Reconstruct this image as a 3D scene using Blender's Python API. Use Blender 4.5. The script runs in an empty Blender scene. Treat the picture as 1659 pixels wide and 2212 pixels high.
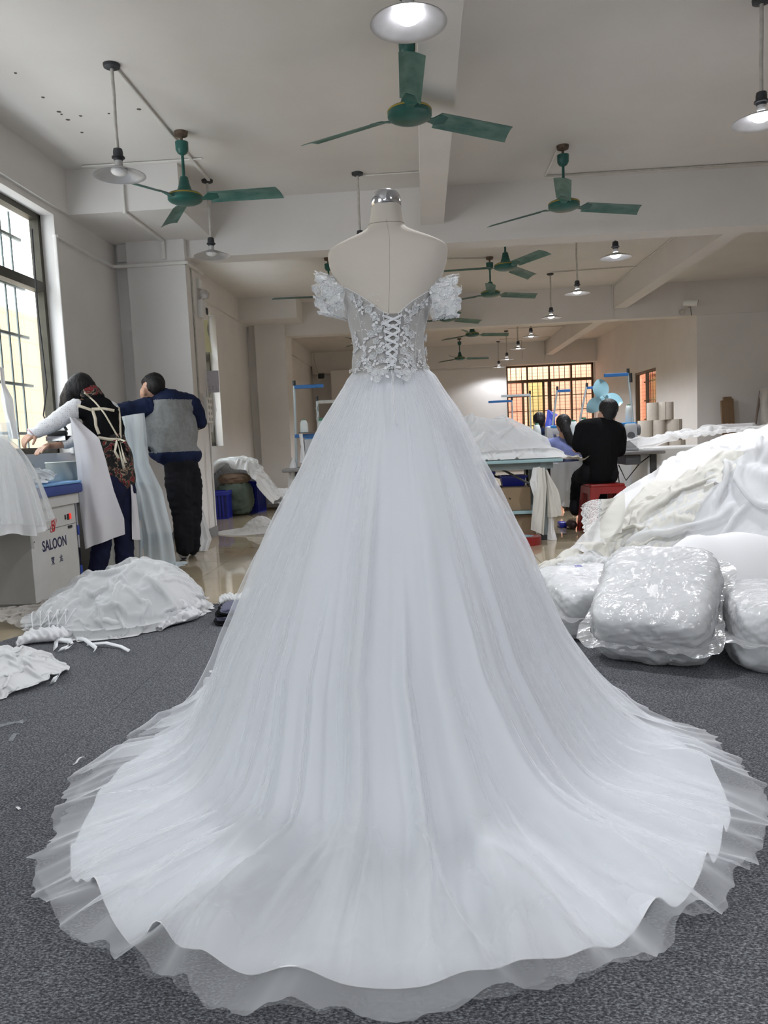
import bpy, bmesh, math, random
import numpy as np
from mathutils import Vector, Matrix, noise as mnoise
R = math.radians
PI = math.pi
S = bpy.context.scene
COL = S.collection
rng = np.random.default_rng(7)
random.seed(7)

# ------------------------------------------------------------------ camera
F_PX = 1662.0
pitch, roll, yaw = -0.09503, -0.043913, -0.056489
_f = Vector((math.sin(yaw) * math.cos(pitch), math.cos(yaw) * math.cos(pitch), math.sin(pitch)))
_r = Vector((math.cos(yaw), -math.sin(yaw), 0))
_u = _r.cross(_f)
_r2 = math.cos(roll) * _r + math.sin(roll) * _u
_u2 = -math.sin(roll) * _r + math.cos(roll) * _u
cam_d = bpy.data.cameras.new('camera')
cam_d.sensor_fit = 'HORIZONTAL'
cam_d.sensor_width = 36.0
cam_d.lens = 36.0 * F_PX / 1659.0
cam_d.clip_start, cam_d.clip_end = 0.05, 200
cam = bpy.data.objects.new('camera', cam_d)
COL.objects.link(cam)
cam.matrix_world = Matrix(((_r2.x, _u2.x, -_f.x, 0), (_r2.y, _u2.y, -_f.y, 0), (_r2.z, _u2.z, -_f.z, 1.0), (0, 0, 0, 1)))
S.camera = cam

# ------------------------------------------------------------------ view, sky, light
S.view_settings.view_transform = 'Standard'
S.view_settings.look = 'None'
S.view_settings.gamma = 1.0
S.view_settings.use_curve_mapping = False
S.view_settings.exposure = 1.26
S.cycles.use_denoising = True
S.cycles.max_bounces = 10
S.cycles.diffuse_bounces = 5
S.cycles.transparent_max_bounces = 24
S.cycles.sample_clamp_indirect = 6.0
S.cycles.caustics_reflective = False
S.cycles.caustics_refractive = False
W = bpy.data.worlds.new('overcast_sky')
S.world = W
W.use_nodes = True
_nt = W.node_tree
_bg = _nt.nodes['Background']
_tc = _nt.nodes.new('ShaderNodeTexCoord')
_sx = _nt.nodes.new('ShaderNodeSeparateXYZ')
_cr = _nt.nodes.new('ShaderNodeValToRGB')
_nt.links.new(_tc.outputs['Generated'], _sx.inputs[0])
_nt.links.new(_sx.outputs['Z'], _cr.inputs[0])
_nt.links.new(_cr.outputs[0], _bg.inputs[0])
_cr.color_ramp.elements[0].position = 0.0
_cr.color_ramp.elements[0].color = (0.84, 0.85, 0.875, 1)
_cr.color_ramp.elements[1].position = 0.6
_cr.color_ramp.elements[1].color = (0.95, 0.97, 1.0, 1)
SKY = 3.7
_bg.inputs[1].default_value = SKY
BULB_W = 82.0

def portal(cx, cy, cz, sx, sy, rot):
    l = bpy.data.lights.new('window_portal', 'AREA')
    l.shape = 'RECTANGLE'
    l.size, l.size_y = sx, sy
    l.cycles.is_portal = True
    o = bpy.data.objects.new('window_portal', l)
    o.location = (cx, cy, cz)
    o.rotation_euler = rot
    COL.objects.link(o)
# light of area lamps points along local -Z: windows of the left wall face +X, of the end wall -Y, of the rear wall +Y
portal(-3.42, 4.95, 2.03, 2.1, 3.5, (0, R(-90), 0))
portal(-3.42, 10.6, 2.03, 2.1, 2.6, (0, R(-90), 0))
portal(-3.42, -.5, 2.03, 2.1, 2.2, (0, R(-90), 0))
portal(3.67, 22.45, 1.93, 2.6, 1.9, (R(-90), 0, 0))
portal(-1.2, -4.86, 2.0, 1.9, 1.2, (R(90), 0, 0))

# ------------------------------------------------------------------ helpers
_M = Matrix(((_r2.x, -_u2.x, _f.x), (_r2.y, -_u2.y, _f.y), (_r2.z, -_u2.z, _f.z)))
def _ray(px, py):
    return _M @ Vector(((px - 829.5) / F_PX, (py - 1106) / F_PX, 1.0))
def at(px, py, Y):                       # point of the place at depth Y
    d = _ray(px, py); t = Y / d.y
    return Vector((d.x * t, Y, 1 + d.z * t))
def gnd(px, py, z=0.0):                  # point of the place at height z
    d = _ray(px, py); t = (z - 1) / d.z
    return Vector((d.x * t, d.y * t, z))

def tag(o, label=None, cat=None, group=None, kind=None):
    if label: o['label'] = label
    if cat: o['category'] = cat
    if group: o['group'] = group
    if kind: o['kind'] = kind
    return o
def empty(name, loc=(0, 0, 0), rz=0.0, label=None, cat=None, group=None):
    o = bpy.data.objects.new(name, None)
    COL.objects.link(o)
    o.location = loc
    o.rotation_euler = (0, 0, rz)
    o.empty_display_size = 0.1
    return tag(o, label, cat, group)
def link(name, me, parent=None, mat=None):
    o = bpy.data.objects.new(name, me)
    COL.objects.link(o)
    if parent: o.parent = parent
    if mat and not me.materials: me.materials.append(mat)
    return o
def kids(o): return [c for c in bpy.data.objects if c.parent == o]
def copy_tree(o, parent=None, km=None):
    if km is None:
        km = {}
        for c in bpy.data.objects:
            if c.parent: km.setdefault(c.parent, []).append(c)
    c = o.copy(); COL.objects.link(c); c.parent = parent
    for ch in km.get(o, []): copy_tree(ch, c, km)
    return c

class MB:
    """collects shapes and links them as one mesh object"""
    def __init__(s): s.v = []; s.f = []; s.mi = []; s.m = 0
    def add(s, v, f):
        n = len(s.v); s.v += [tuple(p) for p in v]
        s.f += [tuple(i + n for i in q) for q in f]; s.mi += [s.m] * len(f); return s
    def box(s, c, d, rot=None, ch=0.0):
        x, y, z = d[0] / 2, d[1] / 2, d[2] / 2
        if ch <= 0:
            v = [(-x, -y, -z), (x, -y, -z), (x, y, -z), (-x, y, -z), (-x, -y, z), (x, -y, z), (x, y, z), (-x, y, z)]
            f = [(0, 3, 2, 1), (4, 5, 6, 7), (0, 1, 5, 4), (1, 2, 6, 5), (2, 3, 7, 6), (3, 0, 4, 7)]
        else:
            bm = bmesh.new(); bmesh.ops.create_cube(bm, size=1)
            for q in bm.verts: q.co = Vector((q.co.x * d[0], q.co.y * d[1], q.co.z * d[2]))
            bmesh.ops.bevel(bm, geom=bm.edges[:], offset=min(ch, x * .98, y * .98, z * .98), segments=2, profile=0.5, affect='EDGES')
            bm.verts.index_update()
            v = [q.co.copy() for q in bm.verts]; f = [tuple(q.index for q in fc.verts) for fc in bm.faces]; bm.free()
        m = rot.to_matrix() if hasattr(rot, 'to_matrix') else (rot or Matrix.Identity(3))
        c = Vector(c)
        return s.add([m @ Vector(p) + c for p in v], f)
    def bb(s, x0, x1, y0, y1, z0, z1, ch=0.0):
        return s.box(((x0 + x1) / 2, (y0 + y1) / 2, (z0 + z1) / 2), (x1 - x0, y1 - y0, z1 - z0), None, ch)
    def lathe(s, prof, n=24, c=(0, 0, 0), rot=None, sx=1.0, sy=1.0, caps=True):
        m = rot.to_matrix() if hasattr(rot, 'to_matrix') else (rot or Matrix.Identity(3)); c = Vector(c)
        v = []; f = []
        for (r, z) in prof:
            for k in range(n):
                a = 2 * PI * k / n
                v.append(m @ Vector((r * math.cos(a) * sx, r * math.sin(a) * sy, z)) + c)
        for i in range(len(prof) - 1):
            for k in range(n):
                a, b = i * n + k, i * n + (k + 1) % n
                f.append((a, b, b + n, a + n))
        if caps:
            if prof[0][0] > 1e-6: f.append(tuple(range(n - 1, -1, -1)))
            if prof[-1][0] > 1e-6: f.append(tuple((len(prof) - 1) * n + k for k in range(n)))
        return s.add(v, f)
    def tube(s, pts, r, n=8, caps=True):
        pts = [Vector(p) for p in pts]; v = []; f = []
        rr = r if hasattr(r, '__len__') else [r] * len(pts)
        ref = None
        for i, p in enumerate(pts):
            t = (pts[min(i + 1, len(pts) - 1)] - pts[max(i - 1, 0)])
            if t.length < 1e-9: t = Vector((0, 0, 1))
            t.normalize()
            if ref is None or abs(ref.dot(t)) > .95:
                ref = Vector((0, 0, 1)) if abs(t.z) < .9 else Vector((1, 0, 0))
            a = t.cross(ref).normalized(); b = t.cross(a).normalized(); ref = -b if False else a.cross(t)
            for k in range(n):
                w = 2 * PI * k / n
                v.append(p + (a * math.cos(w) + b * math.sin(w)) * rr[i])
        for i in range(len(pts) - 1):
            for k in range(n):
                a, b = i * n + k, i * n + (k + 1) % n
                f.append((a, a + n, b + n, b))
        if caps:
            f.append(tuple(range(n))); f.append(tuple((len(pts) - 1) * n + k for k in range(n - 1, -1, -1)))
        return s.add(v, f)
    def ribbon(s, pts, wv, th=0.002):
        """flat strip with thickness: pts centre line, wv half-width vectors"""
        v = []; f = []
        n = len(pts)
        for i, p in enumerate(pts):
            p = Vector(p); w = Vector(wv[i] if isinstance(wv, list) else wv)
            t = Vector(pts[min(i + 1, n - 1)]) - Vector(pts[max(i - 1, 0)])
            nr = t.cross(w)
            nr = nr.normalized() * th / 2 if nr.length > 1e-9 else Vector((0, 0, th / 2))
            v += [p - w - nr, p + w - nr, p + w + nr, p - w + nr]
        for i in range(n - 1):
            for k in range(4):
                a, b = i * 4 + k, i * 4 + (k + 1) % 4
                f.append((a, b, b + 4, a + 4))
        f.append((3, 2, 1, 0)); f.append(tuple((n - 1) * 4 + k for k in range(4)))
        return s.add(v, f)
    def prism(s, poly, z0, z1, m=None):
        n = len(poly); mm = m or Matrix.Identity(4)
        v = [mm @ Vector((x, y, z0)) for x, y in poly] + [mm @ Vector((x, y, z1)) for x, y in poly]
        f = [tuple(range(n - 1, -1, -1)), tuple(range(n, 2 * n))] + [(i, (i + 1) % n, (i + 1) % n + n, i + n) for i in range(n)]
        return s.add(v, f)
    def grid(s, P, close_u=False):
        """P[i][j] array (ni, nj, 3)"""
        P = np.asarray(P); ni, nj = P.shape[:2]
        n = len(s.v); s.v += [tuple(p) for p in P.reshape(-1, 3)]
        for i in range(ni if close_u else ni - 1):
            i2 = (i + 1) % ni
            for j in range(nj - 1):
                s.f.append((n + i * nj + j, n + i2 * nj + j, n + i2 * nj + j + 1, n + i * nj + j + 1)); s.mi.append(s.m)
        return s
    def mesh(s, name, mats=None, smooth=None):
        me = bpy.data.meshes.new(name)
        me.from_pydata(s.v, [], s.f)
        for m in (mats if isinstance(mats, (list, tuple)) else [mats]):
            if m: me.materials.append(m)
        if max(s.mi, default=0) > 0: me.polygons.foreach_set('material_index', s.mi)
        bm = bmesh.new(); bm.from_mesh(me); bmesh.ops.recalc_face_normals(bm, faces=bm.faces); bm.to_mesh(me); bm.free()
        if smooth is not None:
            me.polygons.foreach_set('use_smooth', [True] * len(me.polygons))
            if smooth < 180: me.set_sharp_from_angle(angle=R(smooth))
        me.update()
        return me
    def build(s, name, mats=None, parent=None, smooth=None, label=None, cat=None, group=None, kind=None, loc=None, rz=None):
        o = link(name, s.mesh(name, mats, smooth), parent)
        if loc is not None: o.location = loc
        if rz is not None: o.rotation_euler = (0, 0, rz)
        return tag(o, label, cat, group, kind)

def npmesh(name, V, Fq, mats=None, smooth=True, mi=None):
    """fast quad mesh from numpy arrays"""
    me = bpy.data.meshes.new(name)
    nv, nf = len(V), len(Fq)
    me.vertices.add(nv); me.vertices.foreach_set('co', np.asarray(V, np.float32).ravel())
    me.loops.add(nf * 4); me.loops.foreach_set('vertex_index', np.asarray(Fq, np.int32).ravel())
    me.polygons.add(nf); me.polygons.foreach_set('loop_start', np.arange(0, nf * 4, 4, dtype=np.int32))
    for m in (mats if isinstance(mats, (list, tuple)) else [mats]):
        if m: me.materials.append(m)
    if mi is not None: me.polygons.foreach_set('material_index', np.asarray(mi, np.int32))
    if smooth: me.polygons.foreach_set('use_smooth', np.ones(nf, bool))
    me.update(calc_edges=True); me.validate()
    return me
def quads(ni, nj, cu=False):
    i = np.arange(ni if cu else ni - 1)[:, None]; j = np.arange(nj - 1)[None, :]
    i2 = (i + 1) % ni
    return np.stack([i * nj + j, i2 * nj + j, i2 * nj + j + 1, i * nj + j + 1], -1).reshape(-1, 4)
def sheet(name, P, mat, parent=None, cu=False, **kw):
    P = np.asarray(P); ni, nj = P.shape[:2]
    return tag(link(name, npmesh(name, P.reshape(-1, 3), quads(ni, nj, cu), mat), parent), **kw)

# value noise on numpy arrays
_perm = rng.permutation(4096)
_vals = rng.uniform(-1, 1, 4096)
def vnoise(x, y, z=0.0, seed=0):
    x, y, z = np.broadcast_arrays(np.asarray(x, float), np.asarray(y, float), np.asarray(z, float))
    xi, yi, zi = np.floor(x).astype(int), np.floor(y).astype(int), np.floor(z).astype(int)
    u, v, w = x - xi, y - yi, z - zi
    u, v, w = [t * t * t * (t * (t * 6 - 15) + 10) for t in (u, v, w)]
    def h(a, b, c): return _vals[_perm[(_perm[(_perm[(a + seed * 131) & 4095] + b) & 4095] + c) & 4095]]
    r = 0
    for dx in (0, 1):
        for dy in (0, 1):
            for dz in (0, 1):
                r = r + h(xi + dx, yi + dy, zi + dz) * (u if dx else 1 - u) * (v if dy else 1 - v) * (w if dz else 1 - w)
    return r
def fbm(x, y, z=0.0, o=4, seed=0):
    r = 0; a = 1.0; k = 1.0
    for i in range(o):
        r = r + a * vnoise(x * k, y * k, z * k if np.ndim(z) or z else 0.0, seed + i); a *= .5; k *= 2.03
    return r
def ridged(x, y, o=3, seed=0):
    r = 0; a = 1.0; k = 1.0
    for i in range(o):
        r = r + a * (1 - np.abs(vnoise(x * k, y * k, 0.0, seed + i)) * 2); a *= .5; k *= 2.1
    return r

# ------------------------------------------------------------------ materials
def mat(name, col, rough=0.6, metal=0.0, var=0.0, vscale=8.0, col2=None, bump=0.0, bscale=60.0, spec=0.5, emit=None, estr=0.0,
        alpha=1.0, trans=0.0, subsurf=0.0, coat=0.0, stretch=None, sheen=0.0, detail=3.0):
    m = bpy.data.materials.new(name); m.use_nodes = True
    nt = m.node_tree; b = nt.nodes['Principled BSDF']
    b.inputs['Base Color'].default_value = (*col, 1)
    b.inputs['Roughness'].default_value = rough
    b.inputs['Metallic'].default_value = metal
    b.inputs['Specular IOR Level'].default_value = spec
    b.inputs['Coat Weight'].default_value = coat
    b.inputs['Transmission Weight'].default_value = trans
    b.inputs['Sheen Weight'].default_value = sheen
    b.inputs['Alpha'].default_value = alpha
    if subsurf: b.inputs['Subsurface Weight'].default_value = subsurf
    if emit: b.inputs['Emission Color'].default_value = (*emit, 1); b.inputs['Emission Strength'].default_value = estr
    if var or col2 or bump:
        tc = nt.nodes.new('ShaderNodeTexCoord'); mp = nt.nodes.new('ShaderNodeMapping')
        nt.links.new(tc.outputs['Object'], mp.inputs[0])
        if stretch: mp.inputs['Scale'].default_value = stretch
    if var or col2:
        n = nt.nodes.new('ShaderNodeTexNoise'); n.inputs['Scale'].default_value = vscale; n.inputs['Detail'].default_value = detail
        nt.links.new(mp.outputs[0], n.inputs['Vector'])
        r = nt.nodes.new('ShaderNodeValToRGB'); nt.links.new(n.outputs['Fac'], r.inputs[0])
        c2 = col2 or tuple(min(1, c * (1 + var)) for c in col); c1 = col if col2 else tuple(c * (1 - var) for c in col)
        r.color_ramp.elements[0].position = .32; r.color_ramp.elements[1].position = .68
        r.color_ramp.elements[0].color = (*c1, 1); r.color_ramp.elements[1].color = (*c2, 1)
        nt.links.new(r.outputs[0], b.inputs['Base Color'])
    if bump:
        n2 = nt.nodes.new('ShaderNodeTexNoise'); n2.inputs['Scale'].default_value = bscale; n2.inputs['Detail'].default_value = 4
        nt.links.new(mp.outputs[0], n2.inputs['Vector'])
        bp = nt.nodes.new('ShaderNodeBump'); bp.inputs['Strength'].default_value = bump; bp.inputs['Distance'].default_value = .01
        nt.links.new(n2.outputs['Fac'], bp.inputs['Height']); nt.links.new(bp.outputs[0], b.inputs['Normal'])
    return m

def fabric(name, col, opacity=1.0, rough=0.8, transl=0.25, thread=0.0, edge=0.0, tscale=900.0, bump=0.0, bscale=30):
    """cloth: diffuse + translucent, sheer ones let part of the light straight through, more threads seen at a slant"""
    m = bpy.data.materials.new(name); m.use_nodes = True
    nt = m.node_tree; nt.nodes.clear()
    out = nt.nodes.new('ShaderNodeOutputMaterial')
    d = nt.nodes.new('ShaderNodeBsdfDiffuse'); d.inputs[0].default_value = (*col, 1)
    t = nt.nodes.new('ShaderNodeBsdfTranslucent'); t.inputs[0].default_value = (*col, 1)
    mx = nt.nodes.new('ShaderNodeMixShader'); mx.inputs[0].default_value = transl
    nt.links.new(d.outputs[0], mx.inputs[1]); nt.links.new(t.outputs[0], mx.inputs[2])
    last = mx
    if bump:
        tc = nt.nodes.new('ShaderNodeTexCoord')
        n2 = nt.nodes.new('ShaderNodeTexNoise'); n2.inputs['Scale'].default_value = bscale; n2.inputs['Detail'].default_value = 4
        nt.links.new(tc.outputs['Object'], n2.inputs['Vector'])
        bp = nt.nodes.new('ShaderNodeBump'); bp.inputs['Strength'].default_value = bump; bp.inputs['Distance'].default_value = .01
        nt.links.new(n2.outputs['Fac'], bp.inputs['Height']); nt.links.new(bp.outputs[0], d.inputs['Normal'])
    if opacity < 1:
        tr = nt.nodes.new('ShaderNodeBsdfTransparent')
        m2 = nt.nodes.new('ShaderNodeMixShader')
        nt.links.new(tr.outputs[0], m2.inputs[1]); nt.links.new(last.outputs[0], m2.inputs[2])
        if edge:
            lw = nt.nodes.new('ShaderNodeLayerWeight'); lw.inputs[0].default_value = .5
            ma = nt.nodes.new('ShaderNodeMath'); ma.operation = 'MULTIPLY_ADD'
            pw = nt.nodes.new('ShaderNodeMath'); pw.operation = 'POWER'; pw.inputs[1].default_value = 2.0
            nt.links.new(lw.outputs['Facing'], pw.inputs[0]); nt.links.new(pw.outputs[0], ma.inputs[0])
            ma.inputs[1].default_value = edge; ma.inputs[2].default_value = opacity; ma.use_clamp = True
            nt.links.new(ma.outputs[0], m2.inputs[0])
        else: m2.inputs[0].default_value = opacity
        last = m2
    nt.links.new(last.outputs[0], out.inputs[0])
    return m

def plaster(name, col):
    return mat(name, col, rough=.9, var=.03, vscale=1.6, bump=.03, bscale=180, spec=.2)
M = {}
M['wall'] = plaster('painted_plaster', (.78, .76, .745))
M['ceil'] = plaster('ceiling_paint', (.72, .695, .67))
M['beam'] = plaster('beam_paint', (.74, .715, .695))
M['pvc'] = mat('white_plastic_trunking', (.76, .745, .72), rough=.5, var=.05, vscale=6)
M['grout'] = mat('tile_joint', (.16, .13, .09), rough=.9)
M['tile'] = mat('beige_polished_tile', (.40, .33, .225), rough=.045, var=.07, vscale=3.0, spec=.62)
M['dark'] = mat('black_plastic', (.015, .016, .018), rough=.45)
M['bakelite'] = mat('dark_bakelite', (.03, .033, .04), rough=.5, var=.2)
M['alu'] = mat('bronze_window_metal', (.055, .05, .035), rough=.45, metal=.4, var=.2)
M['steel_bar'] = mat('window_guard_steel', (.12, .15, .15), rough=.5, metal=.3)
M['white'] = mat('white_enamel', (.80, .80, .79), rough=.35)
M['chrome'] = mat('chrome', (.72, .73, .76), rough=.12, metal=1.0)

def struct(name, mb, m, parent=None, **kw):
    return mb.build(name, m, parent, kind='structure' if parent is None else None, **kw)

# ------------------------------------------------------------------ room shell
ZC = 3.5
XL = -3.10                                # inner face of the left wall beam
fl = struct('floor', MB().bb(-3.7, 7.0, -4.8, 22.6, -.12, -.004), M['grout'])
TS, TX0, TY0 = .868, -1.749, 5.692
tile_me = MB().box((0, 0, -.003), (TS - .004, TS - .004, .006)).mesh('tile', M['tile'])
for i in range(-2, 8):
    for j in range(-2, 20):
        x, y = TX0 + (i + .5) * TS, TY0 + (j + .5) * TS
        if x - TS / 2 > 6.6 or y - TS / 2 > 22.2 or (y > 14.6 and x - TS / 2 > 4.86): continue
        t = link('tile', tile_me, fl); t.location = (x, y, 0)
ceil_ = struct('ceiling', MB().bb(-3.7, 7.0, -4.8, 22.6, ZC, ZC + .15), M['ceil'])
M['chip'] = mat('dark_ceiling_chip', (.10, .09, .08), rough=.9)
for i, (px, py) in enumerate(((86, 196), (141, 248), (173, 279), (178, 284), (219, 290), (191, 296), (280, 289), (219, 323), (345, 285), (132, 366))):
    d_ = (ZC - 1) / ((py - 985) / -1662.0); x_, y_ = (px - 917) / 1662.0 * d_ * .985, d_ * .985
    t = link('paint_chip', MB().lathe([(.010 + .004 * (i % 3), 0), (.008, -.004), (0, -.005)], 7).mesh('paint_chip', M['chip']), ceil_); t.location = (x_, y_, ZC)

def wall_x(mb, x0, x1, y0, y1, z0, z1, holes):
    """wall whose faces look along X; holes (y0, y1, z0, z1) sorted by y"""
    y = y0
    for (a, b, c, d) in holes:
        mb.bb(x0, x1, y, a, z0, z1); mb.bb(x0, x1, a, b, z0, c); mb.bb(x0, x1, a, b, d, z1); y = b
    mb.bb(x0, x1, y, y1, z0, z1); return mb
HL = [(-1.6, .6, 1.0, 3.06), (3.2, 6.74, 1.0, 3.06), (9.3, 11.92, 1.0, 3.0)]
struct('wall_left', wall_x(MB(), -3.34, -3.14, -4.8, 22.6, 0, 3.2, HL), M['wall'])
struct('beam_wall_left', MB().bb(-3.55, XL, -4.8, 22.4, 3.115, ZC), M['beam'])
def wall_y(mb, y0, y1, x0, x1, z0, z1, holes):
    x = x0
    for (a, b, c, d) in holes:
        mb.bb(x, a, y0, y1, z0, z1); mb.bb(a, b, y0, y1, z0, c); mb.bb(a, b, y0, y1, d, z1); x = b
    mb.bb(x, x1, y0, y1, z0, z1); return mb
HE = [(2.38, 4.95 - .12, 1.0, 2.885)]
struct('wall_end', wall_y(MB(), 22.2, 22.5, -3.5, 4.95, 0, ZC, HE), M['wall'])
struct('wall_rear', wall_y(MB(), -4.8, -4.5, -3.5, 7.0, 0, ZC, [(-2.15, -.25, 1.4, 2.6)]), M['wall'])
struct('wall_right', wall_x(MB(), 4.86, 4.98, 14.19, 22.2, 0, 3.5, [(16.5, 18.13, 1.0, 2.23)]), M['wall'])
struct('wall_divider', MB().bb(4.86, 6.9, 14.07, 14.19, 0, 2.93), M['wall'])
struct('wall_right_side', MB().bb(6.75, 7.0, -4.8, 14.2, 0, ZC), M['wall'])
struct('beam_cross', MB().bb(XL, 6.75, 8.03, 8.33, 2.94, ZC), M['beam'])
struct('beam_cross', MB().bb(XL, 6.75, 14.03, 14.33, 2.915, ZC), M['beam'])
struct('beam_cross', MB().bb(XL, 4.86, 21.95, 22.2, 2.89, ZC), M['beam'])
struct('beam_long', MB().bb(.046, .276, -4.5, 8.03, 3.13, ZC), M['beam'])
struct('beam_long', MB().bb(3.41, 3.63, 8.33, 14.03, 3.10, ZC), M['beam'])
struct('beam_long', MB().bb(3.45, 3.66, 14.33, 21.95, 3.12, ZC), M['beam'])
struct('beam_haunch', MB().bb(XL, -2.085, 6.95, 8.03, 3.112, ZC), M['beam'])
struct('beam_haunch', MB().bb(XL, -2.10, 13.33, 14.03, 3.125, ZC), M['beam'])
struct('pillar', MB().bb(-2.975, -2.372, 7.95, 8.50, 0, 3.2), M['wall'])
struct('pillar', MB().bb(-2.98, -2.432, 13.95, 14.6, 0, 3.2), M['wall'])
struct('pillar', MB().bb(-2.55, -1.95, 21.7, 22.2, 0, 2.95), M['wall'])
struct('wall_recess', MB().bb(-3.2, -2.97, 8.09, 8.5, 0, 3.2), M['wall'])
struct('wall_recess', MB().bb(-3.2, -3.0, 14.08, 14.6, 0, 3.2), M['wall'])
M['skirt_tile'] = mat('grey_skirting_tile', (.20, .20, .20), rough=.25)
struct('baseboard_pillar', MB().bb(-2.372, -2.36, 7.95, 8.5, 0, .11).bb(-2.99, -2.36, 7.938, 7.95, 0, .11), M['skirt_tile'])
struct('baseboard_left', MB().bb(-3.14, -3.128, 4.5, 22.2, 0, .11), M['skirt_tile'])
struct('baseboard_end', MB().bb(-3.1, 4.86, 22.188, 22.2, 0, .11), M['skirt_tile'])
struct('baseboard_right', MB().bb(4.848, 4.86, 14.07, 22.2, 0, .11).bb(4.86, 6.75, 14.058, 14.07, 0, .11), M['skirt_tile'])

# ------------------------------------------------------------------ windows
M['glass'] = mat('window_glass', (.90, .98, .95), rough=.02, trans=1.0, spec=.5)
def glass_mat():
    m = bpy.data.materials.new('thin_window_glass'); m.use_nodes = True
    nt = m.node_tree; nt.nodes.clear()
    o = nt.nodes.new('ShaderNodeOutputMaterial'); t = nt.nodes.new('ShaderNodeBsdfTransparent'); t.inputs[0].default_value = (.905, .93, .935, 1)
    g = nt.nodes.new('ShaderNodeBsdfGlossy'); g.inputs['Roughness'].default_value = .03
    lw = nt.nodes.new('ShaderNodeLayerWeight'); pw = nt.nodes.new('ShaderNodeMath'); pw.operation = 'POWER'; pw.inputs[1].default_value = 5.0; nt.links.new(lw.outputs['Facing'], pw.inputs[0]); f = nt.nodes.new('ShaderNodeMath'); f.operation = 'MULTIPLY_ADD'; f.inputs[1].default_value = .5; f.inputs[2].default_value = .03; nt.links.new(pw.outputs[0], f.inputs[0])
    x = nt.nodes.new('ShaderNodeMixShader')
    nt.links.new(f.outputs[0], x.inputs[0]); nt.links.new(t.outputs[0], x.inputs[1]); nt.links.new(g.outputs[0], x.inputs[2]); nt.links.new(x.outputs[0], o.inputs[0])
    return m
M['pane'] = glass_mat()
def window(n, w, h, loc, rz, cols, transom, bars=True, guards=True, barstep=.11, mats=None):
    """local frame: x along the width, y outwards, z up from the sill"""
    o = empty('window_%d' % n, loc, rz); tag(o, kind='structure')
    fr = MB(); t = .05
    fr.bb(0, t, -.04, .04, 0, h).bb(w - t, w, -.04, .04, 0, h).bb(0, w, -.04, .04, 0, t).bb(0, w, -.04, .04, h - t, h)
    if transom: fr.bb(t, w - t, -.045, .045, transom - .04, transom + .04)
    for c in cols: fr.bb(c - .022, c + .022, -.035, .035, t, h - t)
    fr.build('window_frame', mats[0] if mats else M['alu'], o)
    xs = [0] + list(cols) + [w]; zs = [0, transom, h] if transom else [0, h]
    for i in range(len(xs) - 1):
        for k in range(len(zs) - 1):
            MB().bb(xs[i] + .02, xs[i + 1] - .02, -.003, .003, zs[k] + .03, zs[k + 1] - .03).build('pane', M['pane'], o)
    if guards:
        k = 0; nb = int(w / barstep)
        bar = MB().tube([(0, 0, 0), (0, 0, h)], .010, 6).mesh('guard_bar', mats[1] if mats else M['steel_bar'], 40)
        for i in range(1, nb):
            b = link('guard_bar', bar, o); b.location = (i * w / nb, .16, 0)
        rails = MB()
        z = .18
        while z < h:
            rails.bb(0, w, .145, .175, z - .012, z + .012); z += .42
        rails.build('guard_rail', mats[1] if mats else M['steel_bar'], o)
    return o
# left wall windows: local x runs towards -Y (rz = -90), outwards is -X
def lwin(n, y1, w, h, **k): return window(n, w, h, (-3.30, y1, 1.0), R(90), **k)
# rz=90: local x -> +Y, local y -> -X
window(1, 3.54, 2.06, (-3.30, 3.2, 1.0), R(90), [1.18, 2.36], 1.44, barstep=.15)
w2 = window(2, 2.62, 2.0, (-3.30, 9.3, 1.0), R(90), [.87, 1.74], 1.36, barstep=.13)
sheet_ = MB(); _P = np.zeros((60, 20, 3))
for i in range(60):
    for j in range(20): _P[i, j] = (.08 + 2.46 * i / 59, -.065 - .018 * math.sin(i * .9) * (1 - .3 * j / 19) - .02 * math.sin(i * .23 + j * .3), 1.42 + .54 * j / 19)
sheet_.grid(_P); sheet_.build('blind', mat('pale_yellow_blind', (.72, .74, .50), rough=.8, trans=.0), w2, 180, label='pale yellow-green cloth blind')
window(3, 2.2, 2.06, (-3.30, -1.6, 1.0), R(90), [1.1], 1.44, barstep=.15)
M['amber'] = mat('brown_window_metal', (.10, .06, .025), rough=.5)
M['amber_bar'] = mat('brown_guard_bar', (.16, .10, .05), rough=.5)
w4 = window(4, 2.45, 1.885, (2.38, 22.34, 1.0), 0, [.60, 1.22, 1.84], 1.44, barstep=.145, mats=(M['amber'], M['amber_bar']))
def tint(name, c):
    m = glass_mat(); m.name = name
    for n_ in m.node_tree.nodes:
        if n_.type == 'BSDF_TRANSPARENT': n_.inputs[0].default_value = (*c, 1)
    return m
MB().bb(.05, .44, .012, .018, .05, 1.40).build('red_pane', tint('red_tinted_glass', (1.0, .86, .85)), w4, label='reddish tinted pane')
MB().bb(.62, 1.02, .012, .018, .05, 1.40).build('green_pane', tint('green_tinted_glass', (.88, 1.0, .78)), w4, label='yellow-green tinted pane')
MB().bb(.44, .50, -.035, .035, .05, 1.42).build('mullion', M['amber'], w4)
MB().bb(1.02, 1.08, -.035, .035, .05, 1.42).build('mullion', M['amber'], w4)
MB().bb(1.17, 1.27, -.04, .04, .05, 1.42).build('mullion', M['amber'], w4)
window(5, 1.63, 1.23, (4.92, 18.13, 1.0), R(-90), [.8], None, barstep=.16, mats=(M['amber'], M['amber_bar']))
window(6, 1.9, 1.2, (-.25, -4.65, 1.4), R(180), [.95], None, guards=False)  # unseen rear window, added and sized for light on the gown's back

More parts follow.
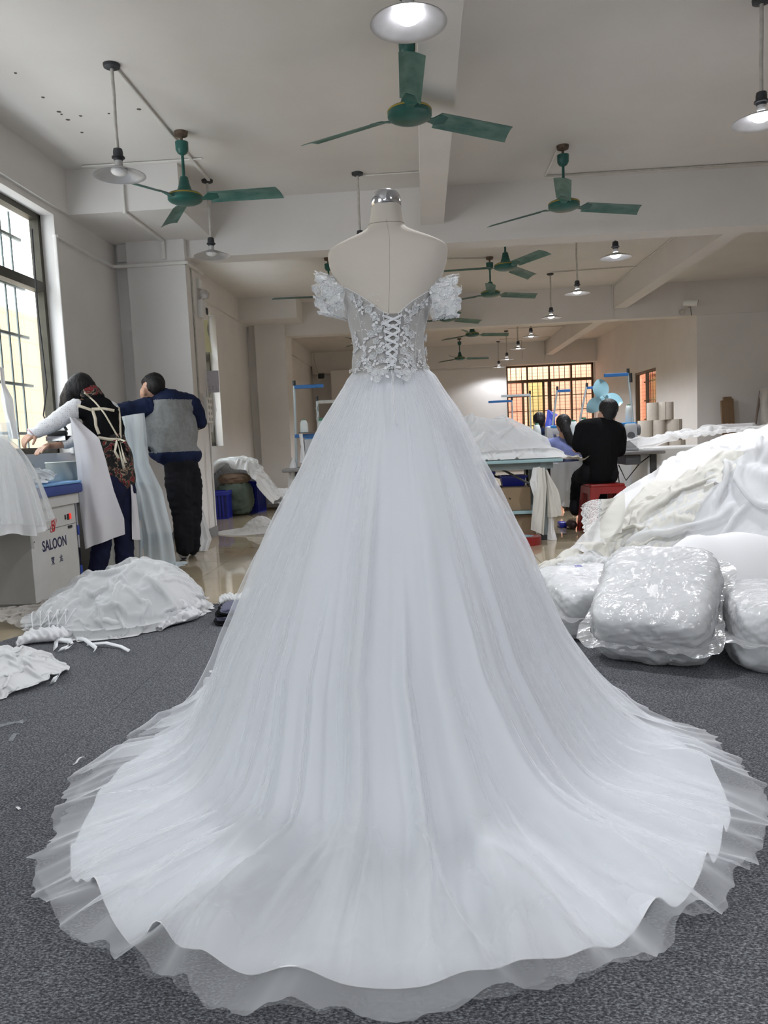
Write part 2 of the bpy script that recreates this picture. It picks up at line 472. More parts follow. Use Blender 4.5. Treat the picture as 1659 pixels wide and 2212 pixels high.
# ------------------------------------------------------------------ houses outside the windows
def brickwall(name, c1, c2, mortar, sx, sy):
    m = bpy.data.materials.new(name); m.use_nodes = True; nt = m.node_tree; b = nt.nodes['Principled BSDF']
    tc = nt.nodes.new('ShaderNodeTexCoord'); br = nt.nodes.new('ShaderNodeTexBrick'); mp = nt.nodes.new('ShaderNodeMapping')
    nt.links.new(tc.outputs['UV'], mp.inputs[0]); nt.links.new(mp.outputs[0], br.inputs[0])
    br.inputs['Scale'].default_value = 1; br.inputs['Brick Width'].default_value = sx; br.inputs['Row Height'].default_value = sy
    br.inputs['Mortar Size'].default_value = .012; br.offset = 0
    br.inputs[1].default_value = (*c1, 1); br.inputs[2].default_value = (*c2, 1); br.inputs[3].default_value = (*mortar, 1)
    nt.links.new(br.outputs[0], b.inputs['Base Color']); b.inputs['Roughness'].default_value = .7
    return m
def facade(name, p0, p1, z0, z1, depth, m, label):
    a, b = Vector(p0), Vector(p1); L = (b - a).length
    me = MB().bb(0, L, 0, depth, z0, z1).mesh(name, m)
    uv = me.uv_layers.new(); vs = me.vertices
    for lp in me.loops: uv.data[lp.index].uv = (vs[lp.vertex_index].co.x, vs[lp.vertex_index].co.z)
    o = link(name, me); o.location = (a.x, a.y, 0); o.rotation_euler = (0, 0, math.atan2(b.y - a.y, b.x - a.x))
    return tag(o, label, 'building')
facade('house', (-7.6, 3.0), (-7.6, 27.0), -3, 3.7, .4, brickwall('cream_tile_cladding', (.30, .225, .135), (.29, .215, .13), (.21, .16, .10), .45, .45), 'cream tiled house wall outside the barred left windows')
facade('house', (12, 24.6), (-3, 24.6), -3, 6, .4, brickwall('salmon_tile_cladding', (.88, .54, .37), (.86, .52, .355), (.62, .36, .25), .3, .1), 'salmon orange tiled house wall outside the far window')
facade('house', (6.6, 15.5), (6.6, 24.2), -3, 6, .3, brickwall('pink_tile_cladding', (.80, .42, .28), (.78, .40, .26), (.6, .3, .2), .3, .1), 'salmon house wall seen through the side window of the far right wall')

# ------------------------------------------------------------------ ceiling fans
M['fan'] = mat('green_fan_enamel', (.016, .098, .082), rough=.34, var=.25, vscale=9)
M['blade'] = mat('dusty_green_blade', (.018, .100, .084), rough=.48, col2=(.115, .215, .19), vscale=5.5, detail=6, stretch=(1.0, 2.5, 1))
M['rust'] = mat('rusty_steel', (.12, .085, .06), rough=.7, var=.4, vscale=30)
M['gold'] = mat('gold_trim', (.42, .31, .06), rough=.4, metal=.5)
FAN_R = .77
def make_fan():
    o = empty('ceiling_fan', (0, 0, 0))
    # local z = 0 at the ceiling, hub centre at -0.5
    MB().lathe([(.0, 0), (.055, 0), (.05, -.03), (.02, -.04)], 16).tube([(0, 0, -.02), (0, 0, -.09)], .012).build('ceiling_hook', M['rust'], o, 40)
    MB().lathe([(.03, -.075), (.052, -.08), (.05, -.14), (.036, -.165), (.02, -.175)], 20).build('canopy', M['fan'], o, 40)
    MB().tube([(0, 0, -.16), (0, 0, -.40)], .0125, 10).build('rod', M['fan'], o, 40)
    h = MB().lathe([(.022, -.345), (.032, -.35), (.045, -.41), (.06, -.455), (.11, -.475), (.132, -.485)], 32, caps=False)
    h.lathe([(.132, -.485), (.137, -.5), (.137, -.525), (.128, -.535), (.10, -.548), (.06, -.557), (.0, -.56)], 32, caps=False)
    h.build('motor', M['fan'], o, 35)
    MB().lathe([(.134, -.489), (.1385, -.491), (.1385, -.499), (.134, -.501)], 32, caps=False).build('trim_ring', M['gold'], o, 40)
    # blades
    b = MB(); n = 16; P = np.zeros((n, 7, 3))
    for i in range(n):
        s = i / (n - 1); x = .20 + s * (FAN_R - .20)
        w = .062 + .008 * s
        for j in range(7):
            t = j / 6 * 2 - 1
            xx = x + (.02 * t if i == n - 1 else 0)
            P[i, j] = (xx, t * w, .012 * (1 - t * t) - t * .022 - .004 * s)
    Q = P.copy(); Q[..., 2] -= .003
    b.grid(P); b.grid(Q)
    # rim that closes the two skins
    ring = [(i, 0) for i in range(n)] + [(n - 1, j) for j in range(1, 7)] + [(i, 6) for i in range(n - 2, -1, -1)] + [(0, j) for j in range(5, 0, -1)]
    for k in range(len(ring)):
        a, c = ring[k], ring[(k + 1) % len(ring)]
        b.add([P[a], P[c], Q[c], Q[a]], [(0, 1, 2, 3)])
    bm_ = b.mesh('blade', M['blade'], 40)
    irm = MB().ribbon([(.11, 0, -.012), (.16, 0, -.006), (.20, 0, .004), (.27, 0, .008)], [Vector((0, .020, .0)), Vector((0, .026, -.004)), Vector((0, .045, -.014)), Vector((0, .028, -.009))], .006).mesh('blade_bracket', M['fan'])
    for k in range(3):
        e = link('blade', bm_, o); e.rotation_euler = (0, 0, k * 2 * PI / 3); e.location = (0, 0, -.515)
        q = link('blade_bracket', irm, e)
    return o
fan0 = make_fan()
FANS = [(-.015, 4.98, 272, 'nearest and largest green ceiling fan right behind the lit front lamp'),
        (-1.842, 6.30, 118, 'green ceiling fan beside the unlit left lamp near the barred window'),
        (1.315, 7.14, 259, 'green ceiling fan on the right, hanging just before the big cross beam'),
        (1.05, 9.54, 178, 'green ceiling fan just beyond the big cross beam, partly over the next fan'),
        (1.02, 11.30, 25, 'green ceiling fan on a long rod below and behind the fan past the beam'),
        (-1.23, 10.8, 185, 'green ceiling fan mostly hidden behind the left lace sleeve'),
        (.47, 13.45, 40, 'green ceiling fan half hidden behind the right lace sleeve'),
        (1.03, 15.7, 15, 'green ceiling fan beyond the second beam, nearer of the far two'),
        (1.0, 20.4, 10, 'small green ceiling fan on its rod before the end wall'),
        (-1.1, 15.9, 5, 'green ceiling fan far on the left, only a thin blade tip showing beside the bodice'),
        (-1.1, 20.2, 20, 'farthest left ceiling fan, a faint blade line beside the bodice')]
_km = None
for i, (x, y, a, lab) in enumerate(FANS):
    o = fan0 if i == 0 else copy_tree(fan0)
    o.location = (x, y, ZC); o.rotation_euler = (0, 0, R(a)); tag(o, lab, 'ceiling fan', 'green ceiling fans')

# ------------------------------------------------------------------ pendant lamps
M['shade_in'] = mat('aluminium_shade', (.52, .52, .53), rough=.38, metal=.5, var=.06, vscale=14)
M['bulb_on'] = mat('lit_led_bulb', (1, 1, 1), rough=.5, emit=(.93, .94, 1.0), estr=9)
M['bulb_off'] = mat('unlit_white_bulb', (.8, .8, .8), rough=.3)
M['rodw'] = mat('white_lamp_pipe', (.52, .50, .46), rough=.6, var=.12, vscale=20)
def make_lamp(lit):
    o = empty('pendant_lamp', (0, 0, 0))                 # z = 0 at the ceiling, rim at -0.70
    MB().lathe([(0, 0), (.055, 0), (.052, -.018), (.03, -.028), (0, -.028)], 18).build('ceiling_rose', M['bakelite'], o, 40)
    MB().tube([(0, 0, -.02), (.002, .001, -.2), (-.003, 0, -.36), (0, 0, -.54)], .0115, 10).build('pipe', M['rodw'], o, 60)
    MB().lathe([(.012, -.525), (.028, -.53), (.032, -.55), (.032, -.575), (.042, -.58), (.042, -.588), (.03, -.592), (.028, -.605), (.02, -.607)], 20).build('socket', M['bakelite'], o, 35)
    MB().lathe([(.018, -.60), (.026, -.605), (.026, -.64), (.045, -.648), (.10, -.668), (.15, -.688), (.168, -.697), (.1695, -.70), (.166, -.7005),
                (.148, -.69), (.098, -.671), (.045, -.652), (.018, -.646)], 40, caps=False).build('lamp_shade', M['shade_in'], o, 50)
    pr = [(.016, -.64), (.02, -.65)] + [(.055 * math.sin(PI * (.18 + .82 * k / 9)), -.668 + .032 * math.cos(PI * (.18 + .82 * k / 9))) for k in range(10)]
    MB().lathe(pr, 20, caps=False).build('bulb', M['bulb_on'] if lit else M['bulb_off'], o, 180, label='glowing white bulb' if lit else None)
    return o
def lamp_light(x, y):
    l = bpy.data.lights.new('lamp_glow', 'SPOT'); l.energy = BULB_W * (.45 if y > 19 else 1.0); l.color = (.93, .95, 1.0); l.shadow_soft_size = .06; l.spot_size = R(155); l.spot_blend = .35
    o = bpy.data.objects.new('lamp_glow', l); o.location = (x, y, ZC - .705); COL.objects.link(o)
lampA, lampB = make_lamp(True), make_lamp(False)
usedA = usedB = False
LAMPS = [(0.0, 3.56, 1, 'bright lit pendant lamp nearest the camera, above the big ceiling fan'),
         (-1.94, 5.17, 0, 'unlit pendant lamp with tilted-looking metal shade near the left window'),
         (-1.955, 7.44, 0, 'unlit pendant lamp hanging in front of the left pillar'),
         (2.10, 4.96, 1, 'lit pendant lamp cut off by the right edge of the photo'),
         (2.10, 8.52, 1, 'first lit pendant lamp beyond the cross beam in the right row'),
         (2.10, 10.58, 1, 'second lit pendant lamp beyond the cross beam in the right row'),
         (2.10, 12.70, 1, 'third lit pendant lamp of the right row, lowest against the second beam'),
         (2.10, 15.05, 1, 'topmost small lit pendant lamp beyond the second beam'),
         (2.10, 17.05, 1, 'small lit pendant lamp next below the topmost one past the second beam'),
         (2.10, 19.35, 1, 'small pendant lamp just above the upper left corner of the far window'),
         (2.10, 21.45, 1, 'farthest and smallest pendant lamp, beside the far window frame'),
         (-.535, 7.5, 0, 'pendant lamp whose thin pipe runs down behind the dress form neck'),
         (0.0, -1.5, 1, 'unseen lit pendant lamp added behind the camera for light on the gown'), (2.1, .3, 1, 'unseen lit pendant lamp added right of the camera for light on the gown'), (-1.94, 1.6, 0, 'unlit pendant lamp left of the camera, outside the photo')]  # the two lit ones are unseen, added to brighten gown and right side
for x, y, lit, lab in LAMPS:
    src = lampA if lit else lampB
    first = (lit and not usedA) or (not lit and not usedB)
    o = src if first else copy_tree(src)
    if lit: usedA = True
    else: usedB = True
    o.location = (x, y, ZC)
    o.rotation_euler = (0, 0, random.uniform(0, 6))
    tag(o, lab, 'lamp', 'white pendant lamps')
    if lit and lab: lamp_light(x, y)

# ------------------------------------------------------------------ grey carpet
def carpet_mat():
    m = bpy.data.materials.new('grey_needle_felt'); m.use_nodes = True; nt = m.node_tree; b = nt.nodes['Principled BSDF']
    tc = nt.nodes.new('ShaderNodeTexCoord'); mp = nt.nodes.new('ShaderNodeMapping'); mp.inputs['Scale'].default_value = (150, 260, 150)
    n = nt.nodes.new('ShaderNodeTexNoise'); n.inputs['Scale'].default_value = 1.0; n.inputs['Detail'].default_value = 5; n.inputs['Roughness'].default_value = .7
    n2 = nt.nodes.new('ShaderNodeTexNoise'); n2.inputs['Scale'].default_value = .9; n2.inputs['Detail'].default_value = 3
    r = nt.nodes.new('ShaderNodeValToRGB'); e = r.color_ramp.elements
    e[0].position, e[0].color = .36, (.036, .038, .044, 1); e[1].position, e[1].color = .66, (.34, .35, .37, 1)
    q = r.color_ramp.elements.new(.5); q.color = (.108, .111, .123, 1)
    mx = nt.nodes.new('ShaderNodeMix'); mx.data_type = 'RGBA'; mx.blend_type = 'MULTIPLY'; mx.inputs[0].default_value = .35
    nt.links.new(tc.outputs['Object'], mp.inputs[0]); nt.links.new(mp.outputs[0], n.inputs['Vector']); nt.links.new(tc.outputs['Object'], n2.inputs['Vector'])
    nt.links.new(n.outputs['Fac'], r.inputs[0]); nt.links.new(r.outputs[0], mx.inputs[6]); nt.links.new(n2.outputs['Fac'], mx.inputs[7]); nt.links.new(mx.outputs[2], b.inputs['Base Color'])
    b.inputs['Roughness'].default_value = .95; b.inputs['Specular IOR Level'].default_value = .1
    bp = nt.nodes.new('ShaderNodeBump'); bp.inputs['Strength'].default_value = .5; bp.inputs['Distance'].default_value = .004
    nt.links.new(n.outputs['Fac'], bp.inputs['Height']); nt.links.new(bp.outputs[0], b.inputs['Normal'])
    return m
M['carpet'] = carpet_mat()
CZ = .008
carpet = empty('carpet', (0, 0, 0), 0, 'large dark grey speckled felt carpet under the wedding gown', 'carpet')
MB().prism([(-2.62, -3.6), (-1.235, -3.6), (-1.235, 4.728), (-1.98, 4.715), (-2.62, 3.2)], 0.001, CZ).build('carpet_strip', M['carpet'], carpet)
MB().prism([(-1.233, -3.6), (3.2, -3.6), (3.2, 4.60), (-1.233, 4.728)], 0.001, CZ).build('carpet_strip', M['carpet'], carpet)

# ------------------------------------------------------------------ dress form
YD = 2.5
M['linen'] = mat('cream_linen', (.64, .585, .515), rough=.9, var=.04, vscale=3, bump=.12, bscale=420, spec=.1)
FORM = [  # pixel row, left and right outline of the form, half depth (m), shift of the section towards the camera
    (447, 803, 866, .050, .0), (462, 801, 868, .051, .0), (480, 798.5, 871, .053, .002), (493, 796, 875, .056, .006), (501, 788, 884, .060, .012),
    (510, 772, 903, .065, .018), (521, 748, 930, .070, .024), (531, 727, 951, .074, .027), (539, 715.5, 962.5, .076, .028), (546, 711.5, 966.5, .078, .028), (556, 710.5, 967, .083, .026),
    (575, 713.5, 965, .092, .022), (600, 723, 957, .102, .016), (630, 737, 944, .110, .008), (660, 748, 931, .112, .002), (690, 754, 922, .108, -.004),
    (720, 761, 915, .101, -.006), (750, 766, 913, .095, -.004), (780, 763, 917, .094, .0), (806, 764, 920, .092, .0), (825, 770, 915, .085, .0)]
_fz, _fx, _fa, _fb, _fs = [], [], [], [], []
for (py, xl, xr, b, sh) in FORM:
    l, r = at(xl, py, YD), at(xr, py, YD)
    _fz.append((l.z + r.z) / 2); _fx.append((l.x + r.x) / 2); _fa.append((r.x - l.x) / 2); _fb.append(b); _fs.append(sh)
_o = np.argsort(_fz)
_fz, _fx, _fa, _fb, _fs = [np.array(t)[_o] for t in (_fz, _fx, _fa, _fb, _fs)]
def form_sec(z):
    return [np.interp(z, _fz, t) for t in (_fx, _fa, _fb, _fs)]
def form_pt(ph, z, off=0.0):
    """ph = 0 faces the camera, growing to the right; returns the point of the form's surface"""
    cx, a, b, sh = form_sec(z)
    e = .86
    sn, cs = np.sin(ph), np.cos(ph)
    return np.stack([cx + (a + off) * np.sign(sn) * np.abs(sn) ** e, YD - sh - (b + off) * np.sign(cs) * np.abs(cs) ** e, z + 0 * ph], -1)
form = empty('dress_form', (float(_fx[0]), YD, 0), 0, 'cream linen dress form wearing the big white wedding gown, chrome cap on its neck', 'mannequin')
def child_world(o, parent):
    o.parent = parent; o.matrix_parent_inverse = Matrix.Translation(-Vector(parent.location)) if parent.rotation_euler.z == 0 else parent.matrix_basis.inverted(); return o
zz = np.linspace(_fz[0], _fz[-1], 150); ph = np.linspace(0, 2 * PI, 97)[:-1]
_k = np.ones(7) / 7
def _sm(t): return np.convolve(np.pad(t, 3, mode='edge'), _k, 'valid')
P = np.stack([form_pt(ph, z) for z in zz], 1)
Pz = P.copy()
for _i in range(2):
    Q = np.pad(Pz, ((0, 0), (1, 1), (0, 0)), mode='edge'); Pz[..., :2] = ((Q[:, :-2] + 2 * Q[:, 1:-1] + Q[:, 2:]) / 4)[..., :2]
child_world(sheet('torso', Pz, M['linen'], cu=True), form)
ztop = float(_fz[-1]); cxt, at_, bt_, sht = [float(v) for v in form_sec(ztop)]
m = MB(); m.lathe([(.93, -.004), (1.0, .0), (1.01, .012), (.99, .024), (.93, .034), (.78, .043), (.5, .049), (0, .051)], 48, (cxt, YD - sht, ztop), sx=at_ + .001, sy=bt_ + .001)
child_world(m.build('neck_cap', M['chrome'], None, 40, label='chrome cap on the neck'), form)
_zn = at(835, 486, YD).z
child_world(MB().tube([Vector(form_pt(np.array(p), _zn - .006 * math.cos(p) + .0, .0003)) for p in np.linspace(0, 2 * PI, 49)], .0011, 6).build('neck_seam', mat('seam_thread', (.30, .28, .23), rough=.9), None, 180), form)
child_world(MB().tube([Vector(form_pt(np.array(.03), z, .0002)) for z in np.linspace(_zn, at(838, 690, YD).z, 20)], .0006, 5).build('back_seam', mat('seam_pale', (.46, .43, .37), rough=.9), None, 180), form)
child_world(MB().tube([(cxt, YD, .03), (cxt, YD, .9)], .016, 12).build('pole', M['chrome'], None, 40), form)
child_world(MB().lathe([(.0, .05), (.03, .05), (.16, .035), (.18, .012), (.18, .008), (0, .008)], 32, (cxt, YD, 0)).build('base', M['chrome'], None, 40), form)

# ------------------------------------------------------------------ wedding gown
M['satin'] = fabric('white_satin_lining', (.78, .795, .83), transl=.12)
M['tulle'] = fabric('white_tulle', (.86, .875, .895), opacity=.21, transl=.40, edge=.70)
M['tulle2'] = fabric('white_tulle_under', (.86, .875, .895), opacity=.11, transl=.45, edge=.5)
M['mesh'] = fabric('sheer_bodice_mesh', (.68, .68, .69), opacity=.56, transl=.3, edge=.4)
M['lace'] = fabric('white_lace', (.80, .80, .81), transl=.15)
M['lace_thin'] = fabric('sheer_lace_ground', (.86, .88, .89), opacity=.55, transl=.35, edge=.4)
M['cord'] = fabric('white_cord', (.82, .82, .83), transl=.05)
M['pearl'] = mat('pearl_bead', (.86, .85, .84), rough=.18, coat=.5)
M['ribbon'] = fabric('white_satin_ribbon', (.86, .87, .89), transl=.1)
gown = empty('wedding_dress', (float(_fx[0]), YD, 0), 0, 'white off-shoulder lace wedding gown with corset back and long tulle train, on the dress form', 'wedding dress')

HEM_T = [(1205, 1430), (1270, 1515), (1302, 1535), (1380, 1572), (1478, 1592), (1540, 1640), (1595, 1712), (1625, 1728), (1640, 1760), (1645, 1800), (1630, 1838), (1615, 1880), (1560, 1928),
         (1540, 1985), (1480, 2025), (1400, 2080), (1310, 2118), (1285, 2140), (1200, 2165), (1150, 2182), (1020, 2196), (870, 2214), (760, 2208), (640, 2200), (560, 2208), (470, 2188),
         (400, 2160), (330, 2118), (240, 2062), (180, 2038), (150, 1990), (105, 1930), (98, 1890), (135, 1868), (140, 1845), (155, 1790), (185, 1725), (350, 1600), (440, 1548), (470, 1480)]
HEM_L = [(1210, 1440), (1330, 1560), (1480, 1640), (1550, 1765), (1535, 1810), (1520, 1850), (1490, 1900), (1470, 1935), (1385, 2000), (1335, 2020), (1300, 2045), (1220, 2072), (1120, 2097), (1010, 2112),
         (870, 2122), (760, 2118), (690, 2112), (560, 2105), (430, 2062), (390, 2050), (310, 2030), (265, 1965), (230, 1930), (185, 1890), (190, 1830), (205, 1790), (240, 1730), (330, 1650), (440, 1560), (468, 1490)]
AX = float(at(848, 900, YD).x)
def hem_fn(px):
    pts = [gnd(x, y) for x, y in px]
    a = np.array([math.atan2(p.x - AX, YD - p.y) for p in pts]); r = np.array([math.hypot(p.x - AX, YD - p.y) for p in pts])
    fr = np.concatenate([np.linspace(-PI, -2.3, 6), np.linspace(2.3, PI, 6)])
    a = np.concatenate([a, fr]); r = np.concatenate([r, .60 + 0 * fr])
    o = np.argsort(a); a, r = a[o], r[o]
    return lambda ph: np.interp((ph + PI) % (2 * PI) - PI, a, r, period=2 * PI) + .032
hemT, hemL = hem_fn(HEM_T), hem_fn(HEM_L)
SIL = [(797, 760, 924), (812, 752, 937), (830, 745, 946), (860, 729, 962), (900, 708, 985), (935, 690, 1001), (1000, 662, 1027), (1100, 620, 1073), (1200, 578, 1117), (1300, 539, 1158), (1400, 498, 1199), (1450, 478, 1221)]
_sz = []; _sr = []; _sc = []
for (py, xl, xr) in SIL:
    l, r_ = at(xl, py, YD - .02), at(xr, py, YD - .02)
    _sz.append((l.z + r_.z) / 2); _sr.append((r_.x - l.x) / 2 * .985); _sc.append((l.x + r_.x) / 2)
_sz, _sr, _sc = map(np.array, (_sz, _sr, _sc))
sl = (_sr[-1] - _sr[-3]) / (_sz[-3] - _sz[-1])
_zr = np.concatenate([_sr, [_sr[-1] + sl * (_sz[-1] + 1.0)]]); _zz = np.concatenate([_sz, [-1.0]])
RW = float(_sr[0])
def cone_z(r): return np.interp(r, _zr, _zz)
def cone_c(z): return np.interp(z, _sz[::-1], _sc[::-1])
def softp(z, k): return k * np.log1p(np.exp(np.clip(z / k, -40, 40)))
def fold_field(PH, Sv, seed, n, amp, wid, start=(0, .5), skew=True, drift=.05, rr=None):
    g = np.random.default_rng(seed); F = np.zeros_like(PH)
    for i in range(n):
        p0 = -PI + 2 * PI * (i + g.uniform(-.1, 1.1)) / n; w = wid * g.uniform(.55, 1.6); a = amp * g.uniform(.4, 1.3)
        s0 = g.uniform(*start); s1 = g.uniform(.85, 1.6); d = g.normal(0, drift); c = g.normal(0, drift)
        sgn = 1 if g.random() < .5 else -1
        ctr = p0 + d * Sv + c * Sv ** 2
        x = ((PH - ctr + PI) % (2 * PI) - PI) / w * sgn
        if rr is not None: x = x * np.minimum(1.6, np.maximum(rr, .12) / .45) ** .55
        if skew: gk = np.where(x < 0, np.exp(-(x / .55) ** 2), np.exp(-(x / 1.15) ** 2))
        else: gk = np.exp(-x * x)
        env = np.clip((Sv - s0) / .18, 0, 1); env = env * env * (3 - 2 * env)
        en2 = np.clip((s1 - Sv) / .25, 0, 1)
        F += a * gk * env * en2
    return F
def skirt(hem, na, ns, off, folds, kfloor=.15, zfl=.012, arches=None, rag=0.0, seed=1):
    # denser columns on the side that faces the camera
    u = np.linspace(-1, 1, na, endpoint=False)
    ph = PI * (u * .72 + .28 * u ** 3)
    s = np.linspace(0, 1, ns)
    PH, Sv = np.meshgrid(ph, s, indexing='ij')
    Rh = hem(PH)
    if rag: Rh = Rh + rag * vnoise(PH * 22, 0 * PH, 0, seed) + rag * .6 * vnoise(PH * 57, 0 * PH, 0, seed + 3)
    ss = Sv ** 1.12
    r = RW + (Rh - RW) * ss
    zc = cone_z(r)
    kf = kfloor * (1 + .35 * vnoise(PH * 2.2, 0 * PH, 0, 77))
    z = softp(zc - .022 + (-.033 + .05 * vnoise(PH * 3.1, Sv * 2, 0, 78)) * np.clip(1.6 - zc / .5, 0, 1), kf) + zfl
    dz = np.gradient(z, axis=1) / np.maximum(np.gradient(r, axis=1), 1e-6)
    nr, nz = -dz / np.hypot(1, dz), 1 / np.hypot(1, dz)
    F = folds(PH, Sv, r)
    oe = off * (.2 + .8 * np.clip(Sv / .14, 0, 1))
    r2 = r + nr * (oe + F); z2 = z + nz * (oe + F)
    if arches is not None:
        for (pa, wa, ha) in arches:
            x = (PH - pa) / wa
            z2 = z2 + ha * np.exp(-x * x) * np.clip((Sv - .80) / .2, 0, 1) ** 1.6
    z2 = np.maximum(z2, zfl * .8 + off * .3)
    wst = np.clip((z - .3) / .9, 0, 1)
    cx = np.where(z > .35, cone_c(np.clip(z, .35, 2)), cone_c(.35))
    cx = AX + (cx - AX) * np.clip(z / .35, 0, 1)
    ys = .76 + .24 * np.clip((r - RW) / .22, 0, 1)       # oval waist opening to a round skirt
    return np.stack([cx + r2 * np.sin(PH), YD - r2 * ys * np.cos(PH), z2], -1)
def foldsL(PH, Sv, r):
    F = fold_field(PH, Sv, 11, 34, .050, .066, (.05, .35), True, .06, r) * (.2 + .8 * Sv)
    F += fold_field(PH, Sv, 12, 26, .006, .06, (.1, .5), True, .04, r)
    return F * np.clip(Sv / .12, 0, 1) * np.where(Sv > .9, 1 - (Sv - .9) * 4, 1)
def tul(PH, Sv, r, s, k):
    F = fold_field(PH, Sv, s, 30, .022 * k, .085, (.0, .45), True, .09, r) * (.25 + .75 * Sv)
    F += fold_field(PH, Sv, s + 1, 46, .010 * k, .040, (.05, .5), True, .06, r) * (.3 + .7 * Sv)
    F += fold_field(PH, Sv, s + 2, 74, .022 * k, .028, (.42, .75), True, .07)
    F += fold_field(PH, Sv, s + 3, 120, .0030, .020, (-.3, 0), False, .01) * np.clip(1 - Sv * 2.6, 0, 1)
    return (F * np.clip(Sv / .05, 0, 1) + foldsL(PH, Sv, r)) * (1 - .5 * np.clip((Sv - .88) / .12, 0, 1))
def foldsT(PH, Sv, r): return tul(PH, Sv, r, 21, 1.0)
def foldsT2(PH, Sv, r): return tul(PH, Sv, r, 41, .8)
def _pa(px, py):
    p = gnd(px, py); return math.atan2(p.x - AX, YD - p.y)
ARCH = [(_pa(250, 1935), .035, .055), (_pa(400, 2020), .030, .065), (_pa(650, 2105), .055, .035), (_pa(1010, 2105), .055, .028), (_pa(1385, 1990), .04, .06), (_pa(1495, 1885), .03, .05), (_pa(1530, 1815), .025, .04), (_pa(185, 1850), .03, .03), (_pa(1260, 2060), .04, .02)]
Pl = skirt(hemL, 620, 150, 0.0, foldsL, arches=ARCH, zfl=.010)
satin = child_world(sheet('satin_underskirt', Pl, M['satin'], cu=True), gown)
hemline = [Vector(p) for p in Pl[:, -1]]
child_world(MB().tube(hemline + [hemline[0]], .0016, 5, caps=False).build('lining_hem', M['cord'], None, 180), gown)
hemT2 = lambda ph: hemT(ph) - .012
child_world(sheet('tulle_underlayer', skirt(hemT2, 640, 150, .010, foldsT2, zfl=.011, rag=.012, seed=5, arches=[(a, w, h * .7) for a, w, h in ARCH]), M['tulle2'], cu=True), gown)
child_world(sheet('tulle_overskirt', skirt(hemT, 800, 170, .020, foldsT, zfl=.014, rag=.014, seed=9, arches=[(a + .02, w, h * .8) for a, w, h in ARCH]), M['tulle'], cu=True), gown)

# bodice: sheer panels laced over a modesty panel
ZW = float(at(842, 800, YD).z)
LX = [(677, 829, 866), (720, 832, 861), (760, 836, 857), (800, 839, 852.5)]       # edges of the laced gap
def px_phi(px, py):
    """angle on the form's back for a pixel of the back surface"""
    for _ in range(3):
        p = at(px, py, YD - .09); 
    cx, a, b, sh = [float(v) for v in form_sec(p.z)]
    sn = max(-1, min(1, (p.x - cx) / a)); return math.copysign(math.asin(min(1, abs(sn) ** (1 / .86))), sn), p.z
gl = [px_phi(l, y) for y, l, r in LX]; gr = [px_phi(r, y) for y, l, r in LX]
glz = np.array([z for p, z in gl]); glp = np.array([p for p, z in gl]); grp = np.array([p for p, z in gr])
def gapL(z): return np.interp(z, glz[::-1], glp[::-1])
def gapR(z): return np.interp(z, glz[::-1], grp[::-1])
ZB = ZW - .012
def bod_pt(ph, z, off=.004): return form_pt(ph, z, off)
# neckline: angle -> height
NL = [px_phi(*p) for p in ((828, 676), (797, 652), (772, 635), (750, 621))]
NR = [px_phi(*p) for p in ((867, 671), (889, 652), (919, 630), (950, 610))]
nlp = np.array([-PI] + [-2.4, -1.65] + [p for p, z in NL[::-1]]); nlz = np.array([NL[3][1] - .02, NL[3][1] - .02, NL[3][1] + .012] + [z for p, z in NL[::-1]])
nrp = np.array([p for p, z in NR] + [1.65, 2.4, PI]); nrz = np.array([z for p, z in NR] + [NR[3][1] + .006, NR[3][1] - .02, NR[3][1] - .02])
def panel(side, n=90, k=46):
    P = np.zeros((n, k, 3))
    for j in range(k):
        t = j / (k - 1)
        for i in range(n):
            u = i / (n - 1)
            # start angle follows the slanting gap; iterate with the height
            z = ZB + .1
            for _ in range(3):
                g0 = float(gapL(z) if side < 0 else gapR(z))
                ph = g0 + (side * PI - g0) * u
                zt = float(np.interp(ph, nlp, nlz) if side < 0 else np.interp(ph, nrp, nrz))
                z = ZB + (zt - ZB) * t
            P[i, j] = bod_pt(np.array(ph), z)
    return P
for sd in (-1, 1):
    Pp = panel(sd)
    child_world(sheet('bodice_panel', Pp, M['mesh']), gown)
    child_world(MB().tube([Vector(p) for p in Pp[:, -1]], .0013, 6).build('neckline_binding', M['cord'], None, 180), gown)
    child_world(MB().tube([Vector(p) for p in Pp[0]], .0016, 6).build('placket', M['cord'], None, 180), gown)
    for bi in (18, 34):                                           # boning channels
        child_world(MB().tube([Vector(p) for p in Pp[bi]], .0012, 5).build('boning', M['lace_thin'], None, 180), gown)
zz = np.linspace(ZB - .02, float(glz[0]) - .004, 20)
Pm = np.zeros((9, 20, 3))
for i in range(9):
    for j, z in enumerate(zz):
        a0, a1 = float(gapL(z)) - .06, float(gapR(z)) + .06
        Pm[i, j] = form_pt(np.array(a0 + (a1 - a0) * i / 8), z, .0015)
child_world(sheet('modesty_panel', Pm, fabric('grey_modesty_panel', (.36, .35, .335), transl=.1)), gown)
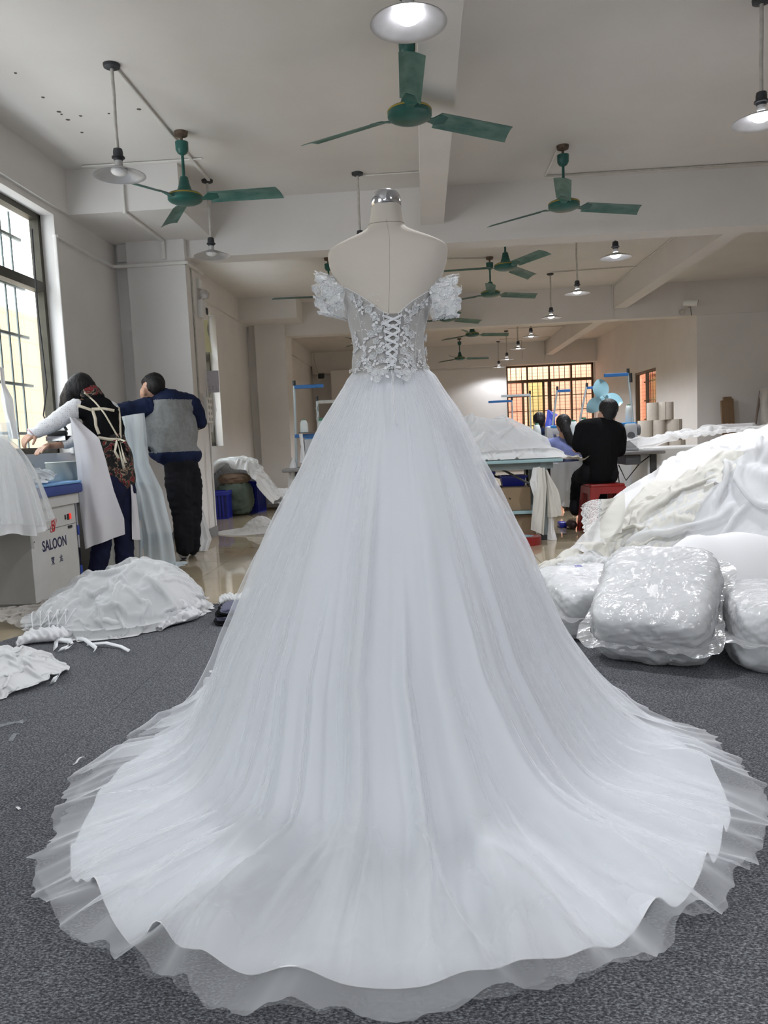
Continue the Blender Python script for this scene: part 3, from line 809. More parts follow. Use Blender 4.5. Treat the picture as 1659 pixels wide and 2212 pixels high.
# lacing: crossing satin ribbon and loops
nx_ = 8
zl = np.linspace(float(glz[0]) - .010, ZB + .012, nx_)
for i in range(nx_ - 1):
    for sd in (0, 1):
        pts = []
        for t in np.linspace(0, 1, 7):
            z = zl[i] + (zl[i + 1] - zl[i]) * t
            a, b = float(gapL(z)) - .02, float(gapR(z)) + .02
            ph = a + (b - a) * (t if sd else 1 - t)
            pts.append(Vector(form_pt(np.array(ph), z, .0065 + .0022 * (sd if i % 2 else 1 - sd))))
        wv = .0036
        child_world(MB().ribbon(pts, Vector((0, -.001, wv)), .0012).build('lacing_ribbon', M['ribbon'], None, 40), gown)
for i in range(14):
    z = float(glz[0]) - .006 - i * (float(glz[0]) - ZB - .014) / 13.5
    for sd in (-1, 1):
        g0 = float(gapL(z) if sd < 0 else gapR(z))
        lp = []
        for t in np.linspace(0, 1, 9):
            lp.append(Vector(form_pt(np.array(g0 - sd * .075 * math.sin(PI * t)), z + .009 * (t - .5) * 1.5, .0085)))
        child_world(MB().tube(lp, .0013, 5).build('lacing_loop', M['cord'], None, 180), gown)
# closure line that runs on down the skirt
cl = [(845, 800), (848, 815), (846, 830), (850, 850), (850, 868), (853, 885), (852, 900), (856, 918)]
cl3 = []
for (x, y) in cl:
    p = at(x, y, YD - .1); r = float(np.interp(p.z, _sz[::-1], _sr[::-1])); yy = .76 + .24 * min(1, max(0, (r - RW) / .22))
    q = at(x, y, YD - r * yy - .034); cl3.append(q)
for dx, r in ((0, .0016), (.004, .0009)):
    child_world(MB().tube([q + Vector((dx, 0, 0)) for q in cl3], r, 6).build('skirt_closure', M['cord'], None, 180), gown)

# sleeves: short stiff lace bands round arms that are not there
def sleeve_fn(side):
    # u: 0..1 from the bodice outwards, v: angle round the band (0 faces the camera, growing upwards)
    c0 = at(752 if side < 0 else 927, 650, YD - .02); c1 = at(690 if side < 0 else 986, 634 if side < 0 else 640, YD + .0)
    def f(u, v, off=0.0):
        c = c0 + (c1 - c0) * u
        rz = .055 + .006 * u; ry = .060 + .012 * u
        return Vector((c.x - side * .010 * math.sin(v) * (1 - u) + side * .006 * math.cos(v), c.y - (ry + off) * math.cos(v), c.z + (rz + off) * math.sin(v)))
    return f
SLV = {}
for sd in (-1, 1):
    f = sleeve_fn(sd); SLV[sd] = f
    n, k = 64, 18; P = np.zeros((n, k, 3))
    for i in range(n):
        v = 2 * PI * i / n
        sc = .06 * math.sin(v * 7 + 1) + .05 * math.sin(v * 13)
        for j in range(k):
            u = j / (k - 1); u = u * (1 + sc * (u > .9))
            P[i, j] = f(u, v)
    child_world(sheet('sleeve_band', P, M['lace_thin'], cu=True), gown)

# lace motifs, drawn flat in metres and laid on the surface
def petal(L, w, n=6, k=5, curl=.003):
    P = np.zeros((n, k, 3))
    for i in range(n):
        s = i / (n - 1); ww = w * math.sin(PI * min(1, .08 + .92 * s) ** .8) * (1 if s < .99 else .25)
        for j in range(k):
            t = j / (k - 1) * 2 - 1
            P[i, j] = (s * L * (1 - .12 * t * t * s), ww * t, .0012 + curl * s * s + .0016 * t * t)
    return P
def rot2(P, a, x, y):
    Q = P.copy(); c, s = math.cos(a), math.sin(a)
    Q[..., 0] = P[..., 0] * c - P[..., 1] * s + x; Q[..., 1] = P[..., 0] * s + P[..., 1] * c + y; return Q
def flower2(size, npet, g):
    out = []; a0 = g.uniform(0, 6)
    for k in range(npet):
        out.append(rot2(petal(size * g.uniform(.8, 1.1), size * .46), a0 + 2 * PI * k / npet + g.uniform(-.12, .12), 0, 0))
    return out
def map_parts(mb, parts, mp):
    for P in parts:
        Q = np.zeros_like(P)
        for i in range(P.shape[0]):
            for j in range(P.shape[1]): Q[i, j] = mp(P[i, j, 0], P[i, j, 1], P[i, j, 2])
        mb.grid(Q)
def bod_map(ph0, z0, ang=0.0):
    cx, a, b, sh = [float(v) for v in form_sec(z0)]
    ca, sa = math.cos(ang), math.sin(ang)
    def mp(x, y, h):
        X, Y = x * ca - y * sa, x * sa + y * ca
        L = math.hypot(a * math.cos(ph0), b * math.sin(ph0)) + .005
        return form_pt(np.array(ph0 + X / L), z0 + Y, .0055 + h)
    return mp
def slv_map(f, u0, v0, L=.085, rad=.06):
    return lambda x, y, h: np.array(f(min(1.07, max(-.15, u0 + x / L)), v0 + y / rad, .002 + h))
beads = []
def lace_flower(mp, size, npet, g, parent):
    b = MB(); ps = flower2(size, npet, g); map_parts(b, ps, mp)
    b.m = 1
    for P in ps:                                   # corded outline round each petal
        ring = [P[i, 0] for i in range(1, P.shape[0])] + [P[-1, j] for j in range(1, P.shape[1])] + [P[i, -1] for i in range(P.shape[0] - 2, 0, -1)]
        b.tube([Vector(mp(q[0], q[1], q[2] + .0006)) for q in ring], max(.0006, size * .045), 4)
    o = b.build('lace_flower', [M['lace_thin'], M['cord']], None, 180); child_world(o, parent)
    for k in range(3):
        a = k * 2.1; beads.append((mp(.0025 * math.cos(a), .0025 * math.sin(a), .003), .0019))
    return o
def vine(mp, pts, r, parent, leaves=0, g=None):
    b = MB(); q = [Vector(mp(x, y, .0015)) for x, y in pts]; b.tube(q, r, 5)
    for k in range(leaves):
        i = int((k + .5) / leaves * (len(pts) - 1)); x, y = pts[i]
        a = math.atan2(pts[i + 1][1] - y, pts[i + 1][0] - x) + (1 if k % 2 else -1) * g.uniform(.5, 1.0)
        map_parts(b, [rot2(petal(g.uniform(.011, .018), .0042, 5, 3), a, x, y)], mp)
    return child_world(b.build('lace_vine', M['cord'], None, 180), parent)
def curl(x, y, a, L, turn, n=12):
    pts = []; 
    for i in range(n):
        pts.append((x, y)); a += turn / n * (1 + i / n); x += math.cos(a) * L / n; y += math.sin(a) * L / n
    return pts
g = np.random.default_rng(5)
for sd in (-1, 1):
    for (px, py, sz, npet) in ((800, 668, .016, 6), (812, 690, .013, 5), (782, 655, .013, 5), (818, 712, .015, 5), (805, 722, .014, 6), (815, 738, .011, 5), (822, 757, .014, 6), (808, 772, .016, 5),
                              (790, 765, .012, 5), (778, 782, .014, 5), (772, 752, .012, 5), (826, 782, .012, 5), (765, 640, .014, 6), (800, 788, .011, 5), (770, 722, .010, 5)):
        x = px if sd < 0 else 2 * 845.5 - px + g.uniform(-3, 3)
        p, z = px_phi(x, py + g.uniform(-3, 3))
        mp = bod_map(p, z)
        lace_flower(mp, sz, npet, g, gown)
        a = g.uniform(0, 6.28)
        vine(mp, curl(0, 0, a, g.uniform(.03, .05), g.uniform(-2.5, 2.5)), .0009, gown, 4, g)
        vine(mp, curl(0, 0, a + 2.4, g.uniform(.02, .035), g.uniform(-4, 4)), .0008, gown, 1, g)
    f = SLV[sd]
    for (u, v, sz) in ((.55, .1, .026), (.2, .35, .016), (.85, .55, .016), (.15, -.45, .018), (.85, -.5, .018), (.5, -.75, .016), (.5, .9, .017), (.95, 0.0, .013), (.3, 1.3, .014), (.8, 1.4, .014), (.3, -1.2, .014), (.75, -1.3, .015)):
        mp = slv_map(f, u, v)
        lace_flower(mp, sz, 6 if sz > .02 else 5, g, gown)
        vine(mp, curl(0, 0, g.uniform(0, 6), .04, g.uniform(-3, 3)), .0010, gown, 4, g)
        vine(mp, curl(0, 0, g.uniform(0, 6), .03, g.uniform(-4, 4)), .0009, gown, 2, g)
    # pointed leaves on the rims
    for (u, v, a) in ((1.0, 1.25, .9), (.62, 1.5, 1.4), (.95, -1.15, -1.2), (.55, -1.45, -1.6), (.1, -1.35, -1.7), (.2, 1.45, 1.3), (1.0, -.7, -.3)):
        mp = slv_map(f, u, v); b = MB(); map_parts(b, [rot2(petal(.030, .010), a, 0, 0)], mp)
        child_world(b.build('lace_leaf', M['lace'], None, 180), gown)
# motifs hanging over the waist seam and a beaded edge round it
def skirt_map(px, py, out=.028):
    p = at(px, py, YD - .1); r0 = float(np.interp(p.z, _sz[::-1], _sr[::-1]))
    ph0 = math.asin(max(-1, min(1, (p.x - float(cone_c(p.z))) / (r0 + out))))
    def mp(x, y, h):
        z = p.z + y; r = float(np.interp(z, _sz[::-1], _sr[::-1])) + out + h; a = ph0 + x / r
        yy = .76 + .24 * min(1, max(0, (r - out - RW) / .22))
        return np.array((float(cone_c(z)) + r * math.sin(a), YD - r * yy * math.cos(a), z))
    return mp
for (px, py, sz) in ((812, 804, .016), (824, 806, .012), (817, 820, .015), (879, 804, .016), (866, 806, .011), (877, 819, .014), (800, 800, .010), (892, 801, .010), (835, 803, .009), (857, 803, .009)):
    mp = skirt_map(px, py); lace_flower(mp, sz, 6, g, gown); vine(mp, curl(0, 0, g.uniform(0, 6), .03, g.uniform(-4, 4)), .0011, gown, 2, g)
for k in range(70):
    a = -1.5 + 3.0 * k / 69
    beads.append((form_pt(np.array(a), ZW + .004 * math.sin(k * 1.7), .012), .0019))
for k in range(220):
    sd = -1 if k % 2 else 1
    p, z = px_phi(845.5 + sd * g.uniform(20, 85), g.uniform(640, 795)); beads.append((form_pt(np.array(p), z, .009), g.uniform(.0010, .0018)))
for k in range(90):
    f = SLV[-1 if k % 2 else 1]; beads.append((np.array(f(g.uniform(.05, .95), g.uniform(-1.3, 1.3), .006)), g.uniform(.0012, .002)))
b = MB()
for c, r in beads: b.lathe([(0, -r), (r * .8, -r * .6), (r, 0), (r * .8, r * .6), (0, r)], 6, tuple(c), caps=False)
child_world(b.build('beading', M['pearl'], None, 180, kind='stuff'), gown)

# ------------------------------------------------------------------ soft bodies: overlapping limbs fused into one skin
from mathutils.bvhtree import BVHTree
def _evalmesh(me, mods, name):
    o = bpy.data.objects.new('tmp', me); COL.objects.link(o)
    for typ, kw in mods:
        md = o.modifiers.new(typ, typ)
        for k, v in kw.items(): setattr(md, k, v)
    dg = bpy.context.evaluated_depsgraph_get()
    r = bpy.data.meshes.new_from_object(o.evaluated_get(dg)); r.name = name
    bpy.data.objects.remove(o); return r
def blob(name, shapes, mats, parent=None, voxel=.012, smooth=6, wrinkle=0.0, wscale=18, wstretch=(1, 1, 1), paint=None, label=None, seed=3):
    mb = MB()
    for sh in shapes:
        if sh[0] == 'c':
            ch = sh[1]
            for i, (p, r) in enumerate(ch):
                p = Vector(p)
                mb.lathe([(r * math.sin(PI * k / 8), -r * math.cos(PI * k / 8)) for k in range(9)], 14, p, caps=False)
                if i:
                    q, r0 = Vector(ch[i - 1][0]), ch[i - 1][1]; d = p - q
                    if d.length > 1e-4:
                        mb.lathe([(r0, 0), (r, d.length)], 14, q, d.to_track_quat('Z', 'Y'))
        else:
            _, c, rad, rot = sh
            m = rot.to_matrix() if hasattr(rot, 'to_matrix') else (rot or Matrix.Identity(3))
            n = len(mb.v); mb.lathe([(math.sin(PI * k / 12), -math.cos(PI * k / 12)) for k in range(13)], 20, caps=False)
            for i in range(n, len(mb.v)):
                v = Vector(mb.v[i]); mb.v[i] = tuple(m @ Vector((v.x * rad[0], v.y * rad[1], v.z * rad[2])) + Vector(c))
    me0 = bpy.data.meshes.new(name); me0.from_pydata(mb.v, [], mb.f)
    bm = bmesh.new(); bm.from_mesh(me0); bmesh.ops.recalc_face_normals(bm, faces=bm.faces); bm.to_mesh(me0); bm.free()
    me = _evalmesh(me0, [('REMESH', dict(mode='VOXEL', voxel_size=voxel)), ('SMOOTH', dict(factor=.5, iterations=smooth))], name)
    bpy.data.meshes.remove(me0)
    nv = len(me.vertices); co = np.zeros(nv * 3); me.vertices.foreach_get('co', co); co = co.reshape(-1, 3)
    if wrinkle:
        no = np.zeros(nv * 3); me.vertices.foreach_get('normal', no); no = no.reshape(-1, 3)
        w = ridged(co[:, 0] * wscale * wstretch[0] + co[:, 1] * wscale * .7, co[:, 2] * wscale * wstretch[2] + co[:, 1] * wscale * .4, 2, seed)
        co = co + no * (w - .3)[:, None] * wrinkle
        me.vertices.foreach_set('co', co.ravel())
    me.materials.clear()
    for m in (mats if isinstance(mats, (list, tuple)) else [mats]): me.materials.append(m)
    me.polygons.foreach_set('use_smooth', np.ones(len(me.polygons), bool))
    if paint:
        mi = [paint(p.center) for p in me.polygons]; me.polygons.foreach_set('material_index', mi)
    me.update()
    o = link(name, me)
    if parent: child_world(o, parent)
    return tag(o, label)
def bvh(o):
    me = o.data; mw = o.matrix_world
    return BVHTree.FromPolygons([v.co.copy() for v in me.vertices], [tuple(p.vertices) for p in me.polygons])
CAMP = Vector((0, 0, 1))
def on(tree, px, py, off=.004, Yd=None):
    d = _ray(px, py).normalized(); h = tree.ray_cast(CAMP, d)
    if h[0] is None: return at(px, py, Yd)
    return h[0] - d * off
def rib(name, tree, px, w, mt, parent, off=.005, Yd=6.0, n=24, th=.003):
    """flat band lying on a body along a line of points"""
    pts = []
    for i in range(len(px) - 1):
        for t in np.linspace(0, 1, max(2, n // (len(px) - 1)), endpoint=(i == len(px) - 2)):
            pts.append(on(tree, px[i][0] + (px[i + 1][0] - px[i][0]) * t, px[i][1] + (px[i + 1][1] - px[i][1]) * t, off, Yd))
    for _ in range(2):
        pts = [pts[0]] + [(pts[i - 1] + pts[i] * 2 + pts[i + 1]) / 4 for i in range(1, len(pts) - 1)] + [pts[-1]]
    wv = []
    for i in range(len(pts)):
        t = pts[min(i + 1, len(pts) - 1)] - pts[max(i - 1, 0)]; v = (pts[i] - CAMP)
        wv.append(t.cross(v).normalized() * w / 2)
    o = MB().ribbon(pts, wv, th).build(name, mt, None, 180); child_world(o, parent); return o
def hair_cap(name, c, r, rot, mt, parent, seed, cut=-.35, tail=None, wr=.0022):
    """cap of short hair strands on an ellipsoid head: kept where the direction is above the hairline"""
    sh = [('e', c, (r[0], r[1], r[2]), rot)] + (tail or [])
    return blob(name, sh, mt, parent, .007, 3, wr, 110, (1, 1, .12), seed=seed)

M['skin'] = mat('skin', (.46, .27, .19), rough=.55, var=.06, vscale=20)
M['hair'] = mat('black_hair', (.009, .008, .009), rough=.5, bump=.5, bscale=240, stretch=(1, 1, .15), spec=.3)
M['black'] = mat('black_knit', (.006, .006, .007), rough=.92, bump=.3, bscale=300, spec=.1)
M['blackp'] = mat('black_trousers', (.010, .010, .013), rough=.9, var=.3, spec=.15)
M['navy'] = mat('navy_jersey', (.009, .015, .045), rough=.85, var=.2, spec=.2)
M['navyp'] = mat('navy_trousers', (.010, .012, .034), rough=.9, var=.2, spec=.15)
M['greyj'] = mat('grey_jersey', (.21, .215, .215), rough=.9, var=.10, vscale=40, bump=.2, bscale=400, spec=.15)
M['knit'] = mat('white_dotted_knit', (.66, .66, .68), rough=.9)
def dots(m, sc, c2, thr):
    nt = m.node_tree; b = nt.nodes['Principled BSDF']; tc = nt.nodes.new('ShaderNodeTexCoord'); v = nt.nodes.new('ShaderNodeTexVoronoi'); v.inputs['Scale'].default_value = sc; v.inputs['Randomness'].default_value = .25
    r = nt.nodes.new('ShaderNodeValToRGB'); r.color_ramp.elements[0].position = thr; r.color_ramp.elements[1].position = thr + .06
    r.color_ramp.elements[0].color = (*c2, 1); r.color_ramp.elements[1].color = b.inputs['Base Color'].default_value
    nt.links.new(tc.outputs['Object'], v.inputs['Vector']); nt.links.new(v.outputs['Distance'], r.inputs[0]); nt.links.new(r.outputs[0], b.inputs['Base Color'])
dots(M['knit'], 75, (.30, .30, .34), .2)
def floral():
    m = bpy.data.materials.new('black_red_floral_print'); m.use_nodes = True; nt = m.node_tree; b = nt.nodes['Principled BSDF']; b.inputs['Roughness'].default_value = .85
    tc = nt.nodes.new('ShaderNodeTexCoord'); n = nt.nodes.new('ShaderNodeTexNoise'); n.inputs['Scale'].default_value = 13; n.inputs['Detail'].default_value = 2; n.inputs['Distortion'].default_value = 2.5
    r = nt.nodes.new('ShaderNodeValToRGB'); r.color_ramp.interpolation = 'CONSTANT'; e = r.color_ramp.elements
    e[0].position, e[0].color = 0, (.008, .007, .008, 1); e[1].position, e[1].color = .52, (.30, .22, .15, 1)
    for p, c in ((.555, (.01, .008, .008, 1)), (.60, (.20, .015, .02, 1)), (.70, (.02, .01, .01, 1))):
        q = e.new(p); q.color = c
    nt.links.new(tc.outputs['Object'], n.inputs['Vector']); nt.links.new(n.outputs['Fac'], r.inputs[0]); nt.links.new(r.outputs[0], b.inputs['Base Color']); return m
M['floral'] = floral()
M['apron'] = fabric('white_apron_cotton', (.66, .65, .68), transl=.15)
M['strap'] = mat('cream_tape', (.62, .56, .44), rough=.9)
M['sole'] = mat('navy_rubber', (.012, .014, .06), rough=.6)
M['wshoe'] = mat('white_shoe', (.55, .55, .57), rough=.6)

def rz_(a): return Matrix.Rotation(R(a), 3, 'Z')
# ---- woman bending over the first ironing table
A = lambda x, y, Y: at(x, y, Y)
wom = empty('person', (A(240, 1200, 5.62).x, 5.62, 0), 0, 'person with white apron tied over a black vest, bending over the first ironing table', 'person', 'people at work')
head_w = A(172, 843, 5.70)
blob('body', [('e', head_w, (.078, .092, .108), Matrix.Rotation(R(28), 3, 'Y')), ('c', [(A(178, 850, 5.7), .055), (A(200, 872, 5.7), .052), (A(212, 905, 5.7), .09)]),
              ('e', A(152, 855, 5.70), (.02, .022, .03), None), ('e', A(146, 850, 5.68), (.012, .012, .014), None),
              ('c', [(A(205, 890, 5.70), .09), (A(228, 960, 5.70), .085), (A(250, 1035, 5.70), .085)]),
              ('c', [(A(172, 884, 5.60), .045), (A(120, 912, 5.50), .040), (A(72, 938, 5.44), .030)]),
              ('c', [(A(236, 885, 5.84), .055), (A(205, 935, 5.95), .042), (A(140, 960, 5.86), .030), (A(100, 965, 5.72), .026)]),
              ('c', [(A(243, 1050, 5.62), .068), (A(222, 1150, 5.56), .058), (A(206, 1250, 5.56), .042)]),
              ('c', [(A(262, 1050, 5.73), .068), (A(262, 1145, 5.70), .058), (A(272, 1250, 5.70), .042)])], M['skin'], wom, .011, 5)
def hand(name, wrist, fwd, up, side, parent, mt, curl=.5, s=1.0):
    """palm, four bent fingers of unequal length and a thumb, on a wrist"""
    fwd, up = Vector(fwd).normalized(), Vector(up).normalized(); sd = fwd.cross(up).normalized() * side
    w = Vector(wrist); S_ = []
    def P(f, s_, u): return w + (fwd * f + sd * s_ + up * u) * s
    S_.append(('c', [(P(0, 0, 0), .024 * s), (P(.035, 0, 0), .027 * s)]))
    for k in range(4): S_.append(('c', [(P(.02, -.018 + .012 * k, 0), .015 * s), (P(.075, -.027 + .018 * k, .002), .012 * s)]))
    for k, L in enumerate((.062, .072, .068, .052)):
        b = P(.080, -.028 + .0186 * k, .002); a = b + (fwd * math.cos(curl * .5) - up * math.sin(curl * .5)) * L * .42 * s
        c = a + (fwd * math.cos(curl * 1.4) - up * math.sin(curl * 1.4)) * L * .34 * s; e = c + (fwd * math.cos(curl * 2) - up * math.sin(curl * 2)) * L * .26 * s
        S_.append(('c', [(b, .0095 * s), (a, .0085 * s), (c, .0078 * s), (e, .0066 * s)]))
    t0 = P(.022, -.026, -.004); t1 = t0 + (fwd * .6 - sd * .75 - up * .25) * .036 * s; t2 = t1 + (fwd * .9 - sd * .2 - up * .35) * .034 * s
    S_.append(('c', [(t0, .013 * s), (t1, .0105 * s), (t2, .0085 * s)]))
    return blob(name, S_, mt, parent, .0042, 2)
hw = A(76, 934, 5.45)
hand('hand', hw, A(48, 956, 5.40) - hw, (-.25, -.75, .6), 1, wom, M['skin'], .55, 1.0)
hand('hand', A(104, 963, 5.73), A(80, 975, 5.6) - A(104, 963, 5.73), (0, .2, 1), -1, wom, M['skin'], .4, .95)
vest = blob('vest', [('c', [(A(205, 868, 5.70), .075), (A(222, 905, 5.70), .135), (A(236, 950, 5.70), .118), (A(246, 985, 5.69), .125)]),
              ('c', [(A(176, 884, 5.60), .072), (A(215, 890, 5.70), .12), (A(240, 892, 5.84), .075)]), ('e', A(225, 925, 5.72), (.145, .15, .19), Matrix.Rotation(R(-16), 3, 'Y'))], M['black'], wom, .012, 6, .004, 14)
blob('tunic', [('c', [(A(238, 955, 5.69), .115), (A(248, 1000, 5.69), .128), (A(256, 1032, 5.69), .128)]), ('e', A(262, 1000, 5.72), (.09, .12, .17), None)], M['floral'], wom, .012, 5, .006, 12, (1, 1, .3))
blob('collar', [('c', [(A(186, 850, 5.66), .05), (A(200, 850, 5.70), .066), (A(212, 858, 5.74), .05)])], M['floral'], wom, .009, 4)
slv = blob('sleeve', [('c', [(A(166, 882, 5.59), .075), (A(145, 894, 5.54), .068), (A(120, 911, 5.50), .062), (A(95, 925, 5.47), .052), (A(73, 936, 5.45), .043)])], M['knit'], wom, .010, 5, .004, 16, label='white dotted sleeve')
blob('sleeve', [('c', [(A(238, 885, 5.84), .07), (A(205, 935, 5.95), .055), (A(142, 959, 5.86), .043)])], M['knit'], wom, .012, 5)
MB().lathe([(.041, -.005), (.047, 0), (.041, .005)], 20, A(68, 937, 5.445), (A(60, 944, 5.43) - A(76, 932, 5.46)).to_track_quat('Z', 'Y'), caps=False).build('bracelet', mat('pink_bracelet', (.5, .32, .33), rough=.3), None, 180)
child_world(bpy.data.objects['bracelet'], wom)
trW = blob('trousers', [('c', [(A(250, 1030, 5.68), .12), (A(242, 1060, 5.61), .10), (A(224, 1150, 5.57), .075), (A(208, 1248, 5.57), .066)]), ('c', [(A(255, 1030, 5.70), .12), (A(265, 1060, 5.73), .10), (A(266, 1150, 5.70), .078), (A(273, 1248, 5.70), .066)])], M['navyp'], wom, .012, 5, .004, 14)
for x, y, Y in ((200, 1258, 5.54), (266, 1260, 5.68)):
    p = A(x, y, Y); blob('shoe', [('c', [((p.x + .03, p.y, .05), .045), ((p.x - .06, p.y - .01, .045), .042), ((p.x - .13, p.y - .02, .038), .036)])], M['blackp'], wom, .01, 3)
hair_cap('hair', A(172, 838, 5.70), (.095, .105, .118), Matrix.Rotation(R(28), 3, 'Y'), M['hair'], wom, 8,
         tail=[('c', [(A(160, 840, 5.66), .07), (A(144, 860, 5.66), .05), (A(135, 876, 5.66), .025)]), ('c', [(A(185, 838, 5.72), .08), (A(194, 852, 5.72), .05)]), ('c', [(A(150, 850, 5.62), .04), (A(142, 880, 5.62), .018)])])
tv = bvh(vest)
rib('apron_strap', tv, [(160, 874), (178, 879), (198, 886)], .020, M['strap'], wom, Yd=5.52)
rib('apron_strap', tv, [(198, 884), (222, 883), (247, 887)], .022, M['strap'], wom, Yd=5.55)
rib('apron_strap', tv, [(200, 886), (206, 905), (207, 920), (214, 938)], .022, M['strap'], wom, Yd=5.54)
rib('apron_strap', tv, [(182, 848), (205, 868), (225, 892), (256, 946)], .012, M['strap'], wom, Yd=5.54)
rib('apron_strap', tv, [(212, 945), (235, 949), (262, 950)], .022, M['strap'], wom, off=.008, Yd=5.54)
rib('apron_strap', tv, [(256, 880), (259, 910), (260, 946)], .018, M['strap'], wom, off=.008, Yd=5.60)
for q in ([(256, 950), (262, 985), (268, 1012)], [(253, 950), (248, 975), (256, 990)], [(260, 949), (270, 953), (262, 957)], [(256, 952), (268, 992), (272, 1000)]):
    pts = [A(x, y, 5.53) for x, y in q]; child_world(MB().ribbon(pts, [Vector((.009, 0, .002))] * len(pts), .003).build('apron_tie', M['strap'], None, 180), wom)
def cloth_between(L, Rr, Y0, bulge, nx=26, ny=50, fold=.012, seed=1, ny_fold=5.0):
    """cloth panel hung between two outlines; L, Rr lists of (px, py, depth)"""
    def res(C):
        pts = [A(*c) for c in C]; d = [0]
        for i in range(1, len(pts)): d.append(d[-1] + (pts[i] - pts[i - 1]).length)
        t = np.linspace(0, d[-1], ny); return np.stack([np.interp(t, d, [p[k] for p in pts]) for k in range(3)], -1)
    a, b = res(L), res(Rr); u = np.linspace(0, 1, nx)[:, None, None]
    P = a[None] * (1 - u) + b[None] * u
    uu = u[..., 0]; v = np.linspace(0, 1, ny)[None]
    f = fold * (np.sin(uu * ny_fold * 2 * PI + 2 * vnoise(uu * 2, v * 2, 0, seed)) * (.3 + .7 * v) + .8 * vnoise(uu * 5, v * 3, 0, seed + 1))
    P[..., 1] -= bulge * np.sin(PI * uu) + f
    P[..., 0] += .5 * f
    return P
ap = sheet('apron', cloth_between([(152, 900, 5.50), (157, 940, 5.46), (166, 1010, 5.42), (172, 1090, 5.42), (184, 1186, 5.44)], [(163, 903, 5.51), (214, 946, 5.50), (226, 985, 5.50), (246, 1060, 5.50), (268, 1120, 5.52), (270, 1154, 5.52)], 0, .05, fold=.010, ny_fold=2.2), M['apron'])
child_world(ap, wom)
child_world(sheet('apron_back', cloth_between([(281, 1030, 5.66), (284, 1080, 5.66), (285, 1165, 5.66)], [(287, 1025, 5.74), (297, 1090, 5.74), (304, 1166, 5.76)], 0, .02, 12, 30, .006), M['apron']), wom)

# ---- man in the grey and navy jacket
man = empty('person', (A(400, 1180, 6.55).x, 6.6, 0), 0, 'person standing by the pillar in a grey and navy jacket and black trousers', 'person', 'people at work')
hm = A(330, 838, 6.60)
blob('body', [('e', hm, (.085, .098, .118), Matrix.Rotation(R(18), 3, 'Y')), ('e', A(316, 850, 6.58), (.055, .06, .07), None), ('e', A(307, 852, 6.60), (.018, .018, .022), None),
              ('e', A(311, 847, 6.50), (.016, .020, .036), None), ('c', [(A(338, 850, 6.6), .062), (A(352, 868, 6.62), .065)]),
              ('c', [(A(365, 890, 6.62), .12), (A(372, 960, 6.62), .11), (A(388, 1010, 6.6), .10)]),
              ('c', [(A(325, 878, 6.55), .06), (A(270, 884, 6.42), .05), (A(200, 892, 6.25), .038)]), ('c', [(A(416, 872, 6.74), .06), (A(430, 915, 6.80), .05), (A(380, 925, 6.98), .04)]),
              ('c', [(A(384, 1015, 6.54), .07), (A(392, 1110, 6.53), .055), (A(397, 1183, 6.56), .036)]), ('c', [(A(408, 1015, 6.67), .07), (A(415, 1110, 6.66), .062), (A(416, 1180, 6.67), .036)])], M['skin'], man, .012, 5)
zy, zh = A(370, 862, 6.5).z, A(370, 977, 6.5).z
jk = blob('jacket', [('c', [(A(352, 862, 6.62), .10), (A(366, 880, 6.62), .165), (A(368, 930, 6.60), .180), (A(374, 965, 6.60), .185), (A(378, 976, 6.60), .165)]),
              ('e', A(362, 925, 6.62), (.225, .17, .30), Matrix.Rotation(R(-3), 3, 'Y')), ('e', A(380, 935, 6.64), (.20, .16, .27), None), ('c', [(A(332, 880, 6.56), .085), (A(370, 868, 6.62), .11), (A(410, 872, 6.72), .085)]),
              ('c', [(A(336, 980, 6.57), .065), (A(375, 978, 6.55), .12), (A(385, 978, 6.58), .14), (A(416, 982, 6.64), .09)])],
          [M['greyj'], M['navy']], man, .012, 6, .007, 9, (1, 1, .6), paint=lambda c: 1 if (c.z > zy - .015 * (c.x + 2.2) or c.z < zh) else 0)
blob('sleeve', [('c', [(A(322, 880, 6.54), .090), (A(296, 884, 6.48), .080), (A(262, 888, 6.40), .068), (A(228, 890, 6.32), .058)])], M['navy'], man, .011, 5, .007, 14, label='navy sleeve stretched out to the left')
blob('sleeve', [('c', [(A(412, 872, 6.72), .085), (A(427, 895, 6.78), .072), (A(431, 912, 6.80), .064), (A(405, 922, 6.92), .055)])], M['navy'], man, .011, 5, .005, 14)
blob('collar', [('c', [(A(346, 850, 6.57), .055), (A(356, 856, 6.62), .075), (A(362, 862, 6.66), .055)])], M['navy'], man, .009, 4)
tj = bvh(jk)
rib('pocket', tj, [(309, 939), (317, 960), (325, 977)], .020, mat('black_welt', (.006, .007, .02), rough=.8), man, Yd=6.45)
blob('trousers', [('c', [(A(388, 1012, 6.58), .135), (A(384, 1040, 6.54), .115), (A(393, 1110, 6.53), .092), (A(396, 1150, 6.54), .082), (A(398, 1184, 6.56), .074)]), ('c', [(A(398, 1012, 6.62), .13), (A(409, 1040, 6.67), .112), (A(414, 1110, 6.66), .09), (A(415, 1150, 6.66), .08), (A(416, 1180, 6.68), .07)])], M['blackp'], man, .012, 5, .006, 12, (1, 1, 1.6))
for (p, q) in ((gnd(398, 1212), 0), (gnd(418, 1203), 1)):
    d = Vector((-.35, .9, 0)).normalized()
    blob('shoe', [('c', [((p.x, p.y, .055), .042), ((p.x + d.x * .09, p.y + d.y * .09, .06), .044), ((p.x + d.x * .2, p.y + d.y * .2, .045), .038)])], [M['wshoe'], M['sole']], man, .009, 3, paint=lambda c: 1 if c.z < .035 else 0, label='white shoe with a navy sole')
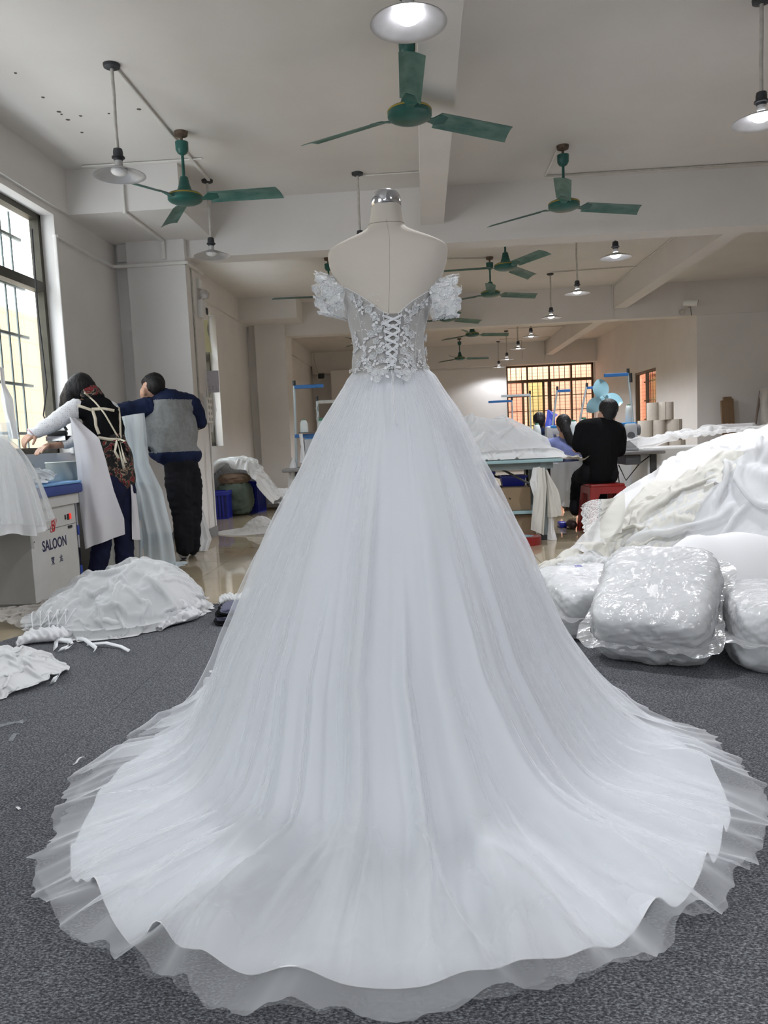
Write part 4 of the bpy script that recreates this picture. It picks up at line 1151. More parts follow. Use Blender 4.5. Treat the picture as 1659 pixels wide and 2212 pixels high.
hair_cap('hair', A(333, 829, 6.62), (.092, .105, .098), Matrix.Rotation(R(18), 3, 'Y'), M['hair'], man, 9, tail=[('c', [(A(336, 834, 6.56), .082), (A(343, 846, 6.575), .062)]), ('c', [(A(324, 824, 6.58), .06), (A(315, 826, 6.62), .04)])])

# ---- seated man in black
m2 = empty('person', (A(1292, 1043, 7.66).x, 7.66, 0), 0, 'person in a black sweater seen from behind, seated on the red stool', 'person', 'people at work')
Y2 = 7.66
blob('body', [('e', A(1314, 890, Y2 + .08), (.080, .095, .115), Matrix.Rotation(R(8), 3, 'Y')), ('e', A(1293.5, 897, Y2 + .06), (.012, .016, .032), None), ('e', A(1327, 905, Y2 + .07), (.012, .016, .030), None),
              ('e', A(1318, 902, Y2 + .14), (.05, .055, .07), None), ('c', [(A(1308, 900, Y2 + .06), .062), (A(1300, 918, Y2 + .03), .064)]),
              ('c', [(A(1296, 945, Y2), .11), (A(1294, 1010, Y2 + .01), .10), (A(1292, 1030, Y2 + .02), .09)]),
              ('c', [(A(1262, 925, Y2), .06), (A(1246, 968, Y2 + .06), .05), (A(1278, 965, Y2 + .32), .038)]), ('c', [(A(1334, 930, Y2), .06), (A(1340, 975, Y2 + .08), .05), (A(1330, 962, Y2 + .34), .038)]),
              ('c', [(A(1275, 1030, Y2 + .05), .07), (A(1248, 1030, Y2 + .36), .055), (A(1243, 1105, Y2 + .22), .05)]), ('c', [(A(1308, 1030, Y2 + .05), .07), (A(1308, 1026, Y2 + .40), .055), (A(1300, 1100, Y2 + .38), .05)])], M['skin'], m2, .012, 5)
blob('sweater', [('c', [(A(1300, 918, Y2 + .03), .085), (A(1297, 945, Y2 + .01), .165), (A(1296, 985, Y2), .165), (A(1294, 1022, Y2 - .01), .165)]), ('c', [(A(1264, 925, Y2), .085), (A(1300, 922, Y2 + .02), .10), (A(1332, 930, Y2), .085)]),
                 ('e', A(1297, 955, Y2 + .01), (.215, .15, .24), None), ('c', [(A(1260, 928, Y2), .085), (A(1249, 962, Y2 + .05), .068), (A(1274, 962, Y2 + .30), .052)]), ('c', [(A(1334, 932, Y2), .085), (A(1338, 972, Y2 + .08), .068), (A(1326, 962, Y2 + .32), .052)])],
     M['black'], m2, .012, 6, .006, 10, (1, 1, .7))
blob('trousers', [('c', [(A(1284, 1022, Y2 - .0), .15), (A(1272, 1026, Y2 + .05), .115), (A(1252, 1032, Y2 + .34), .085), (A(1243, 1100, Y2 + .20), .062)]), ('c', [(A(1303, 1022, Y2 - .0), .15), (A(1308, 1026, Y2 + .05), .115), (A(1308, 1028, Y2 + .38), .085), (A(1301, 1100, Y2 + .36), .062)])], M['blackp'], m2, .012, 5, .004, 12)
for x, y, Y in ((1238, 1118, Y2 + .16), (1300, 1118, Y2 + .36)):
    p = A(x, y, Y); blob('shoe', [('c', [((p.x, p.y, .05), .042), ((p.x - .01, p.y + .12, .05), .04), ((p.x - .01, p.y + .18, .042), .034)])], mat('dark_red_shoe', (.03, .012, .014), rough=.6), m2, .01, 3)
hair_cap('hair', A(1315, 881, Y2 + .08), (.094, .108, .092), Matrix.Rotation(R(8), 3, 'Y'), M['hair'], m2, 10, tail=[('c', [(A(1316, 890, Y2 + .03), .075), (A(1313, 902, Y2 + .02), .055)])])
hand('hand', A(1280, 965, Y2 + .34), (.5, .6, -.2), (0, 0, 1), 1, m2, M['skin'], .4)
hand('hand', A(1330, 962, Y2 + .36), (-.2, .8, -.2), (0, 0, 1), -1, m2, M['skin'], .4)

# ---- two more people at the machines beyond the blue table, seen head and shoulders
def sitter(px, py, Y, top, hair_tail, label, collar=None):
    z0 = A(px, py, Y); X = z0.x; hz = z0.z; r = 1.0
    o = empty('person', (X, Y, 0), 0, label, 'person', 'people at work')
    blob('body', [('e', (X, Y, hz), (.078, .092, .112), None), ('e', (X - .02, Y + .06, hz - .04), (.05, .05, .06), None), ('e', (X - .078, Y, hz - .02), (.012, .016, .03), None), ('e', (X + .078, Y, hz - .02), (.012, .016, .03), None),
                  ('c', [((X, Y, hz - .10), .055), ((X, Y - .02, hz - .18), .06)]), ('c', [((X, Y, hz - .30), .10), ((X, Y, hz - .50), .09), ((X, Y, .56), .08)]),
                  ('c', [((X - .17, Y, hz - .24), .055), ((X - .22, Y + .04, hz - .48), .045), ((X - .12, Y + .30, .86), .035)]), ('c', [((X + .17, Y, hz - .24), .055), ((X + .22, Y + .04, hz - .48), .045), ((X + .12, Y + .30, .86), .035)]),
                  ('c', [((X - .09, Y, .54), .065), ((X - .10, Y + .38, .52), .055), ((X - .10, Y + .36, .06), .048)]), ('c', [((X + .09, Y, .54), .065), ((X + .10, Y + .38, .52), .055), ((X + .10, Y + .36, .06), .048)])], M['skin'], o, .014, 5)
    blob('top', [('c', [((X, Y - .01, hz - .22), .075), ((X, Y, hz - .32), .155), ((X, Y, hz - .5), .15), ((X, Y, .56), .16)]), ('c', [((X - .18, Y, hz - .25), .07), ((X, Y, hz - .22), .085), ((X + .18, Y, hz - .25), .07)]),
                 ('c', [((X - .18, Y, hz - .25), .07), ((X - .22, Y + .04, hz - .48), .058), ((X - .14, Y + .27, .87), .045)]), ('c', [((X + .18, Y, hz - .25), .07), ((X + .22, Y + .04, hz - .48), .058), ((X + .14, Y + .27, .87), .045)])], top, o, .013, 5, .004, 12)
    if collar: blob('collar', [('c', [((X - .10, Y - .02, hz - .19), .06), ((X, Y - .06, hz - .17), .075), ((X + .10, Y - .02, hz - .19), .06)])], collar, o, .010, 4)
    blob('trousers', [('c', [((X - .08, Y, .55), .13), ((X - .10, Y + .38, .52), .085), ((X - .10, Y + .36, .10), .065)]), ('c', [((X + .08, Y, .55), .13), ((X + .10, Y + .38, .52), .085), ((X + .10, Y + .36, .10), .065)])], M['blackp'], o, .015, 4)
    for s in (-1, 1): blob('shoe', [('c', [((X + s * .10, Y + .34, .045), .042), ((X + s * .10, Y + .46, .04), .036)])], M['blackp'], o, .012, 3)
    hair_cap('hair', (X, Y - .008, hz + .028), (.092, .104, .098), None, M['hair'], o, int(px), tail=[('c', [((X, Y - .05, hz + .0), .075), ((X, Y - .05, hz - .06), .055)])] + [('c', [((X + a, Y + b, hz + c), rr) for a, b, c, rr in hair_tail])] if hair_tail else [('c', [((X, Y - .05, hz), .075), ((X, Y - .045, hz - .05), .06)])])
    # a plain work stool under the sitter
    st = empty('stool', (X, Y, 0), 0, 'dark work stool hidden under the person ' + ('with the ponytail' if hair_tail else 'in navy and yellow') + ' at the far machines', 'stool')
    MB().box((0, 0, .37), (.34, .34, .035), ch=.012).build('seat', M['dark'], st)
    for sx in (-1, 1):
        for sy in (-1, 1): MB().tube([(sx * .13, sy * .13, .36), (sx * .16, sy * .16, 0)], .014, 8).build('leg', M['dark'], st)
    return o
M['lav'] = mat('lavender_blue_cotton', (.15, .18, .38), rough=.85, var=.15, vscale=12)
M['ynavy'] = mat('navy_grey_fleece', (.05, .055, .075), rough=.9)
M['yellow'] = mat('mustard_fleece', (.50, .30, .05), rough=.9)
sitter(1217, 916, 9.7, M['lav'], [(0, -.09, .0, .05), (.02, -.12, -.10, .055), (.06, -.12, -.22, .05), (.10, -.11, -.28, .025)], 'person with a long black ponytail and lavender top, seated beyond the piled tulle')
pY = sitter(1165, 908, 11.6, M['ynavy'], None, 'person with cropped black hair in navy and mustard top, seated farthest at the machines', M['navy'])
p = A(1190, 940, 11.5); child_world(blob('sleeve', [('c', [((p.x - .03, 11.6, p.z + .01), .085), ((p.x + .02, 11.63, p.z - .12), .075), ((p.x, 11.66, p.z - .26), .065)])], M['yellow'], None, .012, 4, label='mustard sleeve'), pY)

# ------------------------------------------------------------------ ironing tables with blue boards
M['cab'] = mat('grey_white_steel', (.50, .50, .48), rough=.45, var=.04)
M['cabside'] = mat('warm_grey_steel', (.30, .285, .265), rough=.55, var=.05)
M['blue_dk'] = mat('dark_blue_pad_edge', (.030, .055, .21), rough=.7, var=.1)
M['blue_lt'] = mat('light_blue_pad_cloth', (.18, .36, .62), rough=.8, var=.12, vscale=10)
M['red_ink'] = mat('red_print', (.50, .02, .025), rough=.5)
M['navy_ink'] = mat('navy_print', (.012, .015, .06), rough=.5)
M['blue_tag'] = mat('blue_label', (.02, .05, .28), rough=.5)
M['led'] = mat('red_rocker_switch', (.5, .01, .01), rough=.4, emit=(1, .06, .04), estr=.25)
_fonts = {}
def text(body, size, m, parent, name='lettering', bold=.0, squeeze=1.0, ext=.0006):
    cu = bpy.data.curves.new(name, 'FONT'); cu.body = body; cu.size = size; cu.extrude = ext; cu.offset = bold; cu.align_x = 'CENTER'; cu.align_y = 'CENTER'; cu.resolution_u = 4
    o = bpy.data.objects.new('t', cu); COL.objects.link(o)
    dg = bpy.context.evaluated_depsgraph_get(); me = bpy.data.meshes.new_from_object(o.evaluated_get(dg)); bpy.data.objects.remove(o)
    me.materials.clear(); me.materials.append(m); me.name = name
    t = link(name, me, parent); t.scale = (squeeze, 1, 1); return t
def strokes(mb, segs, w, sc, ox, oy, z=.0):
    for (x0, y0, x1, y1) in segs:
        a, b = Vector((ox + x0 * sc, oy + y0 * sc, z)), Vector((ox + x1 * sc, oy + y1 * sc, z))
        mb.ribbon([a, b], (b - a).cross(Vector((0, 0, 1))).normalized() * w / 2, .001)
def iron_table(loc, W_, D, H, rz, label, front=True):
    """local: x = along the front (towards the room's far end), y = towards the wall, z up; front face at y = 0"""
    o = empty('ironing_table', loc, rz, label, 'ironing table')
    b = MB(); b.m = 0; b.bb(0, W_, 0.0, D, .05, H - .16, .006); b.build('cabinet', [M['cab']], o)
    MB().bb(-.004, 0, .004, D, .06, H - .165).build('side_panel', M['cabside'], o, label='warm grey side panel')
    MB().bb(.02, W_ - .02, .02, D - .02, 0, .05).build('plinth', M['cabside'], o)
    MB().bb(-.02, W_ + .03, -.02, D, H - .16, H - .085, .006).bb(.05, W_ - .05, .06, D - .1, H - .2, H - .16).build('frame', M['cab'], o)
    MB().bb(-.05, W_ + .05, -.05, D, H - .085, H - .018, .016).build('pad_edge', M['blue_dk'], o, 40)
    MB().bb(-.045, W_ + .045, -.045, D - .005, H - .018, H, .008).build('pad_top', M['blue_lt'], o, 40)
    MB().bb(.012, W_ - .012, -.003, 0, H - .30, H - .298).bb(.03, .036, -.003, 0, H - .36, H - .354).build('panel_gap', M['dark'], o)
    MB().bb(W_ + .006, W_ + .03, .0, .03, .02, H - .16).build('post', M['chrome'], o)
    for z in (H - .39, .12): MB().bb(W_ + .005, W_ + .034, -.004, .0, z, z + .07).build('label_plate', M['blue_tag'], o)
    return o
it1 = iron_table((-2.50, 4.69, 0), .64, .585, .80, R(90), 'near ironing table with blue pad and SALOON lettering on its pale cabinet')
# lettering plane: local x right, y up  -> stands on the front face (local y = 0, facing -y)
def on_front(o, x, z, ang=0): o.rotation_euler = (R(90), 0, 0); o.location = (x, -.0012, z)
t = text('SALOON', .098, M['navy_ink'], it1, bold=.0016, squeeze=.86); on_front(t, .30, .395)
lg = MB()
def ring(mb, cx, cy, rx, ry, rot, r, n=28, a0=0, a1=2 * PI):
    pts = []
    for k in range(n + 1):
        a = a0 + (a1 - a0) * k / n; x, y = rx * math.cos(a), ry * math.sin(a)
        pts.append((cx + x * math.cos(rot) - y * math.sin(rot), cy + x * math.sin(rot) + y * math.cos(rot), 0))
    mb.tube(pts, r, 6)
ring(lg, 0, 0, .058, .022, R(42), .0036)
for cy in (.019, -.019): ring(lg, 0, cy, .017, .019, 0, .0062)
lgo = lg.build('emblem', M['red_ink'], it1, 60); on_front(lgo, .30, .52); lgo.scale = (1, 1, .25)
hz = MB()
# first character (four strokes fields) and second, drawn as strokes
strokes(hz, [(-.9, .9, .9, .9), (0, 1.1, 0, .5), (-.8, .65, .8, .65), (-.6, .4, .6, .4), (-.6, .4, -.6, .1), (.6, .4, .6, .1), (-.6, .1, .6, .1), (-.3, -.1, .3, -.1), (.3, -.1, -.4, -.45), (-.4, -.45, .5, -.45), (0, -.45, 0, -1.0), (-.5, -.65, -.8, -.95), (.5, -.65, .8, -.95)], .0045, .026, -.055, 0)
strokes(hz, [(-.9, .4, .8, .4), (-.1, 1.0, -.2, .2), (-.2, .2, -.9, -.9), (.15, .4, .15, -.7), (.15, -.7, .8, -.7), (.8, -.7, .85, -.3), (.7, 0, -.1, -.6), (.4, .9, .6, .65)], .0045, .026, .062, 0)
h = hz.build('lettering', M['navy_ink'], it1); on_front(h, .31, .285)
MB().bb(.505, .527, -.006, 0, .535, .575).bb(.47, .482, -.006, 0, .54, .572).bb(.505, .56, -.008, 0, .475, .493).build('switch_panel', M['dark'], it1)
MB().bb(.532, .554, -.010, 0, .537, .577, .002).build('rocker_switch', M['led'], it1, label='lit red rocker switch')
it2 = iron_table((-2.55, 5.72, 0), .95, .535, .775, R(90), 'second ironing table with pale drawer front, standing behind the aproned person')
MB().bb(.55, .9, -.012, 0, .30, .52, .004).build('drawer', M['cab'], it2)
MB().tube([(.74, -.012, .36), (.75, -.03, .38), (.76, -.03, .44), (.75, -.012, .46)], .004, 6).build('drawer_handle', M['chrome'], it2)
# things standing on the ironing tables
pot = empty('steam_pot', (-2.86, 5.93, .775), 0, 'off-white round pot behind the blue pad by the window', 'pot')
MB().lathe([(.10, 0), (.115, .02), (.12, .14), (.125, .15), (.12, .155), (.108, .15), (.1, .03), (0, .02)], 28).build('body', mat('off_white_enamel', (.50, .52, .47), rough=.5), pot, 40)
sb = empty('sleeve_board', (-2.87, 5.35, .80), R(-58), 'dark padded sleeve board standing on the near ironing table', 'ironing board')
MB().box((0, 0, .12), (.36, .12, .03), ch=.014).build('pad', mat('dark_teal_padding', (.015, .03, .04), rough=.8), sb, 40)
MB().box((-.10, 0, .053), (.03, .06, .106)).box((0, 0, .008), (.26, .1, .016)).build('stand', M['dark'], sb)
iron = empty('steam_iron', tuple(at(128, 952, 5.85)), R(20), 'dark steam iron hanging by the aproned person at the window', 'iron')
MB().prism([(-.09, -.045), (.05, -.05), (.12, 0), (.05, .05), (-.09, .045)], 0, .035).build('sole_plate', M['chrome'], iron)
MB().box((-.01, 0, .055), (.15, .075, .045), ch=.018).build('body', M['dark'], iron, 40)
MB().tube([(-.07, 0, .07), (-.06, 0, .115), (.04, 0, .12), (.06, 0, .075)], .012, 8).build('handle', M['dark'], iron, 60)
MB().tube([(-.07, 0, .11), (-.10, .02, .2), (-.06, .04, .42), (-.08, .05, 1.0), (-.07, .03, 1.6)], .006, 6).build('cord', M['bakelite'], iron, 60)

# ------------------------------------------------------------------ fixtures on walls and ceiling
def conduit(label, pts, w, parent_pts=None, m=None):
    mb = MB()
    for i in range(len(pts) - 1):
        a, b = Vector(pts[i]), Vector(pts[i + 1]); d = b - a; L = d.length
        if L < 1e-4: continue
        mb.box((a + b) / 2, (L + w * .6, w, w * .62), d.to_track_quat('X', 'Z'), w * .15)
    return tag(mb.build('cable_conduit', m or M['pvc']), label, 'conduit')
ck = ZC - .012
conduit('white conduit slanting over the ceiling from the left lamp past the fan', [(-1.93, 5.2, ck), (-1.93, 7.40, ck)], .028)
conduit('thin conduit across the ceiling from the wall to the left fan', [(-2.9, 6.86, ck), (-1.84, 6.86, ck)], .018)
conduit('thin conduit on the ceiling between middle lamp pipe and long beam', [(-.50, 7.55, ck), (.04, 7.55, ck)], .016)
conduit('dark thin conduit high on the right along the big cross beam', [(1.28, 7.9, ck), (6.6, 7.9, ck)], .02, m=M['rodw'])
conduit('short conduit on the ceiling from the right fan to the beam', [(1.28, 7.2, ck), (1.28, 7.88, ck)], .016)
conduit('white conduit down the haunch, along its underside and over the left pillar', [(-2.58, 6.935, 3.42), (-2.58, 6.935, 3.10), (-2.58, 7.93, 3.10), (-2.58, 7.935, 2.93)], .035)
conduit('white trunking along the window wall and round the left pillar top', [(-3.125, 6.72, 1.0), (-3.125, 6.72, 2.87), (-3.125, 7.90, 2.87), (-3.10, 7.935, 2.87), (-2.36, 7.935, 2.87), (-2.355, 8.46, 2.87)], .05)
conduit('grey cable strip down the right face of the left pillar', [(-2.362, 8.12, 2.86), (-2.362, 8.12, 1.45)], .02, m=M['rodw'])
conduit('white strip down the rear edge of the left pillar', [(-2.362, 8.44, 1.62), (-2.362, 8.44, .12)], .024)
conduit('conduit across the ceiling beyond the cross beam towards the fans', [(-.6, 11.05, ck), (1.0, 11.3, ck)], .018, m=M['rodw'])
conduit('conduit across the ceiling beyond the cross beam between pendant lamps and long beam', [(2.1, 12.55, ck), (3.38, 12.45, ck)], .018, m=M['rodw'])
conduit('conduit along the right long beam and down the second cross beam', [(3.395, 10.4, ck), (3.395, 14.0, ck), (3.395, 14.01, 2.92)], .02)
conduit('conduit across the far ceiling by the small lamps', [(2.1, 18.9, ck), (3.43, 18.9, ck)], .016, m=M['rodw'])
conduit('farthest ceiling conduit before the end wall', [(2.1, 20.9, ck), (3.43, 20.9, ck), (3.43, 21.93, ck), (3.43, 21.93, 2.95)], .016, m=M['rodw'])
conduit('thin conduit along the second cross beam behind the security camera', [(4.80, 14.05, 2.945), (6.7, 14.05, 2.945)], .016, m=M['rodw'])
conduit('thin conduit on the end wall beside the bodice', [(-1.9, 22.18, 2.85), (2.0, 22.18, 2.85)], .014)
conduit('hanging loop of thin cable by the far pendant lamps', [(2.26, 18.5, ck), (2.26, 18.5, 3.16), (2.36, 18.5, 3.14), (2.36, 18.5, 2.72)], .008, m=M['dark'])

# emergency lamp, notice, power sockets, hanging bags on the left pillar
XR = -2.372
em = empty('emergency_light', (XR, 8.40, 2.52), 0, 'white twin-head emergency light on the left pillar', 'lamp')
MB().bb(0, .055, -.10, .10, -.14, .05, .008).build('housing', M['white'], em, 40)
MB().bb(.055, .062, .02, .09, -.09, -.02).build('battery_label', M['dark'], em)
for dy in (-.04, .055):
    q = Vector((.8, -.4 if dy < 0 else .1, -.2)).to_track_quat('Z', 'Y'); c = Vector((.05, dy, .12))
    MB().lathe([(.02, -.03), (.038, -.01), (.048, .02), (.048, .032), (.04, .034)], 20, c, q).build('lamp_head', M['white'], em, 40)
    MB().lathe([(0, .030), (.040, .034), (.042, .036), (0, .038)], 20, c, q).build('lens', M['chrome'], em, 40)
    MB().tube([c - Vector((0, 0, .02)), (.03, dy, .05)], .01, 8).build('bracket', M['white'], em)
MB().bb(XR, XR + .03, 8.33, 8.43, 2.69, 2.79, .006).build('socket_box', M['white'], None, label='small white socket box above the emergency light', cat='socket')
nt_ = empty('notice', (XR - .004, 8.47, 1.71), 0, 'paper notice with handwritten lines on the left pillar', 'notice')
# the sheet sticks out from the pillar's rear edge on a board
MB().box((.055, .035, 0), (.155, .004, .24)).build('sheet', mat('paper_lilac', (.56, .54, .60), rough=.8), nt_)
wr = MB()
_g = random.Random(4)
for row, z in enumerate((.085, .02, -.055, -.085)):
    for k in range((1, 2, 4, 4)[row]):
        x0 = -.012 + k * (.036 if row > 1 else .02)
        for s in range(4):
            a = _g.uniform(0, PI); L = _g.uniform(.006, .010); cx, cz = x0 + _g.uniform(-.006, .006), z + _g.uniform(-.007, .007)
            wr.box((cx, .032, cz), (L, .001, .0022), Matrix.Rotation(a, 3, 'Y'))
wr.build('handwriting', M['navy_ink'], nt_)
for i, (z, lab) in enumerate(((1.52, 'upper pale grey switch plate on the pillar behind the jacketed person'), (1.41, 'lower pale grey switch plate on the pillar behind the jacketed person'))):
    MB().bb(XR, XR + .022, 8.10, 8.22, z - .045, z + .045, .004).build('switch_plate', M['cab'], None, label=lab, cat='switch')
pb = empty('power_strip', (XR + .03, 8.36, 1.40), 0, 'white block of round sockets on the left pillar under the notice', 'socket')
MB().bb(-.03, .02, -.10, .10, -.15, .13, .01).build('housing', M['white'], pb, 40)
for i in range(2):
    for k in range(4):
        MB().lathe([(.020, 0), (.020, .006), (.012, .008), (0, .006)], 12, (.02, -.045 + .09 * i, -.11 + .065 * k), Matrix.Rotation(R(90), 3, 'Y')).build('outlet', M['cab'], pb, 40)
cc = empty('security_camera', tuple(at(1478, 669, 13.98)), 0, 'white bullet security camera on the second cross beam', 'camera')
_d = Vector((.9, -.35, -.12)).normalized()
MB().lathe([(.02, -.1), (.05, -.095), (.055, -.09), (.055, .10), (.06, .105), (.06, .14)], 20, (.05, -.11, .10), _d.to_track_quat('Z', 'Y')).build('body', M['white'], cc, 40)
MB().lathe([(.052, .12), (.05, .142), (.0, .143)], 20, (.05, -.11, .10), _d.to_track_quat('Z', 'Y')).build('lens', M['dark'], cc, 40)
MB().lathe([(.05, 0), (.05, .02), (.03, .03)], 16, (-.03, .05, -.03), Matrix.Rotation(R(90), 3, 'X')).tube([(-.03, .04, -.03), (-.02, -.06, -.02), (.04, -.1, .06)], .018, 8).build('bracket', M['rodw'], cc, 40)
MB().tube([(.02, -.05, .03), (.10, -.03, .04), (.12, 0, -.08), (.14, .03, -.10)], .006, 6).build('cable', M['dark'], cc, 60)
c2 = empty('security_camera', tuple(at(694, 812, 21.6)), 0, 'small dark security camera high on the far left pillar', 'camera')
MB().box((0, 0, 0), (.16, .2, .13), Matrix.Rotation(R(12), 3, 'X'), .02).build('body', M['dark'], c2, 40)
MB().tube([(-.03, .06, .05), (-.12, .12, .12), (-.2, .13, .5), (-.2, .13, .75)], .012, 6).build('cable', M['rodw'], c2, 60)
MB().box((-.01, .08, -.10), (.06, .1, .12), None, .01).build('bracket', M['rodw'], c2)

# ------------------------------------------------------------------ blue work table on the right with shelf and boxes
M['tt'] = mat('pale_blue_laminate', (.27, .40, .42), rough=.35, var=.05)
M['tsteel'] = mat('grey_green_steel', (.17, .20, .20), rough=.5, var=.1)
M['dsteel'] = mat('dark_steel', (.05, .052, .05), rough=.5, var=.2)
wt = empty('work_table', (.55, 7.45, 0), R(0), 'pale blue work table under the mound of white tulle', 'table')
MB().bb(-.75, .70, -.36, .55, .722, .752, .005).build('tabletop', M['tt'], wt, 40)
MB().bb(-.70, .62, -.30, -.26, .66, .722).bb(-.70, .62, .46, .50, .66, .722).bb(.50, .54, -.3, .5, .66, .722).bb(-.7, -.66, -.3, .5, .66, .722).build('apron_rail', M['tsteel'], wt)
for x, y in ((.53, -.28), (.53, .48), (-.68, -.28), (-.68, .48)):
    lg_ = MB().bb(x - .03, x + .03, y - .03, y + .03, .03, .722).build('leg', M['tsteel'], wt)
    MB().bb(x - .034, x + .034, y - .034, y + .034, 0, .05).build('leg_foot', M['dark'], lg_)
MB().bb(-.7, .54, -.28, .48, .245, .275, .004).build('shelf', M['tt'], wt)
MB().tube([(.1, -.2, .70), (.45, -.2, .50)], .012, 6).build('brace', M['dsteel'], wt); MB().tube([(-.2, .2, .70), (.5, .2, .45)], .012, 6).build('brace', M['dsteel'], wt)
M['carton'] = mat('brown_cardboard', (.22, .155, .095), rough=.85, var=.10, vscale=4)
M['tape'] = mat('brown_packing_tape', (.16, .10, .05), rough=.3)
def carton(x, y, z, sx, sy, sz, rz, label, chars):
    o = empty('carton', (x, y, z), R(rz), label, 'box', 'cartons under the work table')
    MB().bb(-sx / 2, sx / 2, -sy / 2, sy / 2, 0, sz, .006).build('box', M['carton'], o)
    MB().bb(-sx / 2, sx / 2, -.03, .03, sz, sz + .001).bb(-sx / 2 - .001, -sx / 2, -.03, .03, sz * .6, sz).build('tape', M['tape'], o)
    mb = MB(); g_ = random.Random(len(label))
    for k in range(chars):
        for q in range(5):
            a = g_.choice((0, PI / 2, .7)); mb.box((-.02 + (k % 4) * .045, -sy / 2 - .001, sz * .52 - (k // 4) * .05 + g_.uniform(-.012, .012)), (.022, .0012, .0035), Matrix.Rotation(a, 3, 'Y'))
    mb.build('print', mat('carton_print', (.06, .04, .03), rough=.8), o)
    return o
carton(.66, 7.43, .275, .62, .40, .215, 0, 'upper brown carton on the shelf of the work table', 4)
carton(.70, 7.43, .0, .62, .40, .235, 0, 'lower brown carton on the floor under the work table shelf', 4)
M['bin'] = mat('blue_plastic', (.020, .030, .34), rough=.35, var=.06)
def bin_(name, x, y, z, sx, sy, sz, label, taper=.85, lip=.012):
    o = empty(name, (x, y, z), 0, label, 'bin')
    b = MB(); t = .006
    def ringv(k, zz): return [(-sx / 2 * k, -sy / 2 * k, zz), (sx / 2 * k, -sy / 2 * k, zz), (sx / 2 * k, sy / 2 * k, zz), (-sx / 2 * k, sy / 2 * k, zz)]
    V = ringv(taper, 0) + ringv(1, sz) + ringv(1 - 2 * t / sx, sz) + ringv(taper - 2 * t / sx, t)
    Fs = [(3, 2, 1, 0), (12, 13, 14, 15)]
    for r_ in (0, 4, 8):
        for k in range(4): Fs.append((r_ + k, r_ + (k + 1) % 4, r_ + 4 + (k + 1) % 4, r_ + 4 + k))
    b.add(V, Fs).build('tub', M['bin'], o)
    MB().bb(-sx / 2 - lip, sx / 2 + lip, -sy / 2 - lip, -sy / 2, sz - .02, sz).bb(-sx / 2 - lip, sx / 2 + lip, sy / 2, sy / 2 + lip, sz - .02, sz).bb(-sx / 2 - lip, -sx / 2, -sy / 2, sy / 2, sz - .02, sz).bb(sx / 2, sx / 2 + lip, -sy / 2, sy / 2, sz - .02, sz).build('rim', M['bin'], o)
    return o
bin_('parts_bin', .84, 7.55, .4905, .24, .20, .10, 'blue parts bin standing on the upper carton')
bin_('pin_cup', .62, 7.60, .4905, .09, .09, .14, 'small blue cup beside the blue parts bin on the carton')
tp = empty('tape_roll', (.86, 6.92, 0), 0, 'big red roll of tape on the floor beneath the work table', 'tape')
MB().lathe([(.085, 0), (.15, 0), (.15, .075), (.085, .075), (.085, 0)], 36, caps=False).build('tape_band', mat('red_tape', (.22, .012, .012), rough=.3), tp, 40)
MB().lathe([(.076, .002), (.085, .0), (.085, .076), (.076, .076), (.076, .002)], 36, caps=False).build('core', M['tt'], tp, 40)
MB().bb(1.36, 1.44, 8.0, 8.14, 0, .055, .012).build('pedal_box', M['bin'], None, 40, label='small blue box on the floor by the machine table leg', cat='box')

# ------------------------------------------------------------------ red stool
M['red'] = mat('red_plastic', (.24, .014, .012), rough=.32, var=.08)
st = empty('stool', (1.72, 7.60, 0), R(4), 'red plastic stool under the person in black', 'stool')
MB().bb(-.165, .165, -.165, .165, .445, .475, .012).build('seat', M['red'], st, 40)
for k in range(4):
    e = MB(); w0, w1, h_ = .165, .205, .45
    # one side panel with an arched opening: two legs and the bridge above it
    def side(poly): e.prism(poly, -.006, .006, Matrix.Rotation(k * PI / 2, 4, 'Z') @ Matrix.Translation((0, -w1, 0)) @ Matrix.Rotation(R(90) - .088, 4, 'X'))
    side([(-w1, 0), (-w1 + .085, 0), (-w1 + .105, .34), (-w1 + .125, .385), (w1 - .125, .385), (w1 - .105, .34), (w1 - .085, 0), (w1, 0), (w0, h_), (-w0, h_)])
    for s in (-1, 1): side([(s * (w1 - .088), 0), (s * (w1 - .072), 0), (s * (w1 - .092), .34), (s * (w1 - .108), .34)])
    e.build('leg_panel', M['red'], st)
for sx in (-1, 1):
    for sy in (-1, 1): MB().tube([(sx * .152, sy * .152, .45), (sx * .195, sy * .195, .0)], .013, 8).build('leg', M['red'], st)

